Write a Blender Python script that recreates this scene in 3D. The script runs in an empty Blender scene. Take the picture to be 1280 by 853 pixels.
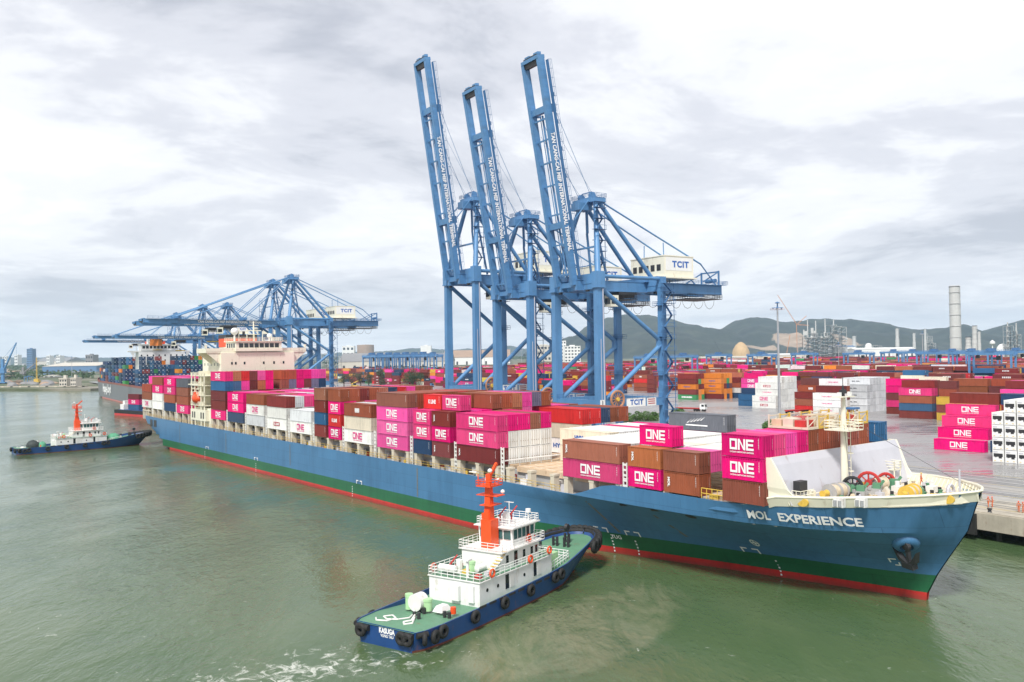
import bpy, math, random
from mathutils import Matrix, Vector
R = math.radians
C = bpy.context.scene.collection
SC = bpy.context.scene
rng = random.Random(7)

# ------------------------------------------------------------------ camera
FPX = 1060.0
CAMZ = 30.6
cam_d = bpy.data.cameras.new('camera')
cam = bpy.data.objects.new('camera', cam_d)
C.objects.link(cam)
cam_d.sensor_width = 36.0
cam_d.lens = 36.0 * FPX / 1280.0
cam_d.clip_end = 40000
cam_d.clip_start = 1.0
PITCH = math.atan(17.0 / FPX)
ROLL = 0.016
CAMM = Matrix.Translation((0, 0, CAMZ)) @ Matrix.Rotation(math.pi / 2 + PITCH, 4, 'X') @ Matrix.Rotation(-ROLL, 4, 'Z')
cam.matrix_world = CAMM
SC.camera = cam

def ray(px, py):
    d = Vector(((px - 640) / FPX, -(py - 426.5) / FPX, -1.0))
    return (CAMM.to_3x3() @ d)
def G(px, py, z=4.3):
    d = ray(px, py)
    k = (z - CAMZ) / d.z
    return Vector((d.x * k, d.y * k, z))
def AT(px, py, Y):
    d = ray(px, py)
    k = Y / d.y
    return Vector((d.x * k, Y, CAMZ + d.z * k))

# ------------------------------------------------------------------ light and sky
SC.view_settings.view_transform = 'Standard'
SC.view_settings.look = 'None'
SC.view_settings.gamma = 1.0
SC.view_settings.exposure = 0.42
SC.view_settings.use_curve_mapping = False
SC.cycles.use_denoising = True
SC.cycles.max_bounces = 6
SC.cycles.volume_bounces = 1
SC.cycles.use_adaptive_sampling = True
SUN_EL, SUN_AZ = R(52), R(200)      # azimuth measured clockwise from +Y
sd = bpy.data.lights.new('sun', 'SUN')
sd.energy = 3.4
sd.angle = R(11)
sd.color = (1.0, 0.97, 0.92)
sun = bpy.data.objects.new('sun', sd)
C.objects.link(sun)
_dir = Vector((math.sin(SUN_AZ) * math.cos(SUN_EL), math.cos(SUN_AZ) * math.cos(SUN_EL), math.sin(SUN_EL)))
sun.rotation_euler = (-_dir).to_track_quat('-Z', 'Y').to_euler()
sun.location = (0, -50, 200)

world = bpy.data.worlds.new('World')
SC.world = world
world.use_nodes = True
nt = world.node_tree
nt.nodes.clear()
def N(tree, t, **kw):
    n = tree.nodes.new(t)
    for k, v in kw.items():
        setattr(n, k, v)
    return n
out = N(nt, 'ShaderNodeOutputWorld')
bg = N(nt, 'ShaderNodeBackground')
bg.inputs['Strength'].default_value = 0.10
sky = N(nt, 'ShaderNodeTexSky', sky_type='NISHITA')
sky.sun_disc = False
sky.sun_elevation = SUN_EL
sky.sun_rotation = SUN_AZ
sky.air_density = 1.3
sky.dust_density = 2.0
tc = N(nt, 'ShaderNodeTexCoord')
sep = N(nt, 'ShaderNodeSeparateXYZ')
nt.links.new(tc.outputs['Generated'], sep.inputs[0])
def mth(tree, op, a, b=None, c=None, clamp=False):
    n = N(tree, 'ShaderNodeMath', operation=op)
    n.use_clamp = clamp
    for i, v in enumerate((a, b, c)):
        if v is None: continue
        if isinstance(v, (int, float)): n.inputs[i].default_value = v
        else: tree.links.new(v, n.inputs[i])
    return n.outputs[0]
zz = mth(nt, 'ADD', mth(nt, 'MAXIMUM', sep.outputs[2], 0.0), 0.13)
cx = mth(nt, 'DIVIDE', sep.outputs[0], zz)
cy = mth(nt, 'DIVIDE', sep.outputs[1], zz)
cmb = N(nt, 'ShaderNodeCombineXYZ')
nt.links.new(cx, cmb.inputs[0]); nt.links.new(cy, cmb.inputs[1])
def noise(tree, vec, scale, detail=6, rough=.55, dist=0.0, loc=None):
    n = N(tree, 'ShaderNodeTexNoise')
    n.inputs['Scale'].default_value = scale
    n.inputs['Detail'].default_value = detail
    n.inputs['Roughness'].default_value = rough
    n.inputs['Distortion'].default_value = dist
    if loc is not None or vec is not None:
        if loc is not None:
            m = N(tree, 'ShaderNodeMapping')
            m.inputs['Location'].default_value = loc
            tree.links.new(vec, m.inputs['Vector'])
            vec = m.outputs[0]
        tree.links.new(vec, n.inputs['Vector'])
    return n.outputs['Fac']
def ramp(tree, fac, stops, interp='EASE'):
    n = N(tree, 'ShaderNodeValToRGB')
    n.color_ramp.interpolation = interp
    els = n.color_ramp.elements
    while len(els) < len(stops): els.new(.5)
    for e, (p, c) in zip(els, stops):
        e.position = p
        e.color = (*c, 1) if len(c) == 3 else c
    tree.links.new(fac, n.inputs['Fac'])
    return n.outputs['Color']
def mix(tree, fac, a, b, blend='MIX'):
    n = N(tree, 'ShaderNodeMix', data_type='RGBA', blend_type=blend)
    n.clamp_factor = True
    for sock, v in ((n.inputs[0], fac), (n.inputs[6], a), (n.inputs[7], b)):
        if isinstance(v, (int, float)): sock.default_value = v
        elif isinstance(v, (tuple, list)): sock.default_value = (*v[:3], 1)
        else: tree.links.new(v, sock)
    return n.outputs[2]
SKYL = (3.3, -9.1, 7)
n1 = noise(nt, cmb.outputs[0], 0.5, 8, .6, .6, SKYL)
n2 = noise(nt, cmb.outputs[0], 1.9, 7, .6, .4, (9.3, 4.2, 2))
nn = mth(nt, 'ADD', mth(nt, 'MULTIPLY', n1, .68), mth(nt, 'MULTIPLY', n2, .32))
K = 8.2
cloud = ramp(nt, nn, [(.36, (.54 * K, .56 * K, .63 * K)), (.45, (.78 * K, .79 * K, .85 * K)), (.52, (.98 * K, .985 * K, 1.02 * K)), (.62, (1.15 * K, 1.15 * K, 1.16 * K))])
# thin cover: the blue sky shows faintly through the cloud
mx = mix(nt, .93, sky.outputs[0], cloud)
# towards the horizon the cloud deck is pale
hz = mth(nt, 'MULTIPLY', mth(nt, 'POWER', mth(nt, 'SUBTRACT', 1.0, mth(nt, 'ABSOLUTE', sep.outputs[2]), clamp=True), 18.0), .65)
mx = mix(nt, hz, mx, (1.03 * K, 1.07 * K, 1.14 * K))
# unseen dark overhead sky, added to cut fill light and strengthen the sun's contrast
ovr = N(nt, 'ShaderNodeMapRange', interpolation_type='SMOOTHSTEP')
ovr.inputs['From Min'].default_value = .42; ovr.inputs['From Max'].default_value = .85; ovr.inputs['To Min'].default_value = 0; ovr.inputs['To Max'].default_value = .72
nt.links.new(sep.outputs[2], ovr.inputs['Value'])
mx = mix(nt, ovr.outputs[0], mx, (.12 * K, .13 * K, .15 * K))
nt.links.new(mx, bg.inputs['Color'])
nt.links.new(bg.outputs[0], out.inputs[0])

# ------------------------------------------------------------------ helpers
def lin(c):
    return tuple(((v / 255) / 12.92 if v / 255 <= .04045 else ((v / 255 + .055) / 1.055) ** 2.4) for v in c)

class MB:
    def __init__(s): s.v, s.f, s.m, s.c = [], [], [], []
    def add(s, vs, fs, m=0, col=None):
        b = len(s.v); s.v += [tuple(v) for v in vs]
        for f in fs:
            s.f.append([b + i for i in f]); s.m.append(m); s.c.append(col)
    def quad(s, a, b, c, d, m=0, col=None): s.add([a, b, c, d], [(0, 1, 2, 3)], m, col)
    def box(s, c, d, m=0, rot=None, col=None, taper=1.0):
        x, y, z = d[0] / 2, d[1] / 2, d[2] / 2
        t = taper
        vs = [(-x, -y, -z), (x, -y, -z), (x, y, -z), (-x, y, -z), (-x * t, -y * t, z), (x * t, -y * t, z), (x * t, y * t, z), (-x * t, y * t, z)]
        c = Vector(c)
        if rot is not None: vs = [rot @ Vector(v) + c for v in vs]
        else: vs = [Vector(v) + c for v in vs]
        s.add(vs, [(3, 2, 1, 0), (4, 5, 6, 7), (0, 1, 5, 4), (1, 2, 6, 5), (2, 3, 7, 6), (3, 0, 4, 7)], m, col)
    def b2(s, lo, hi, m=0, col=None):
        s.box([(a + b) / 2 for a, b in zip(lo, hi)], [b - a for a, b in zip(lo, hi)], m, None, col)
    def frame(s, p0, p1):
        d = (Vector(p1) - Vector(p0)); L = d.length; d = d / L
        up = Vector((0, 0, 1)) if abs(d.z) < .95 else Vector((0, 1, 0))
        x = d.cross(up).normalized(); y = x.cross(d).normalized()
        return d, x, y, L
    def beam(s, p0, p1, w, h, m=0, w1=None, h1=None):
        d, x, y, L = s.frame(p0, p1); p0 = Vector(p0); p1 = Vector(p1)
        w1 = w if w1 is None else w1; h1 = h if h1 is None else h1
        vs = []
        for p, a, b in ((p0, w / 2, h / 2), (p1, w1 / 2, h1 / 2)):
            vs += [p - x * a - y * b, p + x * a - y * b, p + x * a + y * b, p - x * a + y * b]
        s.add(vs, [(0, 3, 2, 1), (4, 5, 6, 7), (0, 1, 5, 4), (1, 2, 6, 5), (2, 3, 7, 6), (3, 0, 4, 7)][::1], m)
    def tube(s, p0, p1, r0, r1=None, n=8, m=0, caps=True):
        r1 = r0 if r1 is None else r1
        d, x, y, L = s.frame(p0, p1); p0 = Vector(p0); p1 = Vector(p1)
        vs = []
        for p, r in ((p0, r0), (p1, r1)):
            for i in range(n):
                a = 2 * math.pi * i / n
                vs.append(p + (x * math.cos(a) + y * math.sin(a)) * r)
        fs = [(i, (i + 1) % n, n + (i + 1) % n, n + i) for i in range(n)]
        if caps: fs += [tuple(range(n))[::-1], tuple(range(n, 2 * n))]
        s.add(vs, fs, m)
    def path(s, pts, r, n=6, m=0):
        for a, b in zip(pts, pts[1:]): s.tube(a, b, r, r, n, m)
    def prism(s, pts, e0, e1, m=0):
        """polygon pts (3D, planar) swept from offset e0 to e1"""
        n = len(pts); e0, e1 = Vector(e0), Vector(e1)
        vs = [Vector(p) + e0 for p in pts] + [Vector(p) + e1 for p in pts]
        fs = [tuple(range(n))[::-1], tuple(range(n, 2 * n))] + [(i, (i + 1) % n, n + (i + 1) % n, n + i) for i in range(n)]
        s.add(vs, fs, m)
    def lathe(s, prof, c=(0, 0, 0), n=16, m=0, axis='z'):
        vs, k = [], len(prof)
        for i in range(n):
            a = 2 * math.pi * i / n
            for r, h in prof:
                p = (r * math.cos(a), r * math.sin(a), h)
                if axis == 'x': p = (p[2], p[0], p[1])
                if axis == 'y': p = (p[0], p[2], p[1])
                vs.append((p[0] + c[0], p[1] + c[1], p[2] + c[2]))
        fs = [(i * k + j, ((i + 1) % n) * k + j, ((i + 1) % n) * k + j + 1, i * k + j + 1) for i in range(n) for j in range(k - 1)]
        s.add(vs, fs, m)
    def ring(s, c, R0, r, axis='y', n=18, k=8, m=0, arc=1.0):
        prof = []
        vs = []
        for i in range(n + (0 if arc >= 1 else 1)):
            a = 2 * math.pi * arc * i / n
            for j in range(k):
                b = 2 * math.pi * j / k
                rr = R0 + r * math.cos(b); h = r * math.sin(b)
                p = {'z': (rr * math.cos(a), rr * math.sin(a), h), 'y': (rr * math.cos(a), h, rr * math.sin(a)), 'x': (h, rr * math.cos(a), rr * math.sin(a))}[axis]
                vs.append((p[0] + c[0], p[1] + c[1], p[2] + c[2]))
        fs = []
        for i in range(n):
            i2 = (i + 1) % n if arc >= 1 else i + 1
            for j in range(k):
                fs.append((i * k + j, i2 * k + j, i2 * k + (j + 1) % k, i * k + (j + 1) % k))
        s.add(vs, fs, m)
    def rail(s, pts, h=1.0, r=.035, m=0, gap=1.5, rows=3):
        """hand rail: posts and horizontal bars along a polyline"""
        for a, b in zip(pts, pts[1:]):
            a, b = Vector(a), Vector(b); L = (b - a).length
            k = max(1, round(L / gap))
            for i in range(k + 1):
                p = a.lerp(b, i / k); s.tube(p, p + Vector((0, 0, h)), r, r, 4, m, False)
            for q in range(rows):
                z = Vector((0, 0, h * (q + 1) / rows)); s.tube(a + z, b + z, r, r, 4, m, False)
    def mesh(s, name, mats, smooth=None):
        me = bpy.data.meshes.new(name)
        me.from_pydata(s.v, [], s.f)
        for mt in (mats if isinstance(mats, (list, tuple)) else [mats]): me.materials.append(mt)
        me.polygons.foreach_set('material_index', s.m)
        if any(c is not None for c in s.c):
            at = me.color_attributes.new('Col', 'FLOAT_COLOR', 'CORNER')
            buf = []
            for f, c in zip(s.f, s.c): buf += list((*(c or (.5, .5, .5)), 1.0)) * len(f)
            at.data.foreach_set('color', buf)
        import bmesh
        bm = bmesh.new(); bm.from_mesh(me)
        bmesh.ops.recalc_face_normals(bm, faces=bm.faces[:])
        bm.to_mesh(me); bm.free()
        if smooth is not None:
            me.polygons.foreach_set('use_smooth', [True] * len(me.polygons))
            me.set_sharp_from_angle(angle=R(smooth))
        me.update()
        return me
    def build(s, name, mats, parent=None, loc=(0, 0, 0), rot=None, smooth=None):
        o = bpy.data.objects.new(name, s.mesh(name, mats, smooth))
        return link(o, parent, loc, rot)
def link(o, parent=None, loc=(0, 0, 0), rot=None):
    C.objects.link(o)
    if parent is not None: o.parent = parent
    o.location = loc
    if rot is not None: o.rotation_euler = rot
    return o
def tag(o, label=None, cat=None, group=None, kind=None):
    if label: o['label'] = label
    if cat: o['category'] = cat
    if group: o['group'] = group
    if kind: o['kind'] = kind
    return o
def thing(name, label, cat, loc=(0, 0, 0), rz=0, group=None, rot=None):
    o = bpy.data.objects.new(name, None)
    o.empty_display_size = 1
    link(o, None, loc, rot or (0, 0, rz))
    return tag(o, label, cat, group)
def copy_tree(o, label=None, parent=None, loc=None, rz=None):
    c = o.copy(); C.objects.link(c)
    if parent is not None: c.parent = parent
    if loc is not None: c.location = loc
    if rz is not None: c.rotation_euler = (0, 0, rz)
    if label: c['label'] = label
    for ch in list(o.children): copy_tree(ch, None, c)
    return c

# ------------------------------------------------------------------ materials
def pbr(name):
    m = bpy.data.materials.new(name); m.use_nodes = True
    t = m.node_tree; return m, t, t.nodes['Principled BSDF']
def paint(name, rgb, rough=.5, metal=0.0, var=.14, scale=.6, rust=0.0, spec=None, bump=0.0, streak=True, rustcol=(.22, .085, .035)):
    """weathered paint: mottled tone, faint vertical streaks, optional rust"""
    m, t, p = pbr(name)
    tcx = N(t, 'ShaderNodeTexCoord')
    a = noise(t, tcx.outputs['Object'], scale, 5, .6)
    mp = N(t, 'ShaderNodeMapping'); mp.inputs['Scale'].default_value = (1, 1, .08)
    t.links.new(tcx.outputs['Object'], mp.inputs['Vector'])
    b = noise(t, mp.outputs[0], scale * 4, 4, .6)
    f = mth(t, 'ADD', mth(t, 'MULTIPLY', a, .6), mth(t, 'MULTIPLY', b, .4)) if streak else a
    lo = tuple(c * (1 - var) for c in rgb); hi = tuple(min(1, c * (1 + var)) for c in rgb)
    col = ramp(t, f, [(.3, lo), (.7, hi)], 'LINEAR')
    if rust > 0:
        k = mth(t, 'MULTIPLY', ramp(t, mth(t, 'ADD', mth(t, 'MULTIPLY', noise(t, mp.outputs[0], scale * 2.2, 6, .65, .3, (5, 2, 1)), .6), mth(t, 'MULTIPLY', noise(t, tcx.outputs['Object'], scale * 2.5, 5, .6), .4)), [(.56 - rust * .1, (0, 0, 0)), (.68, (1, 1, 1))]), min(.85, .4 + rust))
        col = mix(t, k, col, rustcol)
    t.links.new(col, p.inputs['Base Color'])
    rr = mth(t, 'ADD', mth(t, 'MULTIPLY', a, .2), rough - .1)
    t.links.new(rr, p.inputs['Roughness'])
    p.inputs['Metallic'].default_value = metal
    if spec is not None: p.inputs['Specular IOR Level'].default_value = spec
    if bump > 0:
        bp = N(t, 'ShaderNodeBump'); bp.inputs['Strength'].default_value = bump; bp.inputs['Distance'].default_value = .05
        t.links.new(noise(t, tcx.outputs['Object'], scale * 6, 5, .6), bp.inputs['Height'])
        t.links.new(bp.outputs[0], p.inputs['Normal'])
    return m
M = {}
M['blue'] = paint('crane_blue_paint', (.090, .235, .45), .45, var=.2, scale=.22, rust=.10, rustcol=(.10, .15, .22))
M['blue_d'] = paint('crane_dark_blue_paint', (.06, .16, .33), .5, var=.12, scale=.4)
M['cream'] = paint('cream_paint', (.79, .76, .62), .45, var=.06, scale=.3, rust=.04)
M['white'] = paint('white_paint', (.80, .80, .78), .45, var=.08, scale=.45, rust=.12, rustcol=(.50, .42, .34))
M['offwhite'] = paint('offwhite_paint', (.74, .73, .70), .5, var=.06, scale=.4, rust=.05)
M['grey'] = paint('grey_paint', (.38, .38, .38), .55, var=.12, scale=.5, rust=.12)
M['lgrey'] = paint('light_grey_paint', (.52, .52, .57), .5, var=.06, scale=.25, rust=.02)
M['dark'] = paint('dark_metal', (.03, .03, .033), .5, var=.3, scale=1)
M['rubber'] = paint('black_rubber', (.018, .018, .018), .75, var=.35, scale=2)
M['glass'] = paint('dark_window_glass', (.02, .025, .03), .08, var=.2, scale=.5, streak=False)
M['orange'] = paint('orange_paint', (.80, .085, .015), .45, var=.08, scale=.6)
M['red'] = paint('red_paint', (.48, .035, .03), .5, var=.2, scale=.8, rust=.12)
M['yellow'] = paint('yellow_paint', (.66, .44, .07), .5, var=.16, scale=.8, rust=.12)
M['tan'] = paint('tan_hatch_paint', (.62, .47, .32), .6, var=.14, scale=.3, rust=.16)
M['pgreen'] = paint('pale_green_paint', (.42, .66, .36), .5, var=.1, scale=.8)
M['dgreen'] = paint('deck_green_paint', (.10, .26, .15), .55, var=.16, scale=.5, rust=.05)
M['rope'] = paint('mooring_rope', (.60, .50, .36), .9, var=.25, scale=3)
M['beige'] = paint('beige_paint', (.63, .56, .45), .55, var=.12, scale=.5, rust=.2)
M['tugblue'] = paint('tug_blue_paint', (.014, .060, .20), .32, var=.14, scale=.4, rust=.02)
M['steel'] = paint('galvanised_steel', (.45, .46, .48), .4, .5, var=.12, scale=.8)
M['letter_w'] = paint('white_lettering', (.85, .85, .85), .5, var=.04, scale=1)
M['letter_m'] = paint('magenta_lettering', (.70, .015, .22), .5, var=.05, scale=1)
M['letter_r'] = paint('crimson_lettering', (.42, .015, .03), .5, var=.05, scale=1)
M['letter_b'] = paint('blue_lettering', (.03, .12, .42), .5, var=.05, scale=1)
M['letter_k'] = paint('dark_lettering', (.02, .022, .04), .5, var=.05, scale=1)
M['skin'] = paint('skin', (.32, .16, .10), .6, var=.05, scale=3)
M['overall'] = paint('orange_overall', (.60, .13, .035), .8, var=.12, scale=4)

# containers take their colour from the object, with fading, dirt and rust
def container_material(name, attr=False, dark=1.0):
    m, t, p = pbr(name)
    tcx = N(t, 'ShaderNodeTexCoord')
    oi = N(t, 'ShaderNodeObjectInfo')
    if attr:
        va = N(t, 'ShaderNodeVertexColor'); va.layer_name = 'Col'; base = va.outputs[0]
        vec = tcx.outputs['Object']
    else:
        base = oi.outputs['Color']
        sh = N(t, 'ShaderNodeVectorMath', operation='ADD')
        cb = N(t, 'ShaderNodeCombineXYZ')
        t.links.new(mth(t, 'MULTIPLY', oi.outputs['Random'], 93.0), cb.inputs[0])
        t.links.new(mth(t, 'MULTIPLY', oi.outputs['Random'], 41.0), cb.inputs[2])
        t.links.new(tcx.outputs['Object'], sh.inputs[0]); t.links.new(cb.outputs[0], sh.inputs[1])
        vec = sh.outputs[0]
    if dark < 1:
        base = mix(t, 1.0, base, (dark, dark, dark), 'MULTIPLY')
    a = noise(t, vec, .45, 6, .62)
    mp = N(t, 'ShaderNodeMapping'); mp.inputs['Scale'].default_value = (1, 1, .12)
    t.links.new(vec, mp.inputs['Vector'])
    b = noise(t, mp.outputs[0], 2.2, 5, .65)
    g = N(t, 'ShaderNodeMix', data_type='RGBA', blend_type='MULTIPLY'); g.inputs[0].default_value = 1
    t.links.new(base, g.inputs[6])
    t.links.new(ramp(t, mth(t, 'ADD', mth(t, 'MULTIPLY', a, .5), mth(t, 'MULTIPLY', b, .5)), [(.32, (.72, .72, .72)), (.5, (.98, .98, .98)), (.7, (1.08, 1.07, 1.06))], 'LINEAR'), g.inputs[7])
    col = g.outputs[2]
    rk = ramp(t, noise(t, mp.outputs[0], 3.1, 7, .72, .2, (4, 7, 2)), [(.60, (0, 0, 0)), (.70, (1, 1, 1))])
    col = mix(t, mth(t, 'MULTIPLY', rk, .5), col, (.16, .075, .04))
    t.links.new(col, p.inputs['Base Color'])
    p.inputs['Roughness'].default_value = .52
    p.inputs['Specular IOR Level'].default_value = .22
    return m
M['cont'] = container_material('container_paint')
M['cont_attr'] = container_material('container_paint_far', True)

# ------------------------------------------------------------------ lettering
_tcache = {}
def text_mesh(txt, width=None, height=1.0, bold=.02, matname='letter_w', space=1.0, shear=0.0):
    key = (txt, width, height, bold, matname, space)
    if key in _tcache: return _tcache[key]
    cu = bpy.data.curves.new('lettering', 'FONT')
    cu.body = txt; cu.size = 1.0; cu.offset = bold; cu.fill_mode = 'FRONT'; cu.space_character = space
    cu.resolution_u = 3; cu.shear = shear
    ob = bpy.data.objects.new('lettering', cu); C.objects.link(ob)
    dg = bpy.context.evaluated_depsgraph_get()
    me = bpy.data.meshes.new_from_object(ob.evaluated_get(dg))
    bpy.data.objects.remove(ob); bpy.data.curves.remove(cu)
    xs = [v.co.x for v in me.vertices]; ys = [v.co.y for v in me.vertices]
    sy = height / (max(ys) - min(ys))
    sx = sy if width is None else width / (max(xs) - min(xs))
    ox, oy = (max(xs) + min(xs)) / 2, (max(ys) + min(ys)) / 2
    for v in me.vertices: v.co = ((v.co.x - ox) * sx, (v.co.y - oy) * sy, 0)
    me.materials.clear(); me.materials.append(M[matname])
    me.polygons.foreach_set('material_index', [0] * len(me.polygons))
    me.name = 'lettering'
    _tcache[key] = me
    return me
def put_text(name, me, parent, mtx):
    o = bpy.data.objects.new(name, me); C.objects.link(o)
    if parent is not None: o.parent = parent
    o.matrix_local = mtx
    return o
def face_mtx(loc, xdir, ydir):
    x, y = Vector(xdir).normalized(), Vector(ydir).normalized(); z = x.cross(y)
    m = Matrix((x, y, z)).transposed().to_4x4(); m.translation = Vector(loc)
    return m
# ------------------------------------------------------------------ frames of reference
SHIP_O = Vector((2.18, 163.8, 0)); SHIP_A = math.atan2(-.785, .619)
SU = Vector((.619, -.785, 0)); SV = Vector((.785, .619, 0))
def ship_local(w):
    d = Vector(w) - SHIP_O
    return Vector((d.dot(SU), d.dot(SV), w[2]))
QO = Vector((73.6, 134.9, 4.3)); QA = math.atan2(-.8399, .5428)
QU = Vector((.5428, -.8399, 0)); QV = Vector((.8399, .5428, 0))
def Q(s, t, z=0): return QO + QU * s + QV * t + Vector((0, 0, z))
YA = math.atan2(-.755, .656)          # yard stacks
YU = Vector((.656, -.755, 0)); YV = Vector((.755, .656, 0))

# ------------------------------------------------------------------ water
def water_material():
    m, t, p = pbr('harbour_water')
    g = N(t, 'ShaderNodeNewGeometry'); pos = g.outputs['Position']
    mp = N(t, 'ShaderNodeMapping'); mp.inputs['Rotation'].default_value = (0, 0, R(25)); mp.inputs['Scale'].default_value = (1, .45, 1)
    t.links.new(pos, mp.inputs['Vector'])
    big = noise(t, pos, .012, 4, .5, .6)
    mid = noise(t, mp.outputs[0], .11, 4, .55, .4)
    fine = noise(t, mp.outputs[0], .75, 5, .6, .2)
    rip = noise(t, mp.outputs[0], 2.6, 3, .6)
    silt = ramp(t, mth(t, 'ADD', mth(t, 'MULTIPLY', big, .6), mth(t, 'MULTIPLY', mid, .4)), [(.35, (.056, .104, .042)), (.6, (.094, .136, .062)), (.75, (.140, .158, .085))], 'LINEAR')
    def patch(c, ax, r1, r2, ang):
        mp2 = N(t, 'ShaderNodeMapping', vector_type='TEXTURE')
        mp2.inputs['Location'].default_value = (c[0], c[1], 0); mp2.inputs['Rotation'].default_value = (0, 0, ang); mp2.inputs['Scale'].default_value = (r1, r2, 1)
        t.links.new(pos, mp2.inputs['Vector'])
        ln = N(t, 'ShaderNodeVectorMath', operation='LENGTH'); t.links.new(mp2.outputs[0], ln.inputs[0])
        return mth(t, 'SUBTRACT', 1.0, ln.outputs['Value'], clamp=True)
    a = G(375, 838, 0); foam = patch(a, 0, 24, 7.0, R(20))
    f2 = patch(G(468, 800, 0), 0, 7, 2.2, R(40))
    tex = noise(t, pos, .55, 9, .72, 1.2)
    fz = mth(t, 'ADD', mth(t, 'MULTIPLY', foam, .2), mth(t, 'MULTIPLY', f2, .12))
    fm = ramp(t, mth(t, 'ADD', tex, fz), [(.62, (0, 0, 0)), (.82, (1, 1, 1))])
    # churned silt beside the near tug
    sw = mth(t, 'ADD', patch(G(770, 770, 0), 0, 30, 13, R(62)), mth(t, 'MULTIPLY', patch(G(640, 810, 0), 0, 22, 12, R(40)), .8))
    st = noise(t, mp.outputs[0], .13, 8, .72, 3.0, (4, 9, 0))
    sm = ramp(t, mth(t, 'MULTIPLY', mth(t, 'MULTIPLY', sw, 1.5, clamp=True), st), [(.30, (0, 0, 0)), (.62, (1, 1, 1))])
    col = mix(t, mth(t, 'MULTIPLY', sm, .42), silt, (.27, .26, .17))
    col = mix(t, mth(t, 'MULTIPLY', fm, .8), col, (.74, .75, .70))
    t.links.new(col, p.inputs['Base Color'])
    t.links.new(mth(t, 'ADD', .09, mth(t, 'MULTIPLY', fm, .5)), p.inputs['Roughness'])
    p.inputs['IOR'].default_value = 1.33
    h = mth(t, 'ADD', mth(t, 'ADD', mth(t, 'MULTIPLY', mid, 1.3), mth(t, 'MULTIPLY', fine, .42)), mth(t, 'MULTIPLY', rip, .13))
    wind = ramp(t, noise(t, mp.outputs[0], .022, 5, .6, 1.5, (7, 3, 0)), [(.36, (.16, .16, .16)), (.62, (.62, .62, .62))])
    bp = N(t, 'ShaderNodeBump'); bp.inputs['Distance'].default_value = 1.0; t.links.new(wind, bp.inputs['Strength'])
    t.links.new(h, bp.inputs['Height']); t.links.new(bp.outputs[0], p.inputs['Normal'])
    return m
W = MB(); W.quad((-14000, -300, 0), (14000, -300, 0), (14000, 16000, 0), (-14000, 16000, 0))
tag(W.build('water', water_material()), kind='structure')

# ------------------------------------------------------------------ ground of the terminal: wet asphalt
def asphalt():
    m, t, p = pbr('wet_asphalt')
    g = N(t, 'ShaderNodeNewGeometry'); pos = g.outputs['Position']
    a = noise(t, pos, .03, 5, .6, .8); b = noise(t, pos, .25, 6, .65, .4); c = noise(t, pos, 2.0, 4, .6)
    mp = N(t, 'ShaderNodeMapping'); mp.inputs['Rotation'].default_value = (0, 0, -YA); mp.inputs['Scale'].default_value = (.12, 1, 1)
    t.links.new(pos, mp.inputs['Vector'])
    tracks = noise(t, mp.outputs[0], .5, 5, .6, .2)
    f = mth(t, 'ADD', mth(t, 'ADD', mth(t, 'MULTIPLY', a, .35), mth(t, 'MULTIPLY', b, .25)), mth(t, 'MULTIPLY', tracks, .4))
    col = ramp(t, f, [(.34, (.19, .187, .19)), (.5, (.27, .265, .268)), (.66, (.35, .34, .34))], 'LINEAR')
    st = ramp(t, noise(t, mp.outputs[0], .9, 6, .7, .5, (3, 8, 1)), [(.62, (0, 0, 0)), (.72, (1, 1, 1))])
    col = mix(t, mth(t, 'MULTIPLY', st, .45), col, (.19, .085, .08))
    t.links.new(col, p.inputs['Base Color'])
    wet = ramp(t, mth(t, 'ADD', mth(t, 'MULTIPLY', a, .5), mth(t, 'MULTIPLY', tracks, .5)), [(.40, (.12, .12, .12)), (.56, (.5, .5, .5))])
    t.links.new(wet, p.inputs['Roughness'])
    bp = N(t, 'ShaderNodeBump'); bp.inputs['Strength'].default_value = .12; bp.inputs['Distance'].default_value = .1
    t.links.new(c, bp.inputs['Height']); t.links.new(bp.outputs[0], p.inputs['Normal'])
    return m
M['asphalt'] = asphalt()
M['concrete'] = paint('quay_concrete', (.42, .38, .31), .75, var=.25, scale=.35, rust=.05, bump=.3)
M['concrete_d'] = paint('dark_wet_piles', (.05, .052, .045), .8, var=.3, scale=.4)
def land_mat():
    m, t, p = pbr('far_land')
    g = N(t, 'ShaderNodeNewGeometry'); pos = g.outputs['Position']
    col = ramp(t, noise(t, pos, .004, 8, .65, .4), [(.36, (.045, .075, .035)), (.5, (.10, .115, .06)), (.58, (.26, .235, .19)), (.7, (.13, .13, .11))], 'LINEAR')
    t.links.new(col, p.inputs['Base Color']); p.inputs['Roughness'].default_value = .9
    return m
M['land'] = land_mat()
L = MB()
pts = [Q(-1150, .6), Q(330, .6), Q(330, 1300), Q(-1150, 1300)]
L.prism(pts, (0, 0, -.6), (0, 0, 0), 0)
tag(L.build('ground', [M['asphalt']]), kind='structure')
L = MB()
L.prism([Q(-5200, 40), Q(-1150, 40), Q(-1150, 1300), Q(330, 1300), Q(2600, 1300), Q(2600, 14500), Q(-9000, 14500)], (0, 0, -3), (0, 0, -.3), 0)
tag(L.build('terrain', [M['land']]), kind='structure')
# far bank across the river mouth, on the left
fb = [G(-420, 487, 2.4), G(113, 486, 2.4)]
L = MB()
L.prism([fb[0], fb[1], fb[1] + Vector((60, 260, 0)), fb[1] + Vector((-700, 9000, 0)), fb[0] + Vector((-4500, 9000, 0))], (0, 0, -3), (0, 0, 0), 0)
tag(L.build('far_bank', [M['land']]), kind='structure')
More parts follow.
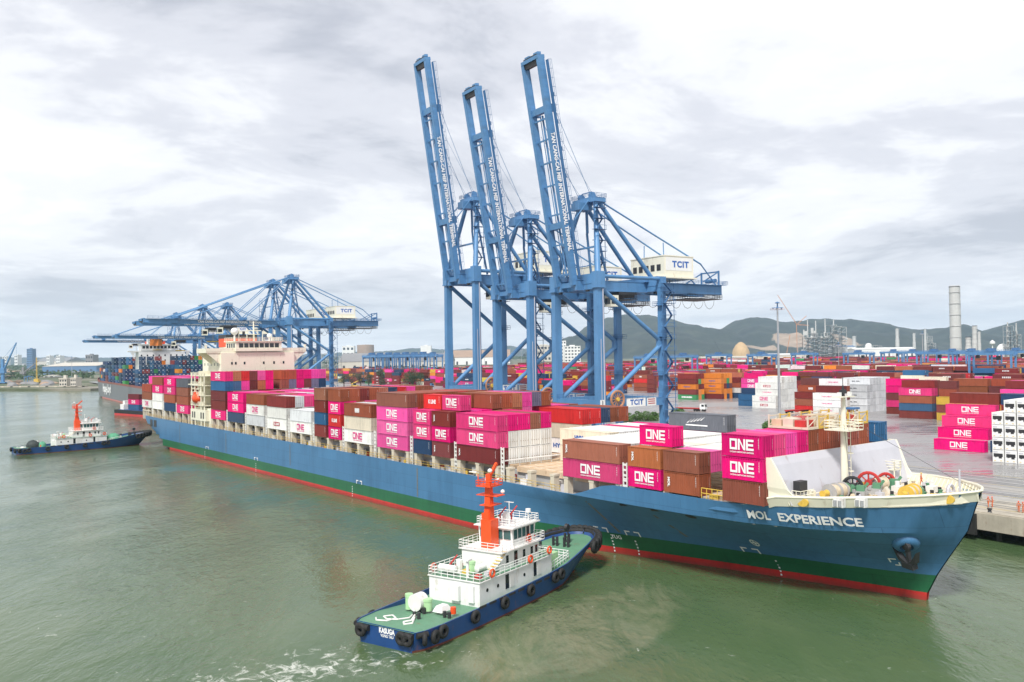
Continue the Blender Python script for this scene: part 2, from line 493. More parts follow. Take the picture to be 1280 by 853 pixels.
# quay wall: concrete deck edge over dark piles
L = MB()
for s in range(-820, 330, 46):
    L.prism([Q(s, 0), Q(s + 45.9, 0), Q(s + 45.9, 14), Q(s, 14)], (0, 0, -2.6), (0, 0, .02), 0)
for s in range(-820, 330, 6):
    for tt in (2, 7):
        p = Q(s, tt); L.tube((p.x, p.y, -2), (p.x, p.y, 1.75), .45, n=6, m=1, caps=False)
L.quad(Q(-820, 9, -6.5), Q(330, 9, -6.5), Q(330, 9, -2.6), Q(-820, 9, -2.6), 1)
tag(L.build('quay', [M['concrete'], M['concrete_d']]), kind='structure')
# kerb along the quay edge
L = MB()
L.prism([Q(-820, .25), Q(330, .25), Q(330, .6), Q(-820, .6)], (0, 0, .02), (0, 0, .22), 0)
tag(L.build('kerb', [M['concrete']]), kind='structure')

# crane rails, concrete rail beams and painted lane lines along the apron
M['rail'] = paint('rusty_rail', (.12, .085, .07), .45, .4, var=.3, scale=.8)
M['line_w'] = paint('worn_white_line', (.55, .55, .53), .7, var=.3, scale=.7, rust=.2, rustcol=(.25, .25, .25)); M['line_y'] = paint('worn_yellow_line', (.50, .38, .08), .7, var=.3, scale=.7, rust=.2, rustcol=(.25, .25, .25))
M['apron'] = paint('worn_apron_concrete', (.36, .345, .32), .55, var=.25, scale=.4, rust=.08, rustcol=(.20, .16, .13)); M['tyremark'] = paint('tyre_marks', (.10, .10, .10), .5, var=.5, scale=1.0, rust=.25, rustcol=(.24, .235, .235))
def strip(name, t0, t1, z, mt, s0=-820, s1=330, kd='structure'):
    b = MB(); n = 24
    for k in range(n):
        a, c = s0 + (s1 - s0) * k / n, s0 + (s1 - s0) * (k + 1) / n
        b.quad(Q(a, t0, z), Q(c, t0, z), Q(c, t1, z), Q(a, t1, z))
    tag(b.build(name, M[mt]), kind=kd)
strip('rail_beam', 14.02, 17.4, .012, 'apron'); strip('rail_beam', 23.4, 28.0, .012, 'apron')
for tt in (3.42, 25.42): strip('crane_rail', tt, tt + .16, .034, 'rail')
for tt, mt in ((5.2, 'line_y'), (9.4, 'line_w'), (13.2, 'line_w'), (18.4, 'line_y'), (21.6, 'line_w'), (30, 'line_y'), (34, 'line_w'), (38, 'line_w'), (42, 'line_y')): strip('road_marking', tt, tt + .22, .034 if tt < 14 else .008, mt)
for k, (tt, w_) in enumerate(((7.0, .5), (8.6, .4), (11.0, .5), (12.3, .4), (19.6, .5), (20.8, .45), (31.4, .5), (33.0, .5), (35.7, .45), (37.3, .5), (40, .5))): strip('road_marking', tt, tt + w_, .028 if tt < 14 else .004, 'tyremark')

# ------------------------------------------------------------------ hills
def hill_material():
    m, t, p = pbr('wooded_hills')
    g = N(t, 'ShaderNodeNewGeometry'); pos = g.outputs['Position']
    wood = ramp(t, noise(t, pos, .010, 8, .7), [(.35, (.012, .024, .024)), (.55, (.028, .044, .036)), (.72, (.070, .080, .058))], 'LINEAR')
    va = N(t, 'ShaderNodeVertexColor'); va.layer_name = 'Col'
    sp = N(t, 'ShaderNodeSeparateColor'); t.links.new(va.outputs[0], sp.inputs[0])
    k = ramp(t, mth(t, 'ADD', sp.outputs[0], mth(t, 'MULTIPLY', mth(t, 'SUBTRACT', noise(t, pos, .012, 7, .7), .5), 1.5)), [(.46, (0, 0, 0)), (.56, (1, 1, 1))])
    rock = ramp(t, noise(t, pos, .02, 6, .7), [(.3, (.26, .19, .135)), (.7, (.42, .33, .25))], 'LINEAR')
    t.links.new(mix(t, k, wood, rock), p.inputs['Base Color']); p.inputs['Roughness'].default_value = .95
    return m
M['hill'] = hill_material()
from mathutils import noise as mn
def ridge(name, prof, Y, depth, quarry=()):
    """prof: skyline (px, py) at distance Y; the range has a front slope of its own"""
    xs = [p[0] for p in prof]
    NX, NY = 300, 40
    b = MB(); vs = []; q = []
    x0, x1 = xs[0], xs[-1]
    for i in range(NX + 1):
        px = x0 + (x1 - x0) * i / NX
        for a, c in zip(prof, prof[1:]):
            if a[0] <= px <= c[0]:
                u = (px - a[0]) / (c[0] - a[0]); u = u * u * (3 - 2 * u) * .5 + u * .5
                py = a[1] + (c[1] - a[1]) * u; break
        top = AT(px, py - 2.0 * mn.fractal(Vector((px * .05, 1.7, 0)), .8, 2.2, 5) , Y)
        for j in range(NY + 1):
            v = j / NY                              # 0 front foot, .62 crest, 1 behind
            w = min(v / .62, 1) if v <= .62 else 1 - (v - .62) / .38 * .6
            yy = Y + depth * (v - .62)
            x = top.x * yy / Y if False else top.x
            nz = mn.fractal(Vector((x * .0016, yy * .0016, 3.3)), 1.0, 2.1, 6)
            h = 4 + max(0, (top.z - 4)) * (w ** 1.15) + nz * 100 * math.sin(math.pi * min(1, v / .62) * .96) * min(1, (top.z - 4) / 90)
            vs.append((x, yy, max(3, h)))
            qq = 0
            for (qx, qy, rx, ry) in quarry:
                d = ((px - qx) / rx) ** 2 + ((w - qy) / ry) ** 2
                qq = max(qq, 1 - d * .55)
            q.append(max(0, qq))
    fs = [(i * (NY + 1) + j, (i + 1) * (NY + 1) + j, (i + 1) * (NY + 1) + j + 1, i * (NY + 1) + j + 1) for i in range(NX) for j in range(NY)]
    me = bpy.data.meshes.new(name); me.from_pydata(vs, [], fs); me.materials.append(M['hill'])
    at = me.color_attributes.new('Col', 'FLOAT_COLOR', 'POINT')
    at.data.foreach_set('color', [c for k in q for c in (k, k, k, 1)])
    me.polygons.foreach_set('use_smooth', [True] * len(me.polygons))
    o = bpy.data.objects.new(name, me); C.objects.link(o)
    return tag(o, kind='structure')
ridge('hills', [(655, 441), (690, 434), (712, 424), (735, 408), (760, 396), (785, 391), (812, 393), (836, 398), (862, 407), (882, 414), (892, 420), (904, 411), (922, 400), (942, 396), (960, 398), (985, 403), (1010, 400), (1032, 399), (1060, 405), (1090, 412), (1118, 416), (1145, 413), (1175, 411), (1205, 414), (1228, 417), (1248, 409), (1280, 401), (1330, 392), (1400, 396), (1480, 410), (1560, 424)], 5200, 2300,
      quarry=((920, .30, 16, .13), (934, .42, 6, .12), (975, .27, 11, .10), (882, .2, 18, .07)))
ridge('hills', [(-260, 452), (-100, 446), (30, 447), (200, 446), (330, 445), (470, 440), (520, 436), (560, 437), (640, 436), (720, 434), (800, 436)], 9500, 2200)

# ------------------------------------------------------------------ the air
hb = MB(); hb.b2((-9000, -260, -1), (9000, 11800, 480), 0)
hm = bpy.data.materials.new('haze'); hm.use_nodes = True
ht = hm.node_tree; ht.nodes.clear()
ho = N(ht, 'ShaderNodeOutputMaterial'); hv = N(ht, 'ShaderNodeVolumePrincipled')
hv.inputs['Color'].default_value = (.60, .80, 1.0, 1); hv.inputs['Density'].default_value = .000065; hv.inputs['Anisotropy'].default_value = .1
ht.links.new(hv.outputs[0], ho.inputs['Volume'])
haze = hb.build('haze', hm); tag(haze, kind='stuff')
haze['label'] = 'thin pale air that fades the far hills'
# ------------------------------------------------------------------ the blue container ship
def interp(tab, x):
    if x <= tab[0][0]: return tab[0][1]
    for (a, p), (b, q) in zip(tab, tab[1:]):
        if x <= b: return p + (q - p) * (x - a) / (b - a)
    return tab[-1][1]
def zc(s): return 11.75 + .0088 * max(0, -s - 10)          # top of the hatch covers
def rim(s):
    return interp([(-207, 10.3), (-150, 10.0), (-60, 9.75), (0, 9.4), (28, 9.2), (31, 9.2), (34, 10.0), (37, 11.1), (39.5, 11.5), (46, 11.6), (61.5, 11.55), (63, 11.9), (64.6, 12.4), (66, 12.9), (75, 13.4), (84.6, 14.0)], s)
stem = [(-3, 77), (0, 77), (1.15, 77.15), (3.4, 78.3), (5.5, 79.6), (7.5, 80.9), (9.4, 82.1), (12, 82.9), (15.2, 83.9)]
B0 = [(0, 16.1), (.1, 15.95), (.25, 14.4), (.42, 11.2), (.65, 6.2), (.85, 2.4), (.95, .85), (1, .25)]
B1 = [(0, 16.1), (.40, 16.1), (.55, 16.0), (.65, 15.7), (.75, 14.75), (.85, 12.2), (.92, 8.8), (.965, 5.2), (.988, 2.5), (1, .15)]
B2 = [(0, 16.1), (.6, 16.1), (.7, 15.95), (.79, 15.2), (.86, 13.2), (.92, 9.9), (.965, 6.0), (.988, 3.0), (1, .2)]
ZK = 9.15
def hb_fore(u, z, zt):
    if z <= ZK:
        k = max(0, z / ZK) ** 1.7
        return interp(B0, u) * (1 - k) + interp(B1, u) * k
    k = (z - ZK) / max(.05, zt - ZK)
    return interp(B1, u) * (1 - k) + interp(B2, u) * k
def hb_aft(s, z):
    Wd = interp([(-207.5, 14.9), (-200, 15.8), (-190, 16.1)], s)
    zb = interp([(-207.5, 5.4), (-196, 3.1), (-186, .3), (-178, -3.2), (-150, -9)], s)
    return .05 if z <= zb else Wd * min(1, ((z - zb) / 3.2)) ** .4
def ship_hull():
    b = MB()
    aft = [-207.5, -204, -200, -196, -192, -188, -184, -180, -172, -160, -140, -110, -80, -50, -25, -10]
    us = [0, .06, .12, .2, .28, .35, .38, .405, .43, .455, .48, .55, .6, .65, .7, .73, .748, .767, .787, .805, .84, .87, .90, .925, .945, .962, .976, .988, .995, 1]
    zs = [-3, 0, 1.0, 3.3, 4.6, 6.0, 7.6, ZK]
    rows = []
    for s in aft:
        zt = rim(s); r = []
        for z in zs + [zt]:
            r.append((s, hb_aft(s, z), z))
        r.append((s, hb_aft(s, zt) - .25, zt)); r.append((s, hb_aft(s, zt) - .25, zt - .6))
        rows.append(r)
    for u in us:
        r = []
        for z in zs:
            s = u * interp(stem, z); r.append((s, hb_fore(u, z, 99), z))
        # top: its own stem length
        s = u * interp(stem, 12.5)
        for _ in range(4):
            zt = rim(s); s = u * interp(stem, zt)
        bt = hb_fore(u, zt, zt)
        r.append((s, bt, zt)); r.append((s - (.3 if u > .99 else 0), max(.02, bt - .25), zt)); r.append((s - (.3 if u > .99 else 0), max(.02, (hb_fore(u, max(zt - 1.2, ZK), zt) if s > 61.5 else bt) - .25), max(zt - 1.2, ZK)))
        rows.append(r)
    k = len(rows[0])
    for sgn in (-1, 1):
        vs = [(p[0], sgn * p[1], p[2]) for r in rows for p in r]
        base = len(b.v); b.v += vs
        for i in range(len(rows) - 1):
            for j in range(k - 1):
                ss = rows[i][j][0]
                mt = 0 if j < 2 else 1 if j == 2 else 2
                if j >= k - 3:
                    mt = 3 if ss > 61.5 else 2
                f = [base + i * k + j, base + (i + 1) * k + j, base + (i + 1) * k + j + 1, base + i * k + j + 1]
                b.f.append(f if sgn < 0 else f[::-1]); b.m.append(mt); b.c.append(None)
    # cream strake at the top of the bow bulwark
    # transom
    r = rows[0]
    vs = [(p[0], -p[1], p[2]) for p in r[:9]] + [(p[0], p[1], p[2]) for p in r[:9]][::-1]
    b.add(vs, [tuple(range(len(vs)))], 2)
    return b
def hull_paint(name, rgb, scum=True):
    """ship side: welded plates with faint seams, fender scuffs, vertical runs and a stained waterline"""
    m, t, p = pbr(name); tcx = N(t, 'ShaderNodeTexCoord'); ob = tcx.outputs['Object']
    sp = N(t, 'ShaderNodeSeparateXYZ'); t.links.new(ob, sp.inputs[0])
    uv = N(t, 'ShaderNodeCombineXYZ'); t.links.new(sp.outputs[0], uv.inputs[0]); t.links.new(sp.outputs[2], uv.inputs[1])
    br = N(t, 'ShaderNodeTexBrick'); t.links.new(uv.outputs[0], br.inputs['Vector'])
    br.inputs['Scale'].default_value = 1.0; br.inputs['Brick Width'].default_value = 9.5; br.inputs['Row Height'].default_value = 2.45; br.inputs['Mortar Size'].default_value = .035; br.inputs['Mortar Smooth'].default_value = .4
    br.inputs['Color1'].default_value = (*[c * .95 for c in rgb], 1); br.inputs['Color2'].default_value = (*[min(1, c * 1.06) for c in rgb], 1); br.inputs['Mortar'].default_value = (*[c * .72 for c in rgb], 1)
    big = noise(t, ob, .09, 6, .6); mp = N(t, 'ShaderNodeMapping'); mp.inputs['Scale'].default_value = (1, 1, .07); t.links.new(ob, mp.inputs['Vector'])
    run = noise(t, mp.outputs[0], 1.1, 6, .7)
    col = mix(t, 1.0, br.outputs['Color'], ramp(t, mth(t, 'ADD', mth(t, 'MULTIPLY', big, .55), mth(t, 'MULTIPLY', run, .45)), [(.34, (.74, .76, .78)), (.5, (1, 1, 1)), (.66, (1.14, 1.12, 1.1))], 'LINEAR'), 'MULTIPLY')
    mh = N(t, 'ShaderNodeMapping'); mh.inputs['Scale'].default_value = (.18, 1, 1); t.links.new(ob, mh.inputs['Vector'])
    scuff = ramp(t, noise(t, mh.outputs[0], .9, 7, .72, .3, (3, 1, 8)), [(.63, (0, 0, 0)), (.70, (1, 1, 1))])
    col = mix(t, mth(t, 'MULTIPLY', scuff, .35), col, tuple(c * .45 + .05 for c in rgb))
    rk = ramp(t, noise(t, mp.outputs[0], 1.9, 7, .75, .2, (8, 2, 5)), [(.655, (0, 0, 0)), (.71, (1, 1, 1))])
    col = mix(t, mth(t, 'MULTIPLY', rk, .5), col, (.17, .085, .045))
    if scum:
        wl = mth(t, 'SUBTRACT', 1.0, mth(t, 'DIVIDE', mth(t, 'SUBTRACT', sp.outputs[2], .1), .75), clamp=True)
        col = mix(t, mth(t, 'MULTIPLY', mth(t, 'MULTIPLY', wl, noise(t, ob, .8, 6, .7)), 1.1, clamp=True), col, (.09, .045, .03))
    t.links.new(col, p.inputs['Base Color']); p.inputs['Roughness'].default_value = .42
    bp = N(t, 'ShaderNodeBump'); bp.inputs['Strength'].default_value = .25; bp.inputs['Distance'].default_value = .12
    t.links.new(mth(t, 'ADD', mth(t, 'MULTIPLY', noise(t, ob, .45, 3, .5), .6), mth(t, 'MULTIPLY', br.outputs['Fac'], -.25)), bp.inputs['Height']); t.links.new(bp.outputs[0], p.inputs['Normal'])
    return m
M['hullblue'] = hull_paint('hull_blue_paint', (.060, .180, .345), False)
M['hullgreen'] = hull_paint('hull_green_paint', (.018, .130, .056), False)
M['hullred'] = hull_paint('hull_red_paint', (.56, .030, .028))
ship = thing('container_ship', 'long blue container ship with green and red waterline bands, loaded with magenta containers', 'ship', SHIP_O, SHIP_A)
hull = ship_hull().build('hull', [M['hullred'], M['hullgreen'], M['hullblue'], M['cream']], ship, smooth=28)

def side_t(s, z):
    """half breadth of the hull at station s and height z"""
    if s <= 0: return hb_aft(s, z)
    return hb_fore(s / interp(stem, z), z, rim(s))
# cream band on the outside of the bow bulwark, 1.1 m deep
b = MB()
for sg in (-1, 1):
    pts = []
    for i in range(46):
        s = 65.2 + (83.4 - 65.2) * (1 - (1 - i / 45) ** 1.8)
        zt = rim(s); u = min(1, s / interp(stem, zt)); ul = min(1, s / interp(stem, zt - 1.15))
        pts.append(((s, sg * (hb_fore(u, zt, zt) + .03), zt + .02), (s, sg * (hb_fore(ul, zt - 1.15, zt) + .03), zt - 1.15 - .0)))
    for a, c in zip(pts, pts[1:]): b.quad(a[1], c[1], c[0], a[0])
b.build('bulwark_band', M['cream'], ship, smooth=40)

# decks
b = MB()
dk = [(s, hb_aft(s, 9.2) - .3) for s in (-207.2, -200, -190, -100, -20, 0)] + [(s, side_t(s, 9.1) - .4) for s in (20, 40, 50, 58, 63, 65.5)]
b.add([(s, -t, 9.05) for s, t in dk] + [(s, t, 9.05) for s, t in dk[::-1]], [tuple(range(2 * len(dk)))], 0)
b.build('main_deck', M['grey'], ship)
b = MB(); fd = []
for i in range(24):
    s = 64.9 + (82.7 - 64.9) * (1 - (1 - i / 23) ** 1.7)
    zt = rim(s); fd.append((s, max(.1, hb_fore(min(1, s / interp(stem, zt)), zt - 1.1, zt) - .2), zt - 1.1))
for a, c in zip(fd, fd[1:]):
    b.quad((a[0], -a[1], a[2]), (c[0], -c[1], c[2]), (c[0], c[1], c[2]), (a[0], a[1], a[2]))
M['foredeck'] = paint('foredeck_paint', (.66, .58, .46), .55, var=.14, scale=.6, rust=.12)
b.build('forecastle_deck', M['foredeck'], ship)
# bulwark stays along the far (port) rail and near rail
for i in range(26):
    s = 65.5 + 18.2 * i / 25
    zt = rim(s); t = hb_fore(min(1, s / interp(stem, zt)), zt, zt)
    if t < 1: continue
    w = min(.75, t * .5); b = MB()
    tl_ = hb_fore(min(1, s / interp(stem, zt)), zt - 1.1, zt); b.prism([(s, t - .28, zt - .1), (s, tl_ - .28, zt - 1.1), (s, tl_ - .28 - w, zt - 1.1)], (-.05, 0, 0), (.05, 0, 0))
    b.build('bulwark_stay', M['cream'], ship)
def fore_rim_pts(sg, inset, dz):
    r = []
    for i in range(30):
        s = 65.2 + 18.15 * (1 - (1 - i / 29) ** 1.8)
        zt = rim(s); r.append((s, sg * max(.05, hb_fore(min(1, s / interp(stem, zt)), zt, zt) - inset), zt + dz))
    return r
b = MB(); b.path(fore_rim_pts(1, .1, .03) + fore_rim_pts(-1, .1, .03)[::-1], .17, 6)
b.build('rim_rail', M['cream'], ship)

# breakwater across the foredeck with its two wings
b = MB()
prof = [(-15.2, 0), (15.2, 0)]
zb, ztp = 12.0, 17.6
b.quad((68.0, -14.3, zb), (68.0, 14.3, zb), (66.2, 14.8, ztp - .9), (66.2, -14.8, ztp - .9), 0)
b.quad((66.2, -14.8, ztp - .9), (66.2, 14.8, ztp - .9), (65.65, 14.9, ztp), (65.65, -14.9, ztp), 0)
b.quad((65.45, -14.9, ztp), (65.65, -14.9, ztp), (65.65, 14.9, ztp), (65.45, 14.9, ztp), 1)
b.quad((67.7, -14.3, zb), (67.7, 14.3, zb), (65.45, 14.9, ztp), (65.45, -14.9, ztp), 1)
b.build('breakwater', [M['lgrey'], M['cream']], ship)
for sg in (-1, 1):
    b = MB()
    # wing plate sweeping up from the bulwark to the top of the breakwater
    pr = [(61.6, 11.5), (62.6, 11.75), (63.3, 12.6), (63.75, 14.2), (64.0, 16.2), (64.3, 17.2), (64.6, 17.6), (65.75, 17.6), (66.4, 16.4), (67.6, 13.9), (68.4, 13.0), (68.4, 12.5)]
    b.prism([(s, sg * (side_t(s, min(z, rim(s) - .02)) + .04), z) for s, z in pr], (0, -sg * .3, 0), (0, 0, 0))
    b.build('breakwater_wing', M['cream'], ship)

# hatch covers and coamings, lashing pedestals, walkway clutter
BAYS = [(-206.1, 12.2), (-192.7, 12.2), (-178.6, 12.2), (-164.6, 12.2), (-130.8, 12.2), (-116.6, 12.2), (-102.0, 12.2), (-87.5, 12.2), (-73.0, 12.2), (-59.1, 13.6), (-43.9, 12.2), (-29.2, 12.2), (-14.8, 13.6), (0, 12.2), (14.4, 12.2), (28.9, 12.2), (42.8, 13.4), (59.2, 6.1)]
b = MB()
b.b2((-207, -13.0, 9.1), (-153, 13.0, 11.2)); b.b2((-131, -13.0, 9.1), (58.0, 13.0, 11.0))
b.build('hatch_coaming', M['grey'], ship)
for s, l in BAYS:
    b = MB(); z = zc(s)
    b.b2((s - .15, -13.4, z - 1.0), (s + l + .15, 13.4, z - .12), 0)
    for k in range(-5, 6):
        b.b2((s - .1, k * 2.45 - .12, z - .12), (s + l + .1, k * 2.45 + .12, z - .04), 1)
    for q in (0.02, .25, .5, .75, .98):
        b.b2((s + l * q - .2, -13.2, z - .12), (s + l * q + .2, 13.2, z - .02), 0)
    b.build('hatch_cover', [M['tan'], M['beige']], ship)
def pedestal(s, z0=9.0, w=.9):
    b = MB(); z = zc(s); t = min(15.3, side_t(s, 9.2) - .85)
    b.b2((-w / 2, -.55, z0 - z), (w / 2, .55, -.36), 0)
    b.b2((-w / 2 - .1, -.6, -.37), (w / 2 + .1, .6, -.03), 0)
    b.build('lashing_pedestal', M['beige'], ship, (s, -t, z))
for s, l in BAYS:
    for q in (.45, l / 2, l - .45): pedestal(s + q)
# lashing bridges in the gaps: ladder frames at the sides and a cross beam
for i, (s, l) in enumerate(BAYS[:-1]):
    g = (s + l + BAYS[i + 1][0]) / 2
    if -152 < g < -131 or i in (14, 16): continue
    b = MB(); z = zc(g)
    for sg in (-1, 1):
        for dx in (-.35, .35):
            b.beam((g + dx, sg * 15.7, 9.0), (g + dx, sg * 15.7, z + 3.2), .16, .16)
        for k in range(7): b.beam((g - .35, sg * 15.7, z - 1.6 + k * .75), (g + .35, sg * 15.7, z - 1.6 + k * .75), .12, .3)
    b.beam((g, -15.7, z + .9), (g, 15.7, z + .9), .7, .12)
    for k in range(-6, 7): b.beam((g, k * 2.4, z - .6), (g, k * 2.4, z + .9), .1, .1)
    b.build('lashing_bridge', M['offwhite'], ship)
# side passage: hand rail at the deck edge and the small gear behind it
b = MB()
rp = [(s, -(hb_aft(s, 9.2) - .2), rim(s)) for s in range(-200, 1, 4)] + [(s, -15.85, rim(s)) for s in range(4, 30, 4)]
b.rail(rp, .95, .03, 0, 2.0, 2)
b.build('deck_railing', M['yellow'], ship)
for part, mt, cnt, sz in (('vent_box', 'lgrey', 44, (.9, .5, 1.0)), ('valve_rack', 'yellow', 30, (.5, .3, .9)), ('pipe_manifold', 'grey', 40, (2.6, .35, .5)), ('hose_box', 'red', 12, (.7, .35, .8)), ('white_locker', 'offwhite', 26, (1.5, .6, 1.2))):
    for k in range(cnt):
        b = MB()
        s = -204 + 232 * (k + rng.uniform(.1, .9)) / cnt
        if -152 < s < -131: continue
        x, y, z = [v * rng.uniform(.7, 1.3) for v in sz]
        yy = rng.uniform(-14.6, -13.6)
        b.box((0, 0, z / 2), (x, y, z))
        b.build(part, M[mt], ship, (s, yy, 9.05 + rng.choice((0, 0, .5))))
# stern mooring openings
b = MB()
for s0, s1 in ((-195.6, -192.3), (-190.6, -187.2)):
    b.prism([(s0, -hb_aft(s0, 8) - .02, 6.9), (s1, -hb_aft(s1, 8) - .02, 6.9), (s1, -hb_aft(s1, 8) - .02, 9.3), (s0, -hb_aft(s0, 8) - .02, 9.3)], (0, 0, 0), (0, -.06, 0))
b.build('mooring_opening', M['dark'], ship)
b = MB()
for s in (-206.8, -204.5, -202.3, -199.8): b.box((s, -15.2, 10.6), (.5, .5, 3.2))
b.b2((-207.2, -15.5, 12.0), (-197, -14.9, 12.4))
b.build('stern_frame', M['beige'], ship)

# name and marks on the hull
def hull_text(txt, s, z, w, h, mat, name='ship_name', out=.12, bold=.03):
    """lettering bent onto the shell plating"""
    me = text_mesh(txt, w, h, bold, mat).copy()
    import bmesh
    bm = bmesh.new(); bm.from_mesh(me); bmesh.ops.triangulate(bm, faces=bm.faces[:])
    bmesh.ops.subdivide_edges(bm, edges=[e for e in bm.edges if e.calc_length() > 1.0], cuts=2, use_grid_fill=False)
    bm.to_mesh(me); bm.free()
    # keep the letters upright along the plating and just proud of it
    for v in me.vertices:
        ss, z2 = s + v.co.x, z + v.co.y
        v.co = (ss, -(side_t(ss, z2) + out), z2)
    o = bpy.data.objects.new(name, me); C.objects.link(o); o.parent = ship
    return o
hull_text('MOL', 63.7, 10.4, 2.75, 1.1, 'letter_w', out=.2, bold=.03); hull_text('EXPERIENCE', 70.3, 10.4, 8.6, 1.1, 'letter_w', out=.2, bold=.03)
hull_text('TUG', 35.5, 2.75, 1.8, .62, 'letter_w', 'tug_mark')
def mark(name, parts, mat='letter_w'):
    b = MB()
    for (s0, z0, s1, z1) in parts:
        b.prism([(s0, -(side_t(s0, z0) + .13), z0), (s1, -(side_t(s1, z0) + .13), z0), (s1, -(side_t(s1, z1) + .13), z1), (s0, -(side_t(s0, z1) + .13), z1)], (0, 0, 0), (0, -.02, 0))
    return b.build(name, M[mat], ship)
for s in (32.0, 37.5, 55.5, -96.0, -38.0, -135):
    mark('frame_mark', [(s, 3.9, s + .9, 4.1), (s, 3.3, s + .2, 3.9)]); mark('frame_mark', [(s + 1.6, 3.9, s + 2.5, 4.1), (s + 2.3, 3.3, s + 2.5, 3.9)])
for s in (34.5, 38.5, 59.3, -40, -136, -95):
    mark('draught_mark', [(s, .3 + k * .5, s + .22, .55 + k * .5) for k in range(5)])
# thruster symbol
b = MB()
s0, z0 = 58.5, 5.2
def hp(s, z, o=.12): return (s, -(side_t(s, z) + o), z)
for i in range(20):
    a0, a1 = 2 * math.pi * i / 20, 2 * math.pi * (i + 1) / 20
    b.quad(hp(s0 + .55 * math.cos(a0), z0 + .55 * math.sin(a0)), hp(s0 + .55 * math.cos(a1), z0 + .55 * math.sin(a1)), hp(s0 + .42 * math.cos(a1), z0 + .42 * math.sin(a1)), hp(s0 + .42 * math.cos(a0), z0 + .42 * math.sin(a0)))
for dx, dz in ((.45, .08), (.08, .45)):
    b.quad(hp(s0 - dx, z0 - dz), hp(s0 + dx, z0 - dz), hp(s0 + dx, z0 + dz), hp(s0 - dx, z0 + dz))
b.build('thruster_mark', M['letter_w'], ship)
b = MB()
s0, z0 = 74.6, 4.7
for q in ((-.5, .35, .3, .5), (-.5, -.1, -.35, .35), (-.1, -.5, .5, -.35), (.35, -.35, .5, .0)):
    b.quad(hp(s0 + q[0], z0 + q[1]), hp(s0 + q[2], z0 + q[1]), hp(s0 + q[2], z0 + q[3]), hp(s0 + q[0], z0 + q[3]))
b.build('bulb_mark', M['letter_w'], ship)
# rub streaks and vertical seams
b = MB()
for s, z0, z1, ds in ((-161, 2.5, 9.3, 0), (-118, 3.5, 9.2, 0), (-73, 4, 9.2, 0), (-13.5, 3.5, 9, 0)):
    b.quad(hp(s, z0, .03), hp(s + .35, z0, .03), hp(s + .35 - ds, z1, .03), hp(s - ds, z1, .03))
for s, z0, z1, ds in ((36.2, 3.6, 8.4, 3.0), (47.8, 4.5, 8.0, 2.4)):
    for k in range(8):
        a, c = k / 8, (k + 1) / 8
        za, zd = z0 + (z1 - z0) * a, z0 + (z1 - z0) * c
        b.quad(hp(s - ds * a, za, .04), hp(s - ds * a + .5, za, .04), hp(s - ds * c + .5, zd, .04), hp(s - ds * c, zd, .04))
M['streak'] = paint('scuffed_rust_streak', (.17, .17, .15), .7, var=.4, scale=1.5, rust=.15)
b.build('rub_streak', M['streak'], ship)
# fairleads in the upper band
b = MB()
for s in (41.5, 47.3, 53.2):
    pts = [hp(s + .85 * math.cos(a) , 8.75 + .3 * math.sin(a), .03) for a in [2 * math.pi * i / 14 for i in range(14)]]
    b.prism(pts, (0, 0, 0), (0, -.04, 0))
b.build('hull_slot', M['dark'], ship)
for s, zz_ in ((69.2, 0), (81.6, 0)):
    zt = rim(s) - .55; b = MB()
    b.lathe([(.0, -.1), (.62, -.1), (.62, .12), (.35, .12), (.32, -.05)], (0, 0, 0), 16, 0, 'y')
    o = b.build('fairlead', [M['yellow']], ship, (s, -(side_t(s, zt) + .05), zt), smooth=40)
    o.scale = (1.25, 1, .8)
b = MB()
for s in (73.0, 75.0):
    zt = rim(s); t = side_t(s, zt)
    b = MB()
    b.b2((s - .65, -t - .35, zt - 1.0), (s + .65, -t + .3, zt + .1), 0)
    for k in (-.3, .3): b.tube((s + k, -t - .38, zt - .9), (s + k, -t - .38, zt - .2), .2, n=8, m=1)
    b.build('roller_fairlead', [M['offwhite'], M['steel']], ship)

# anchor in its bolster
s0, z0 = 77.0, 7.6
def hullp(s, z): return Vector((s, -side_t(s, z), z))
p0 = hullp(s0, z0); nrm = (hullp(s0 + .5, z0) - hullp(s0 - .5, z0)).cross(hullp(s0, z0 + .5) - hullp(s0, z0 - .5)).normalized()
if nrm.y > 0: nrm = -nrm
b = MB()
b.lathe([(1.55, -1.4), (1.55, .15), (1.2, .55), (.75, .6), (.7, -.2)], (0, 0, 0), 20, 0)
o = b.build('anchor_bolster', [M['hullblue']], ship, smooth=50); o.rotation_euler = nrm.to_track_quat('Z', 'Y').to_euler(); o.location = p0
an = MB()
an.beam((0, 0, 0), (0, -.2, -1.9), .36, .4)
an.prism([(-1.7, 0, -.2), (-1.25, 0, -1.5), (-.3, 0, -2.25), (.3, 0, -2.25), (1.25, 0, -1.5), (1.7, 0, -.2), (.75, 0, -1.35), (0, 0, -1.7), (-.75, 0, -1.35)], (0, -.55, 0), (0, .05, 0))
an.b2((-.8, -.6, -2.4), (.8, .1, -1.75))
an.lathe([(0, -.25), (.5, -.2), (.5, .2), (0, .25)], (0, -.1, .1), 12, 0, 'y')
o = an.build('anchor', M['dark'], ship); o.location = p0 + nrm * 1.0 + Vector((0, 0, .5)); o.rotation_euler = (R(14), 0, R(-22)); o.scale = (1.1, 1.1, 1.05)

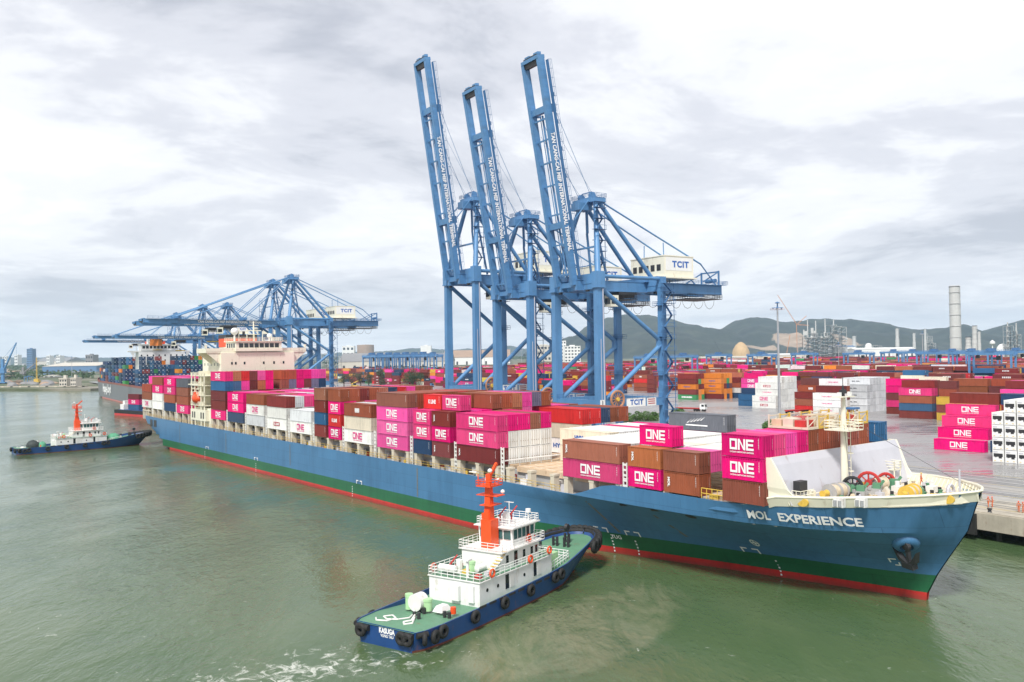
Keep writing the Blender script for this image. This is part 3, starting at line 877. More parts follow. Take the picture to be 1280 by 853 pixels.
# foremast
b = MB()
fm = (68.3, -3.0)
b.tube((*fm, 12.2), (*fm, 20.4), .46, .42, 12)
b.tube((*fm, 20.4), (*fm, 24.6), .34, .28, 10)
o = b.build('foremast', M['cream'], ship, smooth=40)
b = MB()
b.b2((fm[0] - 1.7, fm[1] - 1.7, 20.3), (fm[0] + 1.7, fm[1] + 1.7, 20.45)); b.rail([(fm[0] - 1.7, fm[1] - 1.7, 20.45), (fm[0] + 1.7, fm[1] - 1.7, 20.45), (fm[0] + 1.7, fm[1] + 1.7, 20.45), (fm[0] - 1.7, fm[1] + 1.7, 20.45), (fm[0] - 1.7, fm[1] - 1.7, 20.45)], 1.1, .05, 0, 1.2)
b.b2((fm[0] - .8, fm[1] - 1.5, 24.5), (fm[0] + .8, fm[1] + 1.5, 24.62))
for k in range(9): b.beam((fm[0] + .4, fm[1] + .85, 12.6 + k * .95), (fm[0] - .4, fm[1] + .85, 12.6 + k * .95), .08, .08)
b.tube((fm[0] + .4, fm[1] + .85, 12.3), (fm[0] + .4, fm[1] + .85, 21), .05, n=5); b.tube((fm[0] - .4, fm[1] + .85, 12.3), (fm[0] - .4, fm[1] + .85, 21), .05, n=5)
for zq in (15, 17.3): b.ring((fm[0], fm[1] + .9, zq), .65, .05, 'z', 10, 4)
b.build('mast_platform', M['cream'], o)
b = MB(); b.tube((*fm, 24.6), (*fm, 26.0), .26, .1, 8); b.box((fm[0], fm[1], 25.2), (.5, .9, .5)); b.tube((fm[0], fm[1], 25.5), (fm[0], fm[1], 27.1), .05, n=5)
b.build('mast_light', M['dark'], o)
b = MB(); b.box((fm[0] + .2, fm[1] - 1.2, 24.9), (.4, .4, .5)); b.box((fm[0] + .2, fm[1] + 1.2, 24.9), (.4, .4, .5)); b.box((fm[0] - .9, fm[1] + 1.0, 22.6), (.1, .9, .9))
b.build('lamp_box', M['white'], o)

# windlasses and mooring winches on the foredeck (local x forward, y port)
def deck_z(s): return rim(s) - 1.08
def drum(b, c, r, w, m, mf):
    x, y, z = c
    b.lathe([(r * .8, -w / 2), (r * .88, 0), (r * .8, w / 2)], (x, y, z), 18, m, 'y')
    for q in (-w / 2, w / 2):
        b.lathe([(.1, q - .06), (r, q - .06), (r, q + .06), (.1, q + .06)], (x, y, z), 20, mf, 'y')
def winch(px, py, yaw, drums, cap):
    g = ship_local(G(px, py, 13.0)); z = deck_z(g.x)
    w = bpy.data.objects.new('mooring_winch', None); link(w, ship, (g.x, g.y, z), (0, 0, yaw))
    b = MB(); L_ = sum(d[1] for d in drums) + .6
    y = -L_ / 2
    base = MB(); base.b2((-.9, -L_ / 2 - .3, 0), (.9, L_ / 2 + .3, .18)); 
    for q in (-L_ / 2, 0, L_ / 2): base.prism([(-.7, 0, .15), (.7, 0, .15), (.25, 0, 1.35), (-.25, 0, 1.35)], (0, q - .1, 0), (0, q + .1, 0))
    base.tube((0, -L_ / 2 - .3, 1.1), (0, L_ / 2 + .3, 1.1), .14, n=8)
    base.build('winch_frame', M['grey'], w)
    for r, wd, rope, fl in drums:
        d = MB(); drum(d, (0, y + wd / 2 + .2, 1.1), r, wd, 0, 1); y += wd + .15
        d.build('rope_drum', [M[rope], M[fl]], w, smooth=35)
    d = MB(); d.lathe([(0, -.5), (.42, -.5), (.34, -.1), (.3, .1), (.42, .4), (.42, .5), (0, .5)], (0, -L_ / 2 - .8, 1.1), 16, 0, 'y')
    d.build('warping_head', M[cap], w, smooth=40)
    d = MB(); d.box((.2, L_ / 2 + .7, .8), (1.1, .8, 1.1)); d.tube((.2, L_ / 2 + .7, 1.3), (.2, L_ / 2 + 1.4, 1.3), .3, n=10)
    d.build('gear_case', M['dgreen'], w)
    return w
winch(1047, 615, R(0), [(1.05, 1.35, 'rope', 'grey'), (1.05, 1.35, 'rope', 'grey'), (.8, .8, 'rope', 'dgreen')], 'yellow')
winch(1138, 622, R(8), [(.95, 1.2, 'rope', 'yellow'), (.95, 1.2, 'rope', 'yellow')], 'yellow')
def gypsy(px, py, r, mw, name='chain_windlass'):
    g = ship_local(G(px, py, 13.0)); z = deck_z(g.x)
    w = bpy.data.objects.new(name, None); link(w, ship, (g.x, g.y, z), (0, 0, R(20)))
    b = MB(); b.ring((0, 0, r + .1), r, .2, 'y', 22, 6)
    for i in range(8):
        a = math.pi * i / 4; b.beam((0, 0, r + .1), (r * math.cos(a), 0, r + .1 + r * math.sin(a)), .2, .14)
    b.lathe([(0, -.5), (.45, -.5), (.45, .5), (0, .5)], (0, 0, r + .1), 12, 0, 'y'); b.build('gypsy_wheel', M[mw], w, smooth=40)
    b = MB(); b.b2((-1.6, -1.3, 0), (1.6, -.5, .9)); b.b2((-.6, .5, 0), (.6, 1.5, 1.6)); b.tube((.3, -1.4, .9), (.3, 1.6, 1.1), .25, n=8); b.beam((-1.5, .4, .2), (.8, .4, 1.7), .25, .25)
    b.build('windlass_bed', M['grey'], w)
    b = MB(); b.box((1.1, -.9, 1.2), (.9, .7, .8)); b.beam((.9, -.6, .5), (1.8, .2, 1.8), .18, .3)
    b.build('brake_gear', M['dgreen'], w)
gypsy(1066, 611, 1.15, 'dark'); gypsy(1086, 608, 1.3, 'red'); gypsy(1108, 603, 1.0, 'red')
# small gear on the foredeck: bollards, hatches, lines, a locker, a lookout post
for px, py in ((1120, 614), (1068, 613), (1160, 613), (1180, 611), (1128, 600), (1150, 606), (1030, 609)):
    b = MB(); g = ship_local(G(px, py, 13.1)); z = deck_z(g.x)
    for k in (-.5, .5): b.tube((g.x + k, g.y, z), (g.x + k, g.y, z + .75), .22, n=10)
    b.b2((g.x - .9, g.y - .3, z), (g.x + .9, g.y + .3, z + .08)); b.build('bollard', M['dark'], ship)
for px, py, sx in ((1176, 612, 2.2), (1190, 611, 1.6), (1164, 613, 1.6)):
    b = MB(); g = ship_local(G(px, py, 13.6)); b.box((g.x, g.y, deck_z(g.x) + .3), (sx, .8, .35), rot=Matrix.Rotation(.5, 3, 'Z')); b.build('mooring_gear', M['yellow'], ship)
for px, py in ((1145, 599), (1189, 613)):
    b = MB(); g = ship_local(G(px, py, 13.4)); b.ring((g.x, g.y, deck_z(g.x) + .2), .6, .18, 'z', 12, 5); b.build('coiled_line', M['yellow'], ship)
for px, py in ((1165, 608), (1122, 606)):
    b = MB(); g = ship_local(G(px, py, 13.1)); z = deck_z(g.x); b.box((g.x, g.y, z + .4), (1.0, 1.3, .8)); b.tube((g.x, g.y, z + .8), (g.x, g.y, z + 1.4), .3, n=8); b.build('deck_vent', M['offwhite'], ship)
b = MB(); g = ship_local(G(1113, 593, 13.2)); z = deck_z(g.x)
for dx in (-1, 1):
    for dy in (-.8, .8): b.tube((g.x + dx, g.y + dy, z), (g.x + dx, g.y + dy, z + 3.2), .08, n=5)
b.b2((g.x - 1.1, g.y - .9, z + 2.0), (g.x + 1.1, g.y + .9, z + 2.1)); b.rail([(g.x - 1.1, g.y - .9, z + 2.1), (g.x + 1.1, g.y - .9, z + 2.1), (g.x + 1.1, g.y + .9, z + 2.1), (g.x - 1.1, g.y + .9, z + 2.1), (g.x - 1.1, g.y - .9, z + 2.1)], 1.1, .05)
b.build('lookout_stand', M['cream'], ship)
b = MB(); g = ship_local(G(1200, 612, 14)); z = deck_z(g.x); b.tube((g.x, g.y, z), (g.x, g.y, z + 3.6), .13, n=8); b.tube((g.x - .5, g.y, z + 1.3), (g.x - .5, g.y, z + 1.31), .1); b.ring((g.x - 1.6, g.y + 1.2, z + .7), .8, .2, 'x', 14, 5)
b.build('jackstaff', M['lgrey'], ship)
b = MB(); g = ship_local(G(970, 612, 13)); z = 12.3
b.box((68.0, -12.4, 14.1), (.9, 1.6, 1.4)); b.build('control_panel', M['dark'], ship)
b = MB(); b.rail([(67.6, -13.6, 12.2), (68.8, -13.6, 12.2), (68.8, -10.8, 12.2)], 1.5, .05, 0, .8); b.box((68.3, -10.5, 12.8), (.7, .7, 1.3))
b.build('panel_guard', M['cream'], ship)
b = MB(); b.tube((68.9, -10.5, 13.2), (68.9, -4.2, 13.4), .07, n=6)
b.build('guard_pipe', M['cream'], ship)
b = MB(); b.rail([(55.6, -15.7, 11.6), (59.0, -15.7, 11.6), (59.0, -13.9, 11.6)], 1.3, .06, 0, .9, 2); b.box((57.3, -15.2, 11.9), (1.2, .6, .5)); b.build('side_guard', M['yellow'], ship)
b = MB(); b.tube((68.3, -3.0, 22), (82.8, 0, 14.0), .025, n=4); b.tube((68.3, -3.0, 21.5), (72, -8, 14), .025, n=4); b.build('mast_stay', M['dark'], ship)

# accommodation block
house = bpy.data.objects.new('deckhouse', None); link(house, ship, (-133, 0, 0))
b = MB()
b.b2((-17, -11.9, 9.05), (0, 11.9, 32.6), 0)
b.b2((-15, -14.9, 9.05), (-1.0, 14.9, 15.5), 0)
b.b2((-9.5, -16.3, 32.6), (-.6, 16.3, 33.0), 0)                 # bridge wing deck
b.b2((-.75, -16.3, 33.0), (-.55, -7.2, 34.0), 0); b.b2((-.75, 7.2, 33.0), (-.55, 16.3, 34.0), 0)
b.b2((-9.5, -16.3, 33.0), (-.6, -16.1, 34.0), 0); b.b2((-9.5, 16.1, 33.0), (-.6, 16.3, 34.0), 0)
for sg in (-1, 1):
    for xx in (-1.0, -8.9): b.prism([(xx, sg * 11.9, 29.0), (xx, sg * 11.9, 32.6), (xx, sg * 16.2, 32.6)], (-.18, 0, 0), (.18, 0, 0), 0)
b.build('house_block', M['cream'], house)
b = MB()
b.b2((-8.5, -7.4, 33.0), (.5, 7.4, 36.0), 0); b.b2((-8.9, -7.9, 36.0), (.9, 7.9, 36.25), 0); b.b2((-.2, -7.6, 33.0), (.7, 7.6, 33.9), 0)
w = b.build('wheelhouse', M['cream'], house)
def panes(name, boxes, mt, par):
    for lo, hi in boxes: b = MB(); b.b2(lo, hi); b.build(name, M[mt], par)
panes('bridge_window', [((.52, -6.5 + k * 1.66, 34.15), (.56, -5.15 + k * 1.66, 35.5)) for k in range(8)] + [((-7.6 + k * 1.9, -7.44, 34.15), (-6.3 + k * 1.9, -7.41, 35.5)) for k in range(4)], 'glass', w)
cw = []
for z in (29.3, 25.6, 21.9):
    for y in (-8.6, -7.4, -4.6, -1.6, 1.6, 5, 8.2):
        if rng.random() < .92: cw.append(((.02, y - .28, z - .4), (.06, y + .28, z + .4)))
for z in (14, 17, 20, 23, 26, 29):
    for x in (-15, -12, -9, -6, -3): cw.append(((x - .28, -11.95, z - .4), (x + .28, -11.92, z + .4)))
panes('cabin_window', cw, 'glass', house)
b = MB()
b.b2((-25.5, -5, 11), (-18.5, 5, 36), 0); b.b2((-25.6, -5.1, 34.6), (-18.4, 5.1, 37.4), 1); b.b2((-25.65, -5.15, 37.4), (-18.35, 5.15, 38.6), 2)
for y in (-2, 0, 2): b.tube((-22, y, 38.5), (-22, y, 39.8), .45, n=8, m=2)
b.build('funnel', [M['cream'], M['orange'], M['dark']], ship, (-133 + 4, 0, 0))
b = MB()
for y, h in ((-5.2, 4.2), (-2.6, 3.0), (2.5, 3.2), (5.5, 2.4)): b.tube((-3, y, 36.2), (-3, y, 36.2 + h), .12, n=6)
b.tube((-4, 0, 36.2), (-4, 0, 42.6), .32, .2, 8); b.beam((-4, -2.4, 39.6), (-4, 2.4, 39.6), .25, .25); b.beam((-4, -1.6, 41.3), (-4, 1.6, 41.3), .18, .18); b.box((-3.6, 0, 38.4), (1.4, 3.4, .16))
b.rail([(-8.7, -7.7, 36.25), (.8, -7.7, 36.25), (.8, 7.7, 36.25), (-8.7, 7.7, 36.25)], 1.1, .05, 0, 1.5)
for y in (-16.2, 16.2): b.box((-1.2, y, 34.6), (.6, .6, 1.0))
b.build('radar_mast', M['cream'], house)
for c, r in (((-3, -6.6, 39.3), 1.15), ((-5.5, 5.8, 38.0), .8)):
    b = MB(); b.lathe([(0, -r)] + [(r * math.cos(a), r * math.sin(a)) for a in [-1.2, -.8, -.4, 0, .4, .8, 1.2]] + [(0, r)], c, 14); b.tube((c[0], c[1], 36.2), (c[0], c[1], c[2] - r * .8), .3, n=8); b.build('radome', M['white'], house, smooth=60)
# starboard stair tower, boat deck and davit
b = MB()
b.b2((-9.4, -15.8, 15.5), (-9.1, -12.2, 27), 0)
for z in (16.2, 19.3, 22.4, 25.4): b.b2((-16, -16.2, z), (-3.5, -11.9, z + .16), 0); b.rail([(-16, -16.1, z + .16), (-3.5, -16.1, z + .16)], 1.05, .06, 0, 1.4)
for xx in (-15.8, -12.5, -6.8, -3.7): b.tube((xx, -15.9, 9), (xx, -15.9, 26.4), .2, n=6)
for z in (16.3, 19.4, 22.5): b.beam((-14.6, -13.4, z), (-11, -13.4, z + 3.1), .8, .12); b.beam((-11.5, -15.5, z), (-8, -15.5, z + 3.1), .1, .1)
b.b2((-18.5, -16.2, 22.6), (-9, -12, 22.9), 0); b.prism([(-14, -15, 22.6), (-10, -15, 22.6), (-10, -15, 19.8)], (0, -.15, 0), (0, .15, 0), 0)
b.build('stair_tower', M['cream'], house)
b = MB()
b.b2((-16.6, -16.05, 11.6), (-2.4, -13.0, 15.0), 0)
b.build('boat_station', M['cream'], house)
panes('station_opening', [((x - .5, -16.1, 12.3), (x + .5, -16.06, 14.2)) for x in (-14.6, -12.6, -6.5, -4.4)], 'dark', house)
b = MB()
prof = [(0, -3.6), (.9, -3.1), (1.35, -1.6), (1.5, 0), (1.35, 1.6), (.9, 3.1), (0, 3.6)]
b.lathe(prof, (0, 0, 0), 16, 0, 'x'); b.b2((-1.6, -.8, 1.0), (.4, .8, 1.9))
lb = b.build('lifeboat', M['orange'], house, (-11.4, -15.6, 18.4), smooth=50); lb.scale = (.8, 1, 1.05)
for x in (-13.8, -9.0): b = MB(); b.beam((x, -14.2, 15.0), (x, -15.4, 21.6), .3, .45); b.beam((x, -15.4, 21.6), (x, -16.6, 21.4), .3, .4); b.build('davit', M['cream'], house)

lr = random.Random(4)
for k, (px, py, ln, mt) in enumerate(((1090, 615, 5, 'rope'), (1150, 616, 4, 'offwhite'), (1110, 618, 6, 'rope'), (1060, 615, 3, 'offwhite'), (1172, 609, 3, 'rope'), (1134, 606, 5, 'offwhite'))):
    g = ship_local(G(px, py, 13.0)); z = deck_z(g.x) + .07; b = MB(); p = Vector((g.x, g.y, z)); pts = [p.copy()]; a = lr.random() * 6
    for q in range(ln * 3): a += lr.gauss(0, .6); p = p + Vector((math.cos(a) * .45, math.sin(a) * .45, 0)); pts.append(p.copy())
    b.path(pts, .06, 5); b.build('mooring_line', M[mt], ship)
for px, py in ((1075, 617), (1100, 612), (1145, 613), (1022, 612), (1188, 615), (1158, 600)):
    g = ship_local(G(px, py, 13.0)); z = deck_z(g.x); b = MB(); b.b2((g.x - .45, g.y - .35, z), (g.x + .45, g.y + .35, z + .5)); b.tube((g.x, g.y, z + .5), (g.x, g.y, z + .75), .12, n=8); b.build('deck_hatch', M['lgrey'], ship)

for px, py in ((1052, 618), (1094, 619), (1116, 620), (1156, 617), (1176, 615), (1132, 609), (1160, 604), (1142, 600)):
    g = ship_local(G(px, py, 13.0)); z = deck_z(g.x); b = MB(); b.b2((g.x - .3, g.y - .3, z), (g.x + .3, g.y + .3, z + .2)); b.lathe([(.18, .2), (.3, .25), (.2, .5), (.3, .75), (0, .8)], (g.x, g.y, z), 10); b.build('guide_roller', M['rope' if px % 4 else 'dgreen'], ship)
for px, py, w_, mt in ((1066, 620, 1.6, 'rope'), (1108, 611, 1.4, 'beige'), (1126, 616, 1.1, 'tan'), (1100, 600, 1.5, 'beige'), (1150, 610, 1.2, 'tan')):
    g = ship_local(G(px, py, 13.0)); z = deck_z(g.x); b = MB(); b.b2((g.x - w_ / 2, g.y - .5, z), (g.x + w_ / 2, g.y + .5, z + .35)); b.prism([(g.x - .4, g.y - .4, z + .35), (g.x + .5, g.y - .4, z + .35), (g.x, g.y - .4, z + 1.1)], (0, 0, 0), (0, .7, 0)); b.build('chain_stopper', M[mt], ship)
winch(1098, 606, R(-14), [(.85, 1.0, 'rope', 'grey'), (.85, 1.0, 'rope', 'beige')], 'yellow')
for k, (a, c) in enumerate((((1040, 616), (1100, 620)), ((1104, 616), (1180, 618)), ((1128, 603), (1172, 608)))):
    p, q = ship_local(G(*a, 13.0)), ship_local(G(*c, 13.0)); b = MB(); b.tube((p.x, p.y, deck_z(p.x) + .25), (q.x, q.y, deck_z(q.x) + .25), .09, n=6); b.build('deck_pipe', M['beige'], ship)
# ------------------------------------------------------------------ containers
CH, CW = 2.79, 2.39                   # height and width; tiers stand 2.85 apart
TIER, ROW = 2.85, 2.46
PAL = dict(P=(.72, .003, .175), p=(.78, .06, .33), B=(.30, .080, .038), R=(.185, .030, .026), O=(.43, .135, .065), W=(.78, .78, .75), C=(.74, .66, .52),
           N=(.022, .055, .125), G=(.11, .12, .145), E=(.60, .03, .03), L=(.60, .62, .64), Y=(.62, .40, .06), V=(.16, .15, .24), K=(.05, .28, .10), A=(.72, .23, .03), M=(.22, .05, .045), b=(.03, .12, .26))
WORD = dict(P='magenta', p='faded pink', B='brown', R='maroon', O='orange-brown', W='white', C='cream', N='navy blue', G='dark grey', E='bright red', L='pale grey', Y='yellow', V='dusky violet', K='green', A='orange', M='dark red', b='steel blue')
def corrugated(b, x0, x1, y, z0, z1, sgn, pitch=.36, dep=.085, m=0):
    n = max(2, round((x1 - x0) / pitch)); p = (x1 - x0) / n
    xs = []
    for i in range(n):
        a = x0 + i * p
        xs += [(a, 0), (a + p * .34, 0), (a + p * .5, dep), (a + p * .84, dep)]
    xs.append((x1, 0))
    for (xa, da), (xb, db) in zip(xs, xs[1:]):
        ya, yb = y - sgn * da, y - sgn * db
        b.quad((xa, ya, z0), (xb, yb, z0), (xb, yb, z1), (xa, ya, z1), m)
def container_mesh(L_, kind='dry'):
    b = MB(); h, w = CH, CW / 2; x = L_ / 2; r = .12
    for sx in (-1, 1):
        for sy in (-1, 1):
            b.box((sx * (x - r / 2), sy * (w - r / 2), h / 2), (r, r, h))
            for z in (.07, h - .07): b.box((sx * (x - .1), sy * (w - .085), z), (.22, .2, .16))
    for sy in (-1, 1):
        b.b2((-x + r, sy * w - (sy > 0) * .07, .02), (x - r, sy * w + (sy < 0) * .07, .16)); b.b2((-x + r, sy * w - (sy > 0) * .07, h - .10), (x - r, sy * w + (sy < 0) * .07, h - .02))
        if kind == 'dry': corrugated(b, -x + r, x - r, sy * (w - .025), .16, h - .10, sy)
        else: b.quad((-x + r, sy * (w - .03), .16), (x - r, sy * (w - .03), .16), (x - r, sy * (w - .03), h - .1), (-x + r, sy * (w - .03), h - .1))
    n = 24 if L_ > 8 else 12
    for i in range(n):
        a0, a1 = -x + .1 + (L_ - .2) * i / n, -x + .1 + (L_ - .2) * (i + 1) / n
        b.quad((a0, -w + .05, h - .03), (a0 + (a1 - a0) * .5, -w + .05, h - .03), (a0 + (a1 - a0) * .5, w - .05, h - .03), (a0, w - .05, h - .03))
        b.quad((a0 + (a1 - a0) * .5, -w + .05, h - .03), (a1, -w + .05, h - .05), (a1, w - .05, h - .05), (a0 + (a1 - a0) * .5, w - .05, h - .03))
    b.quad((-x + .1, -w + .05, .1), (x - .1, -w + .05, .1), (x - .1, w - .05, .1), (-x + .1, w - .05, .1))
    # plain front wall at -x (ribbed), recess for the doors at +x
    for i in range(8):
        y0, y1 = -w + r + (CW - 2 * r) * i / 8, -w + r + (CW - 2 * r) * (i + 1) / 8; d = .05 if i % 2 else .02
        b.quad((-x + d, y0, .16), (-x + d, y1, .16), (-x + d, y1, h - .1), (-x + d, y0, h - .1))
    b.b2((x - .12, -w + r, h - .16), (x - .01, w - r, h - .02)); b.b2((x - .12, -w + r, .02), (x - .01, w - r, .16))
    return b.mesh('container_' + kind, M['cont'])
CM = {(l, k): container_mesh(l, k) for l in (12.19, 6.06) for k in ('dry', 'reefer')}
M['cont_d'] = container_material('container_hardware', False, .52)
def door_mesh(kind):
    b = MB(); h, w = CH, CW / 2; r = .12
    for sg in (-1, 1):
        b.b2((-.07, .012 if sg > 0 else -w + r, .16), (-.02, w - r if sg > 0 else -.012, h - .16), 0)
        for q in (.22, .72):
            y = sg * (w - r) * q; b.tube((.0, y, .12), (.0, y, h - .12), .028, n=5, m=1)
            b.b2((-.02, y - .22, .95), (.02, y + .02, 1.03), 1)
        b.b2((-.075, sg * .012, .16), (-.06, sg * (w - r), h - .16), 1) if sg > 0 else None
        for z in (.5, 1.4, 2.3): b.b2((-.03, sg * (w - r) - .09, z - .08), (.0, sg * (w - r) + .09, z + .08), 0)
    return b.mesh('door_' + kind, [M['cont'], M['cont_d'] if kind == 'dry' else M['hinge']])
M['hinge'] = paint('rusty_door_hardware', (.34, .27, .20), .6, var=.3, scale=2, rust=.2)
DOOR = {'dry': door_mesh('dry'), 'reefer': door_mesh('reefer')}
def decal_mesh():
    b = MB()
    [b.b2((.012, .84, 1.0 + .17 * k), (.018, .87, 1.10 + .17 * k)) for k in range(8)]
    return b.mesh('marking', M['letter_w'])
DECAL = decal_mesh()
def unit_mesh():
    b = MB(); h, w = CH, CW / 2
    b.b2((-.1, -w + .12, .16), (.01, w - .12, h - .1), 0)
    b.b2((.012, -w + .25, 1.25), (.05, w - .25, 2.0), 1); b.lathe([(0, .05), (.36, .05), (.36, .09), (.3, .1), (.0, .06)], (.0, -.5, 1.5), 12, 1, 'x'); b.b2((.012, .1, .9), (.06, .75, 1.3), 1)
    b.b2((.012, -w + .2, 2.2), (.03, -.1, 2.45), 2); b.b2((.012, -.9, .3), (.03, -.5, .42), 3); b.b2((.012, .4, .3), (.03, .8, .42), 3)
    return b.mesh('cooling_unit', [M['white'], M['dark'], M['lgrey'], M['yellow']])
UNIT = unit_mesh()
def line_logo(matname, L_):
    """the three big block letters with a line of small letters under them"""
    b = MB(); Wd, H = (3.55, 1.36) if L_ < 8 else (4.2, 1.42); t = H * .2
    def r(x0, z0, x1, z1): b.quad((x0, 0, z0), (x1, 0, z0), (x1, 0, z1), (x0, 0, z1))
    lw = Wd * .31; gp = Wd * .035
    # O : a square ring whose inner corner is notched
    x = 0
    r(x, 0, x + lw, t); r(x, t, x + t * .8, H); r(x + t * .8, H - t, x + lw, H); r(x + lw - t * 1.0, t, x + lw, H - t)
    # N
    x = lw + gp
    r(x, 0, x + t, H); r(x + lw - t, 0, x + lw, H)
    b.quad((x + t, 0, H), (x + t, 0, H - t * 1.4), (x + lw - t, 0, 0), (x + lw - t, 0, t * 1.4))
    # E
    x = 2 * (lw + gp)
    r(x, 0, x + t, H); r(x + t, 0, x + lw, t); r(x + t, H / 2 - t / 2, x + lw * .94, H / 2 + t / 2); r(x + t, H - t, x + lw, H)
    for i in range(len(b.v)): v = b.v[i]; b.v[i] = (v[0] - Wd / 2, v[1], v[2] - H / 2 + .16)
    me = b.mesh('lettering', M[matname])
    tm = text_mesh('OCEAN NETWORK EXPRESS', Wd, .19, .03, matname)
    import bmesh
    bm = bmesh.new(); bm.from_mesh(me)
    t2 = tm.copy(); t2.transform(Matrix.Translation((0, 0, -H / 2 - .12)) @ Matrix.Rotation(math.pi / 2, 4, 'X')); bm.from_mesh(t2)
    bm.to_mesh(me); bm.free(); bpy.data.meshes.remove(t2)
    return me
LOGO = {(m, l): line_logo(m, l) for m in ('letter_w', 'letter_m') for l in (12.19, 6.06)}
def text_logo(txt, w, h, m, bold=.03):
    me = text_mesh(txt, w, h, bold, m).copy(); me.transform(Matrix.Rotation(math.pi / 2, 4, 'X')); return me
LG_TXT = {}
def small_logo(key):
    if key not in LG_TXT:
        if key == 'kline_red':      # white word on a crimson panel
            b = MB(); b.quad((-1.9, .004, -.5), (1.9, .004, -.5), (1.9, .004, .5), (-1.9, .004, .5)); me = b.mesh('lettering', [M['letter_r'], M['letter_w']])
            import bmesh
            t2 = text_logo('K LINE', 3.1, .62, 'letter_w', .05); bm = bmesh.new(); bm.from_mesh(me)
            n0 = len(bm.faces); bm.from_mesh(t2); bm.faces.ensure_lookup_table()
            for f in bm.faces[n0:]: f.material_index = 1
            bm.to_mesh(me); bm.free()
        elif key == 'kline_white': me = text_logo('K LINE', 2.6, .8, 'letter_w', .05)
        elif key == 'hyundai': me = text_logo('HYUNDAI', 6.6, .85, 'letter_b', .05)
        elif key == 'h_mark': me = text_logo('HMM', 2.2, .9, 'letter_b', .08)
        elif key == 'yml': me = text_logo('YANG MING', 4.6, .55, 'letter_m', .02)
        elif key == 'mol': me = text_logo('MOL  MOL', 3.4, .4, 'letter_k', .05)
        elif key == 'block':
            b = MB()
            for k in range(4): b.b2((-1.0 + k * .52, -.01, -.3), (-.58 + k * .52, 0, .42)); b.b2((-.94 + k * .52, -.01, -.55), (-.64 + k * .52, 0, -.3))
            me = b.mesh('lettering', M['letter_w'])
        elif key == 'swash':
            b = MB()
            for k in range(5): b.quad((-2.2 + k * .7, 0, -.2 + k * .12), (-1.9 + k * .7, 0, -.2 + k * .12), (-1.0 + k * .7, 0, .55 + k * .1), (-1.5 + k * .7, 0, .2 + k * .12))
            b.quad((-2.4, 0, -.65), (2.2, 0, -.65), (2.2, 0, -.45), (-2.4, 0, -.45)); me = b.mesh('lettering', M['letter_w'])
        elif key == 'vert':         # upright line of small letters near the end
            me = text_logo('MOL', 1.3, .42, 'letter_w', .05); me.transform(Matrix.Rotation(math.pi / 2, 4, 'Y'))
        elif key == 'hapag': me = text_logo('Hapag-Lloyd', 4.2, .8, 'letter_b', .04)
        elif key == 'green': me = text_logo('EVERGREEN', 7.0, .9, 'letter_w', .06)
        LG_TXT[key] = me
    return LG_TXT[key]
SIDE_MARK = {}
def side_mark(L_):
    if L_ not in SIDE_MARK:
        b = MB(); x = L_ / 2
        for k in range(9): b.b2((x - .55 - .05 * (k % 2), -.008, 1.15 + k * .15), (x - .49, 0, 1.22 + k * .15))
        SIDE_MARK[L_] = b.mesh('marking', M['letter_w'])
    return SIDE_MARK[L_]
ORD = ['bottom', 'second', 'third', 'fourth', 'fifth', 'sixth', 'seventh']
def nth(n): return ['first', 'second', 'third', 'fourth', 'fifth', 'sixth', 'seventh', 'eighth', 'ninth', 'tenth', 'eleventh', 'twelfth', 'thirteenth', 'fourteenth', 'fifteenth', 'sixteenth', 'seventeenth', 'eighteenth', 'nineteenth'][n]
BIGC = []
KEEP = "22221111100000022221111100000002222111000000000222211110001000000000000000022222222222222222222222222222222211111111002222222211000002222221101111002211000000000022221111111110002222222222222000222211111000000222222222221000022221121111100122222220022002200222222222222222222222222222222222222222222222222222122222222110000222221000000002222222222221212222222220120020001220000122221112212212111121111211111111111000122221112200111222220010222200122010221102100012222001200012000012221112121222211221112211111111121111211111220120022000122222100122222211111111111111122222111111111122222000112222111112222222222222200000000002"
REST = MB(); NCALL = [0]
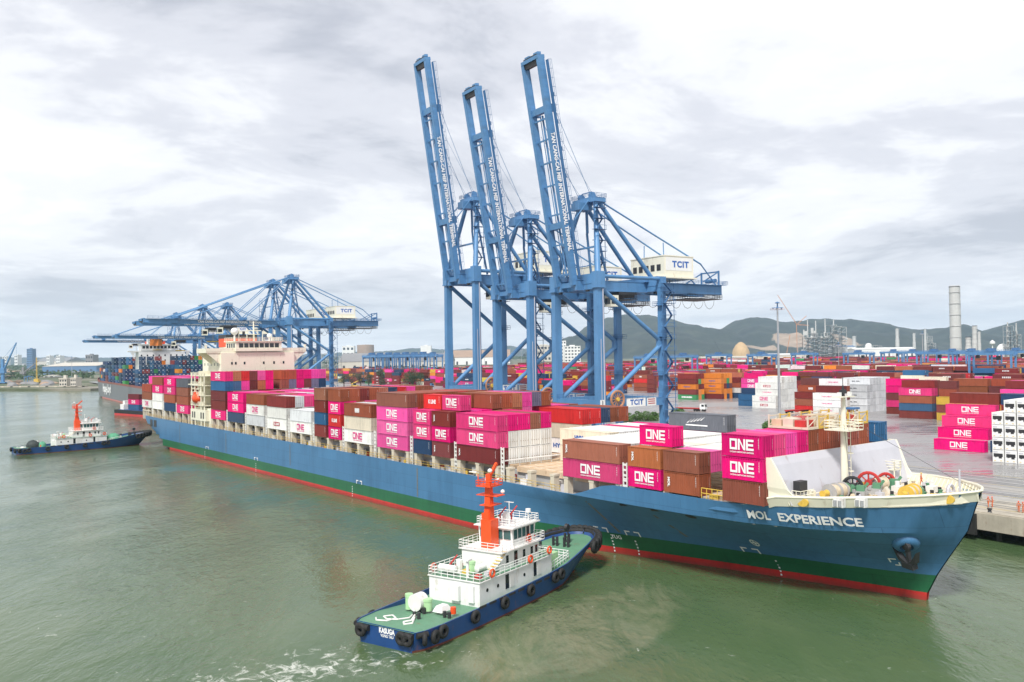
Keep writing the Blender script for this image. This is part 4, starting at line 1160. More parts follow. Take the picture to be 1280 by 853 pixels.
# past the 300 that show largest in the photo the boxes go into one object; those it shows nothing of are left out
def container(c, L_, mtx_loc, rz, label, group, logo=None, kind='dry', door=True, detail=2, jitter=.16):
    k_ = NCALL[0]; NCALL[0] += 1
    v = 1 + rng.uniform(-jitter, jitter); col = tuple(min(.85, q * v) for q in PAL[c])
    if c in 'BRO': col = tuple(q * rng.uniform(.86, 1.16) for q in col)
    if rng.random() < .35: f_ = rng.uniform(.04, .16); g_ = sum(col) / 3 + .08; col = tuple(q * (1 - f_) + g_ * f_ for q in col)
    mode = KEEP[k_] if k_ < len(KEEP) else '2'
    if mode == '0': return None
    if mode == '1':
        REST.box(Vector(mtx_loc) + Vector((0, 0, CH / 2)), (L_, CW, CH), 0, Matrix.Rotation(rz, 3, 'Z'), col); return None
    o = bpy.data.objects.new('shipping_container', CM[(L_, kind)])
    link(o, None, mtx_loc, (0, 0, rz))
    o.color = (*col, 1)
    tag(o, label, 'container', group)
    if detail >= 1:
        if kind == 'reefer' and door == 'unit':
            d = bpy.data.objects.new('cooling_unit', UNIT)
        else:
            d = bpy.data.objects.new('door', DOOR[kind]); d.color = o.color
        link(d, o, (L_ / 2 - .01, 0, 0))
        if detail >= 2 and door != 'unit' and c not in 'WCL': link(bpy.data.objects.new('marking', DECAL), o, (L_ / 2, 0, 0))
    if detail >= 2 and c not in 'WCLp': link(bpy.data.objects.new('side_marking', SIDE_MARK.get(L_) or side_mark(L_)), o, (0, -CW / 2 - .006, 0))
    if logo:
        z = CH / 2; x = 0
        if logo == 'one': me = LOGO[('letter_m' if c in 'WCL' else 'letter_w', L_)]
        else: me = small_logo(logo)
        if logo == 'vert': x = -L_ / 2 + .9
        if logo == 'h_mark': x = -L_ * .1
        if logo == 'hyundai': x = L_ * .1
        link(bpy.data.objects.new('lettering', me), o, (x, -CW / 2 - .010, z))
    BIGC.append(o)
    return o
# --- the ship's load.  each bay: aft end, length, name, then a height per row (0 = the near side), the near column bottom to top
def logo_for(c, lg): return lg
SHIPG = 'containers stowed on the blue ship'
RN = ['outermost near row', 'second row in', 'third row in', 'fourth row in', 'fifth row in', 'sixth row in', 'seventh row in', 'eighth row in', 'ninth row in', 'tenth row in', 'eleventh row in', 'row before outermost far', 'far outer row']
def H(*runs):
    r = []
    for n, h in runs: r += [h] * n
    return r
TOPS = {}
bays = [
 # name, s, [lengths], heights, near column [(colour, logo)...] per slot, interior colours by tier (string cycled by row)
 ('aftmost bay', -206.1, [12.19], H((1, 3), (12, 4)), [[('W', 'one'), ('B', 0), ('B', 0)]], 'pBPRpPBRpPRB'),
 ('second bay from the stern', -192.7, [12.19], H((13, 4)), [[('W', 0), ('W', 0), ('P', 'one'), ('B', 0)]], 'pppPppBpPppp'),
 ('third bay from the stern', -178.6, [12.19], H((13, 4)), [[('N', 0), ('B', 0), ('P', 'one'), ('P', 'one')]], 'ppPpppPppRpp'),
 ('bay behind the deckhouse', -164.6, [12.19], H((13, 4)), [[('P', 'one'), ('B', 0), ('B', 0), ('G', 0)]], 'RpppBpPppBpp'),
 ('bay ahead of the deckhouse', -130.8, [12.19], H((6, 5), (1, 3), (6, 5)), [[('P', 'one'), ('R', 0), ('R', 0), ('b', 0), ('P', 'one')]], 'OERpPRBBPPpp'),
 ('second bay ahead of deckhouse', -116.6, [12.19], H((13, 3)), [[('N', 0), ('P', 'one'), ('P', 'one')]], 'ppPBpPppLppB'),
 ('third bay ahead of deckhouse', -102.0, [12.19], H((13, 3)), [[('L', 0), ('W', 'one'), ('B', 0)]], 'BpOpLPpBppPp'),
 ('fourth bay ahead of deckhouse', -87.5, [12.19], H((9, 3), (4, 3)), [[('W', 'kline_red'), ('W', 0), ('R', 0)]], 'LPPpLpPBppPB'),
 ('fifth bay ahead of deckhouse', -73.0, [12.19], H((3, 2), (10, 2)), [[('W', 'one'), ('L', 0)]], 'WWpWLpWWpWpW'),
 ('sixth bay ahead of deckhouse', -59.1, [6.06, 6.06], H((10, 4), (3, 3)), [[('R', 0), ('b', 0), ('R', 0), ('B', 0)], [('P', 'one'), ('E', 'kline_white'), ('P', 'one'), ('B', 0)]], 'BRBONEpBBNE'),
 ('seventh bay ahead of deckhouse', -43.9, [12.19], H((13, 3)), [[('W', 'one'), ('C', 0), ('B', 'block')]], 'LBpEBpNBpBEp'),
 ('eighth bay ahead of deckhouse', -29.2, [12.19], H((8, 4), (5, 3)), [[('p', 'one'), ('p', 'one'), ('p', 'one'), ('B', 0)]], 'BBBBEBBRPpBp'),
 ('ninth bay ahead of deckhouse', -14.8, [6.06, 6.06], H((1, 3), (1, 4), (2, 3), (6, 4), (3, 3)), [[('N', 0), ('P', 'one'), ('P', 'one')], [('R', 'vert'), ('P', 'one'), ('R', 'vert')]], 'ppPBBOpVBPpB'),
 ('tenth bay ahead of deckhouse', 0, [12.19], H((5, 3), (3, 0), (5, 3)), [[('R', 'vert'), ('P', 'one'), ('P', 'one')]], 'PPBP...EENBB'),
 ('half empty bay', 14.4, [12.19], H((5, 0), (8, 2)), [[]], '....CWWWPWWP'),
 ('third bay from the bow', 28.9, [12.19], H((10, 2), (1, 3), (2, 2)), [[('P', 'one'), ('O', 'vert')]], 'WWWWWWWWWGpP'),
 ('second bay from the bow', 42.8, [6.06, 6.06], H((1, 2), (1, 2), (11, 2)), [[('P', 'one'), ('O', 'vert')], [('B', 'vert'), ('B', 0)]], 'pWCWWWWWCWWP'),
 ('foremost bay', 59.2, [6.06], H((10, 3), (1, 2), (1, 3), (1, 2)), [[('B', 0), ('P', 'one'), ('P', 'one')]], 'PpPBBBRBBRbR'),
]
nxt = {b[0]: bays[i + 1] for i, b in enumerate(bays[:-1])}
SHIPC = 0
for bi, (bn, s0, lens, hts, near, inner) in enumerate(bays):
    nx = bays[bi + 1][3] if bi + 1 < len(bays) else [2] * 13
    if bi == 3: nx = [0] * 5 + [9] * 8
    for li, L_ in enumerate(lens):
        sc = s0 + L_ / 2 + li * (L_ + (1.35 if s0 < -40 else .55))
        hh = list(hts)
        if bi == 16 and li == 0: hh[1] = 3
        fwd = nx if li == len(lens) - 1 else hh
        if bi == 16 and li == 0: fwd = list(hts)
        for r in range(13):
            for t in range(hh[r]):
                top = t == hh[r] - 1
                side = r == 0 or hh[r - 1] <= t
                end = fwd[r] <= t
                if not (top or side or end): continue
                if r > 9 and not top and not (bi in (4, 13)): continue
                lg = None; kind = 'dry'
                if r == 0: c, lg = near[li][t]
                else:
                    c = inner[(r - 1) % len(inner)]
                    if c == '.': c = 'W'
                    if not top: c = 'BRPpNRBOPB'[(r * 3 + t * 5 + bi) % 10]
                    if bi == 13 and t < 2 and r < 5: c = 'W'; kind = 'reefer'
                    if bi == 13 and t < 2 and r >= 8: c = 'CW'[1 - t] if r == 8 else ('P' if (r == 12 and t == 1) else 'W'); kind = 'reefer'
                    if bi == 13 and r == 8 and t == 0: lg = 'hyundai'
                    if bi == 14 and r == 5: c = 'C'; lg = 'h_mark' if t == 1 else 'hyundai'; kind = 'reefer'
                    if bi == 4 and t == 3: c = ['b', 'p', 'R', 'O', 'P', 'B', 'B', 'V', 'P', 'R', 'V', 'N'][r - 1]
                    if bi == 15 and r == 10 and t == 2: c = 'G'; lg = 'swash'
                    if bi == 15 and r == 1: c = 'W'
                    if bi == 12 and r == 1 and t == 3: c, lg = (('E', 'kline_white'), ('P', 'one'))[li]
                    if bi == 16 and r == 1 and t == 2: c, lg = 'P', 'one'
                    if bi == 16 and r == 1 and t < 2: c = 'Pp'[t] if li else 'P'
                if c in 'WC' and lg != 'one' and not (lg == 'kline_red'): kind = 'reefer' if r or lg else kind
                sub = ''
                if len(lens) == 2: sub = ('aft half of ', 'forward half of ')[li]
                lt = {'one': 'with white ONE lettering' if c not in 'WCL' else 'with pink ONE lettering', 'kline_red': 'with red K LINE panel', 'kline_white': 'with white K LINE lettering', 'hyundai': 'with blue HYUNDAI lettering'}.get(lg, '')
                tn = 'top tier' if top else ORD[t] + ' tier'
                lab = f"{WORD[c]} container {RN[r]}, {tn}, {sub}{bn}"
                wl = SHIP_O + SU * sc + SV * (-14.76 + ROW * r) + Vector((0, 0, zc(sc) + TIER * t + .02))
                if len(lab.split()) > 16: lab = lab.replace(', top tier', ', top')
                if len(lab.split()) > 16: lab = lab.replace('row before outermost far', 'twelfth row in')
                if len(lab.split()) > 16: lab = lab.replace(' container ', ' box ').replace('bright ', '').replace('faded ', '')
                det = 2 if sc > -62 else 1
                container(c, L_, wl, SHIP_A, lab, SHIPG, lg, kind, detail=det)
                SHIPC += 1
# open flat racks of crates on top of the foremost bay
for r in range(4, 10):
    w = SHIP_O + SU * 62.23 + SV * (-14.76 + ROW * r) + Vector((0, 0, zc(60) + TIER * 3 + .02))
    t = thing('flat_rack', f"open yellow flat rack of wrapped crates on the foremost bay, {nth(r - 4)} from the near side", 'flat rack', w, SHIP_A, 'flat racks above the breakwater')
    b = MB(); b.b2((-3, -1.2, 0), (3, 1.2, .28))
    for sx in (-2.9, 2.9):
        for sy in (-1.1, 1.1): b.b2((sx - .09, sy - .09, .28), (sx + .09, sy + .09, 1.75))
        b.b2((sx - .07, -1.1, 1.5), (sx + .07, 1.1, 1.64)); b.beam((sx, -1.1, .3), (sx, 1.1, 1.5), .08, .08)
    b.build('rack_frame', M['yellow'] if r % 2 else M['beige'], t)
    for k in range(3):
        b = MB(); b.b2((-2.6 + k * 1.75, -1.0, .29), (-1.1 + k * 1.75, 1.0, 1.1 + .25 * rng.random()))
        b.build('crate', M[['tan', 'beige', 'red', 'rope'][(k + r) % 4]], t)
print('ship containers', SHIPC)
# ------------------------------------------------------------------ ship-to-shore cranes (local x along the quay, y inland, z up from the quay)
GA = 22.0; HX = 9.4
def girder(b, x, y0, y1, z, w=1.25, h=2.6, m=0):
    b.b2((x - w / 2, min(y0, y1), z - h / 2), (x + w / 2, max(y0, y1), z + h / 2), m)
    b.b2((x - w / 2 - .12, min(y0, y1), z + h / 2 - .02), (x + w / 2 + .12, max(y0, y1), z + h / 2 + .14), m)
    b.b2((x - w / 2 - .12, min(y0, y1), z - h / 2 - .14), (x + w / 2 + .12, max(y0, y1), z - h / 2 + .02), m)
def stair(b, x, y, z0, z1, step=3.2, w=1.3, m=0):
    z = z0; k = 0
    while z < z1:
        zn = min(z + step, z1)
        ya, yb = (y - w, y + w) if k % 2 == 0 else (y + w, y - w)
        b.beam((x, ya, z), (x, yb, zn), .7, .1, m); b.b2((x - .8, y - w - .9, zn - .05), (x + .8, y + w + .9, zn + .04), m)
        for sy in (-1, 1): b.tube((x + .75, y + sy * (w + .85), zn), (x + .75, y + sy * (w + .85), zn + 1.1), .05, n=4, m=m)
        b.tube((x + .75, y - w - .9, zn + 1.1), (x + .75, y + w + .9, zn + 1.1), .05, n=4, m=m)
        z = zn; k += 1
    for sy in (-1, 1): b.tube((x + .1, y + sy * (w + .8), z0), (x + .1, y + sy * (w + .8), z1), .1, n=5, m=m)
def make_crane(label, group, s, raised, detail=True, sign=True, L=60.0, sc=1.0, zs=None, num=None, logo='TAN CANG-CAI MEP INTERNATIONAL TERMINAL'):
    base = Q(s, 3.5)
    t = thing('quay_crane', label, 'crane', base, QA, group)
    t.scale = (sc, sc, zs or sc)
    BL = M['blue']
    for sx in (-1, 1):
        for yy in (0, GA):
            b = MB(); x = sx * HX
            wx, wy = (1.9, 2.3) if yy == 0 else (1.7, 1.9)
            b.beam((x, yy, 2.2), (x, yy, 13), wx * .8, wy * .9, 0, wx, wy)
            b.beam((x, yy, 13), (x, yy, 44), wx, wy, 0, wx * .88, wy * .92)
            if yy == 0: b.b2((x - 1.2, yy - 1.35, 43.4), (x + 1.2, yy + 1.35, 47.6)); b.b2((x - 1.32, yy - 1.5, 43.3), (x + 1.32, yy + 1.5, 43.6))
            else: b.b2((x - .85, yy - .95, 44), (x + .85, yy + .95, 47.0))
            b.b2((x - 3.6, yy - .7, 1.5), (x + 3.6, yy + .7, 2.6))
            b.build('leg', BL, t)
            b = MB()
            for k in (-2.7, -.9, .9, 2.7): b.b2((x + k - .75, yy - .45, .35), (x + k + .75, yy + .45, 1.4)); b.tube((x + k - .4, yy - .5, .38), (x + k - .4, yy + .5, .38), .38, n=10); b.tube((x + k + .4, yy - .5, .38), (x + k + .4, yy + .5, .38), .38, n=10)
            b.build('wheel_bogie', M['dark'], t)
    for sx in (-1, 1):
        for z in (20, 30.5, 39):
            b = MB(); x = sx * HX; b.b2((x - 1.9, GA - 1.8, z), (x + 1.9, GA + 1.8, z + .12)); b.rail([(x - 1.9, GA - 1.8, z + .12), (x + 1.9, GA - 1.8, z + .12), (x + 1.9, GA + 1.8, z + .12), (x - 1.9, GA + 1.8, z + .12), (x - 1.9, GA - 1.8, z + .12)], 1.0, .05, 0, 1.8, 2); b.build('leg_platform', M['blue_d'], t)
    b = MB(); b.tube((HX + 1.05, .6, 2), (HX + 1.05, .6, 43), .14, n=6); b.tube((HX + 1.05, -.3, 2), (HX + 1.05, -.3, 30), .09, n=5); b.build('cable_duct', M['lgrey'], t)
    for x, y, z in ((-6, -.9, 43.2), (6, -.9, 43.2), (-6, GA + .9, 43.2), (6, GA + .9, 43.2)):
        b = MB(); b.box((x, y, z - .4), (.9, .7, .5)); b.build('flood_lamp', M['dark'], t)
    # portal beams and cross beams
    b = MB()
    for yy in (0, GA): b.b2((-HX + .8, yy - .8, 11.9), (HX - .8, yy + .8, 14.0))
    for sx in (-1, 1): b.b2((sx * HX - .7, .9, 12.0), (sx * HX + .7, GA - .9, 14.1))
    b.build('portal_beam', BL, t)
    b = MB()
    for yy in (0, GA): b.b2((-HX + .8, yy - .8, 44.6), (HX - .8, yy + .8, 47.2))
    for sx in (-1, 1): b.tube((sx * HX, .5, 46.4), (sx * HX, GA, 46.4), .5, n=10)
    b.build('cross_beam', BL, t)
    for sx in (-1, 1):
        b = MB(); x = sx * HX
        b.tube((x, .6, 43.4), (x, GA - .3, 29.2), .62, n=10); b.tube((x, GA - .3, 28.6), (x, .8, 13.4), .62, n=10)
        b.b2((x - .5, GA - 1.9, 27.6), (x + .5, GA - .8, 30.2))
        b.build('side_brace', BL, t, smooth=40)
    # landside girders
    for sx in (-1, 1):
        b = MB(); girder(b, sx * 3.5, -3.2, 51, 44.4); b.build('main_girder', BL, t)
    b = MB()
    for y in (-2.5, 10, 20.5, 35, 50.4): b.b2((-2.9, y - .4, 43.9), (2.9, y + .4, 45.2))
    for y in (0, GA): b.b2((-HX + .9, y - .7, 43.1), (HX - .9, y + .7, 44.6))
    b.b2((-5.3, 20, 45.8), (-4.3, 52, 45.9)); b.b2((4.3, 20, 45.8), (5.3, 52, 45.9))
    b.build('girder_tie', BL, t)
    b = MB()
    for sx in (-1, 1): b.rail([(sx * 5.2, 20, 45.9), (sx * 5.2, 52.5, 45.9)], 1.1, .05, 0, 2.0)
    b.rail([(-5.2, 52.5, 45.9), (5.2, 52.5, 45.9)], 1.1, .05, 0, 2)
    b.build('girder_railing', M['blue_d'], t)
    b = MB()
    for sx in (-1, 1): b.tube((sx * 3.5, 50.5, 45.8), (sx * 3.5, 50.5, 50.3), .3, n=6); b.beam((sx * 3.5, 50.5, 50), (sx * 3.5, 44, 46.8), .3, .3)
    b.beam((-3.5, 50.5, 50), (3.5, 50.5, 50), .4, .4); b.tube((-2, 50.8, 47.5), (2, 50.8, 47.5), .6, n=10); b.build('tail_frame', M['blue_d'], t)
    b = MB(); b.rail([(HX + .9, .8, 14.1), (HX + .9, GA - .8, 14.1)], 1.1, .05, 0, 1.8); b.build('portal_railing', M['blue_d'], t)
    b = MB(); b.rail([(-HX, -.9, 14.0), (HX, -.9, 14.0)], 1.1, .05, 0, 1.8); b.build('portal_railing', M['blue_d'], t)
    # A-frame
    AP = (0, 5.0, 67.3)
    b = MB()
    for sx in (-1, 1):
        b.tube((sx * HX * .98, 0, 47.4), (sx * 3.2, AP[1] - .5, AP[2]), .85, .62, 10)
        b.tube((sx * 2.0, AP[1] + .6, AP[2] - 8), (sx * 2.0, AP[1] + .4, AP[2]), .4, n=8)
        b.tube((sx * 3.4, 8.0, 46), (sx * 2.2, AP[1] + .6, AP[2] - 8), .34, n=8)
    b.beam((-6.5, 1.6, 54.5), (6.5, 1.6, 54.5), .45, .45)
    b.build('a_frame', BL, t, smooth=40)
    b = MB()
    for sx in (-1, 1):
        b.tube((sx * 3.0, AP[1] + .8, AP[2] - .2), (sx * 3.7, 25.0, 45.8), .62, n=10)
        b.tube((sx * 3.0, AP[1] + .8, AP[2] + .3), (sx * 4.6, 42, 51.8), .24, n=8); b.tube((sx * 4.6, 42, 51.8), (sx * 3.7, 49, 46), .2, n=6)
        for k in (-1, 1): b.beam((sx * 4.1, 28 , 54.0), (sx * 4.1, 28 + k * 2.2, 60.3 - 14.5), .2, .2)
        b.tube((sx * 4.1, 28, 54), (sx * 4.0, 28, 59.5 - 2.2), .14, n=6)
    b.build('back_stay', BL, t, smooth=40)
    b = MB()
    b.b2((-4.4, AP[1] - 2.6, AP[2] - .4), (4.4, AP[1] + 2.0, AP[2] + .9)); b.b2((-1.8, AP[1] - 5.0, AP[2] - 2.4), (1.8, AP[1] - .6, AP[2] - .4))
    for sx in (-1, 1): b.lathe([(0, -.4), (1.0, -.4), (.8, 0), (1.0, .4), (0, .4)], (sx * 2.4, AP[1] - 1.0, AP[2] + 1.5), 14, 0, 'x')
    b.build('apex_head', BL, t)
    b = MB()
    b.rail([(-4.6, AP[1] - 2.8, AP[2] + .9), (4.6, AP[1] - 2.8, AP[2] + .9), (4.6, AP[1] + 2.2, AP[2] + .9), (-4.6, AP[1] + 2.2, AP[2] + .9), (-4.6, AP[1] - 2.8, AP[2] + .9)], 1.1, .05, 0, 1.6)
    b.beam((-2, AP[1] - 1, AP[2] + 2.6), (2.2, AP[1] - 1, AP[2] + 2.6), .25, .25); b.tube((-2, AP[1] - 1, AP[2] + .9), (-2, AP[1] - 1, AP[2] + 2.6), .1, n=5); b.tube((2, AP[1] - 1, AP[2] + .9), (2, AP[1] - 1, AP[2] + 2.6), .1, n=5)
    b.build('apex_railing', M['blue_d'], t)
    # stairs: up the landside leg and the A-frame
    b = MB(); stair(b, HX + 2.0, GA + .4, 1.2, 45, 3.2)
    b.build('stairway', M['blue_d'], t)
    b = MB(); stair(b, 6.2, 3.2, 47.6, 66.5, 2.9, 1.0); stair(b, -2.5, -1.0, 46, 58, 3.0, .8)
    b.build('ladder_way', M['blue_d'], t)
    # machinery house
    b = MB(); b.b2((-7, 25.4, 47.4), (7, 36.6, 53.2)); b.b2((-7.15, 25.25, 53.2), (7.15, 36.75, 53.45)); b.b2((-7.6, 24.6, 47.0), (7.6, 37.4, 47.4))
    mh = b.build('machinery_house', M['cream'], t)
    panes('louvre', [((-6.0 + k * 2.5, 25.34, 49.2), (-4.4 + k * 2.5, 25.39, 51.0)) for k in range(5)], 'dark', mh)
    b = MB(); b.b2((7.01, 26.0, 49.2), (7.05, 36.0, 52.9))
    sg = b.build('sign_panel', M['white'], mh)
    put_text('lettering', text_mesh('TCIT', 6.4, 1.9, .05, 'letter_b', 1.15), sg, face_mtx((7.07, 31.6, 51.0), (0, 1, 0), (0, 0, 1)))
    # trolley, driver's cab
    ty = 14.5 if raised else -28.0
    b = MB(); b.b2((-4.2, ty - 3.2, 42.2), (4.2, ty + 3.2, 43.0)); b.b2((-3.8, ty - 2.6, 41.5), (3.8, ty + 2.6, 42.2))
    for k in range(5): b.tube((-3.6 + k * 1.8, ty - 2.8, 40.6), (-3.6 + k * 1.8, ty - 2.8, 42), .08, n=5)
    b.rail([(4.2, ty - 3.2, 41.0), (4.2, ty + 3.2, 41.0), (-4.2, ty + 3.2, 41.0)], 1.0, .06)
    b.b2((-4.3, ty - 3.3, 40.85), (4.3, ty + 3.3, 41.0))
    b.build('trolley', M['dark'], t)
    b = MB(); b.b2((1.6, ty - 6.2, 38.9), (4.3, ty - 3.5, 42.0), 0); b.b2((1.8, ty - 6.26, 39.6), (4.1, ty - 6.21, 41.2), 1); b.b2((4.31, ty - 6.0, 39.6), (4.35, ty - 4.0, 41.2), 1)
    b.build('driver_cab', [M['cream'], M['glass']], t)
    b = MB(); b.b2((-5.2, 37, 41.6), (5.2, 50, 41.8)); b.rail([(-5.2, 37, 41.8), (-5.2, 50, 41.8), (5.2, 50, 41.8), (5.2, 37, 41.8), (-5.2, 37, 41.8)], 1.2, .06, 0, 1.0, 3)
    for k in range(7):
        for j in range(6):
            a0, a1 = math.pi * j / 6, math.pi * (j + 1) / 6; y = 18 + k * 4.4
            b.tube((5.4, y - 2.0 * math.cos(a0), 41.3 - 2.6 * math.sin(a0)), (5.4, y - 2.0 * math.cos(a1), 41.3 - 2.6 * math.sin(a1)), .06, n=4)
    b.build('cable_festoon', M['dark'], t)
    # cable reel and portal sign
    b = MB(); cx, cy, cz = HX + 1.6, 4.4, 14.2
    b.ring((cx, cy, cz), 2.15, .32, 'x', 22, 6, 0)
    for k in range(12):
        a = math.pi * k / 6; b.beam((cx, cy, cz), (cx, cy + 2.0 * math.cos(a), cz + 2.0 * math.sin(a)), .12, .2, 0)
    b.lathe([(0, -.4), (.5, -.4), (.5, .4), (0, .4)], (cx, cy, cz), 12, 1, 'x')
    M.setdefault('reel', paint('brown_reel', (.42, .20, .11), .6, var=.2, scale=1)); b.build('cable_reel', [M['reel'], M['yellow']], t, smooth=40)
    if sign:
        b = MB(); b.b2((HX + .72, 8.2, 12.0), (HX + .78, 14.8, 14.3)); sg = b.build('sign_panel', M['white'], t)
        put_text('lettering', text_mesh('TCIT', 4.6, 1.5, .05, 'letter_b', 1.15), sg, face_mtx((HX + .80, 11.7, 13.15), (0, 1, 0), (0, 0, 1)))
        b = MB(); b.b2((HX + .72, 15.3, 12.0), (HX + .78, 18.6, 14.2)); b.build('notice_panel', M['offwhite'], t)
        b = MB()
        for k in range(3): b.b2((HX + .79, 15.7, 12.5 + k * .55), (HX + .80, 18.2, 12.75 + k * .55))
        b.build('notice_lines', M['letter_r'], t)
    if num:
        b = MB(); b.b2((HX + 1.0, -.9, 12.2), (HX + 1.06, .6, 14.2)); sg = b.build('number_plate', M['white'], t)
        put_text('lettering', text_mesh(num, None, 1.5, .05, 'letter_k'), sg, face_mtx((HX + 1.08, -.15, 13.2), (0, 1, 0), (0, 0, 1)))
    # boom, hinged at the waterside
    bo = bpy.data.objects.new('boom', None); link(bo, t, (0, -3.4, 44.4), (R(-80.5) if raised else R(-.6), 0, 0))
    for sx in (-1, 1):
        b = MB(); girder(b, sx * 3.5, 0, -L, 0, .85, 1.6)
        g = b.build('boom_girder', BL, bo)
        if sx > 0:
            me = text_mesh(logo, 31.0, 1.3, .045, 'letter_w', 1.05)
            put_text('lettering', me, bo, face_mtx((3.5 + .57, -24.5, 0), (0, 1, 0), (0, 0, 1)))
    b = MB()
    b.b2((-3.9, -L - .6, -1.0), (3.9, -L + .3, 1.2)); b.b2((-3, -L - .95, -.2), (-1, -L - 1.6, .9)); b.b2((1, -L - .95, -.2), (3, -L - 1.6, .9))
    for y in (-L * .27, -L * .78): b.b2((-3.3, y - .8, -.5), (3.3, y + .8, 1.2))
    for y in (-L * .27, -L * .78):
        for sx in (-1, 1): b.b2((sx * 3.5 - .5, y - 1.0, 1.2), (sx * 3.5 + .5, y + 1.0, 2.4))
    ys = [-3, -11, -19, -L * .45, -L * .55, -L * .65, -L * .74]
    for y in ys: b.beam((-3.3, y, 0), (3.3, y, 0), .4, .4)
    b.tube((0, -2, .6), (0, -L * .76, .6), .28, n=6); b.tube((-1.3, -2, .8), (-1.3, -L * .76, .8), .13, n=5)
    b.build('boom_tie', BL, bo)
    b = MB(); b.b2((-2.9, -L - 1.0, -.75), (2.9, -L - .62, .9)); b.b2((-2.9, -L + .32, -.6), (2.9, -L + 1.6, .5))
    for k in range(5): b.lathe([(0, -.15), (.55, -.15), (.55, .15), (0, .15)], (-2.4 + k * 1.2, -L + .9, .2), 10, 0, 'x')
    b.build('tip_sheave', M['dark'], bo)
    b = MB()
    for k in range(7): b.b2((4.1, -8 - k * 7, 1.3), (5.4, -6.9 - k * 7, 1.4))
    b.rail([(5.2, -2, 1.25), (5.2, -L + 1, 1.25)], 1.0, .05, 0, 2.4, 2); b.b2((4.15, -L + 1, 1.15), (5.3, -2, 1.25))
    for k in range(4): b.beam((-3.4, -6 - k * 12, 1.2), (-4.8, -6 - k * 12, 1.4), .2, .2)
    b.build('boom_walkway', M['blue_d'], bo)
    # forestays
    b = MB()
    a = Vector((0, AP[1] - 1.5, AP[2] + 1.2))
    rot = Matrix.Rotation(R(-80.5) if raised else R(-.6), 4, 'X')
    for sx in (-1, 1):
        for q in (.27, .78):
            e = Vector((0, -3.4, 44.4)) + rot @ Vector((sx * 3.5, -L * q, 2.2)); p = a + Vector((sx * 2.6, 0, 0))
            if raised:
                m_ = p.lerp(e, .5) + Vector((0, 1.6, -2)) if q < .5 else None
                if q > .5: b.tube(p, e, .07, n=5); b.tube(p + Vector((0, .8, .3)), e + Vector((0, .5, -6)), .05, n=4)
                else: b.tube(p, e, .16, n=6)
            else: b.tube(p, e, .30 if q > .5 else .24, n=6)
    b.build('forestay', BL, t)
    if not raised:
        b = MB()
        for sx in (-1, 1): b.tube((sx * 1.2, ty, 41.6), (sx * 1.2, ty, 36), .05, n=4)
        b.b2((-1.2, ty - 3, 35.4), (1.2, ty + 3, 36.0)); b.build('spreader', M['yellow'], t)
    return t
G3 = 'quay cranes with raised booms'
make_crane('blue quay crane with raised boom nearest the camera, its TCIT sign beside the grey container', G3, -108.6, True, num='1', L=59.5)
make_crane('blue quay crane with raised boom, between two others of the same kind', G3, -140, True, num='2', L=60)
make_crane('blue quay crane with raised boom, farthest left of the three upright booms', G3, -171.2, True, L=61.5, zs=1.155)
G5 = 'quay cranes with lowered booms over the grey ship'
make_crane('blue quay crane with lowered boom, nearest of those over the grey ship', G5, -358, False, L=64)
make_crane('blue quay crane with lowered boom, its apex right behind the nearest lowered crane', G5, -389, False, L=62)
make_crane('lower blue quay crane with lowered boom, third along the grey ship', G5, -484, False, L=66, sc=.90, logo='TONG CONG TY CO PHAN TAN CANG')
make_crane('lower blue quay crane with lowered boom, fourth along the grey ship', G5, -552, False, L=66, sc=.94)
make_crane('lower blue quay crane with lowered boom, farthest along the grey ship', G5, -640, False, L=64, sc=.92)
# ------------------------------------------------------------------ harbour tugs (x forward, y port, z up from the water)
def tug_hull(L, Bm):
    b = MB(); hb = Bm / 2
    xs = [0, 1.2, 4, 10, 18, 25, 30, 34, 37.5, 40, 42, 43.2, 43.8, 44]
    k = L / 44
    w = [.83, .92, .97, 1, 1, 1, .99, .95, .86, .73, .57, .38, .2, .02]
    ww = [.72, .84, .93, .97, .97, .93, .83, .66, .45, .28, .14, .06, .02, .01]
    zt = [2.2, 2.2, 2.2, 2.3, 2.5, 2.7, 3.0, 3.7, 4.2, 4.4, 4.5, 4.55, 4.6, 4.6]
    rows = []
    for x, a, c, z in zip(xs, w, ww, zt):
        xw = x * k if x < 30 else (30 + (x - 30) * .72) * k
        rows.append([(xw, hb * c * .9, -1), (xw, hb * c, 0), (xw, hb * c, .22), ((x * k + xw) / 2, hb * (a * .6 + c * .4), z * .5), (x * k, hb * a, z), (x * k - .1, hb * a * .965, z), (x * k - .1, hb * a * .965, z - (.12 if x < 9 else .75))])
    n = len(rows[0])
    for sg in (-1, 1):
        base = len(b.v); b.v += [(p[0], sg * p[1], p[2]) for r in rows for p in r]
        for i in range(len(rows) - 1):
            for j in range(n - 1):
                f = [base + i * n + j, base + (i + 1) * n + j, base + (i + 1) * n + j + 1, base + i * n + j + 1]
                b.f.append(f if sg < 0 else f[::-1]); b.m.append(1 if j < 2 else 0); b.c.append(None)
    r = rows[0]; vs = [(p[0], -p[1], p[2]) for p in r[:5]] + [(p[0], p[1], p[2]) for p in r[:5]][::-1]
    b.add(vs, [tuple(range(len(vs)))], 0)
    return b, rows
M['boot'] = paint('tug_boot_red', (.16, .05, .03), .6, var=.3, scale=.6, rust=.2)
M['tugdeck'] = paint('tug_deck_green', (.115, .26, .16), .55, var=.14, scale=.5, rust=.03)
def tyre(b, c, axis='y', R0=.5, r=.26): b.ring(c, R0, r, axis, 14, 7)
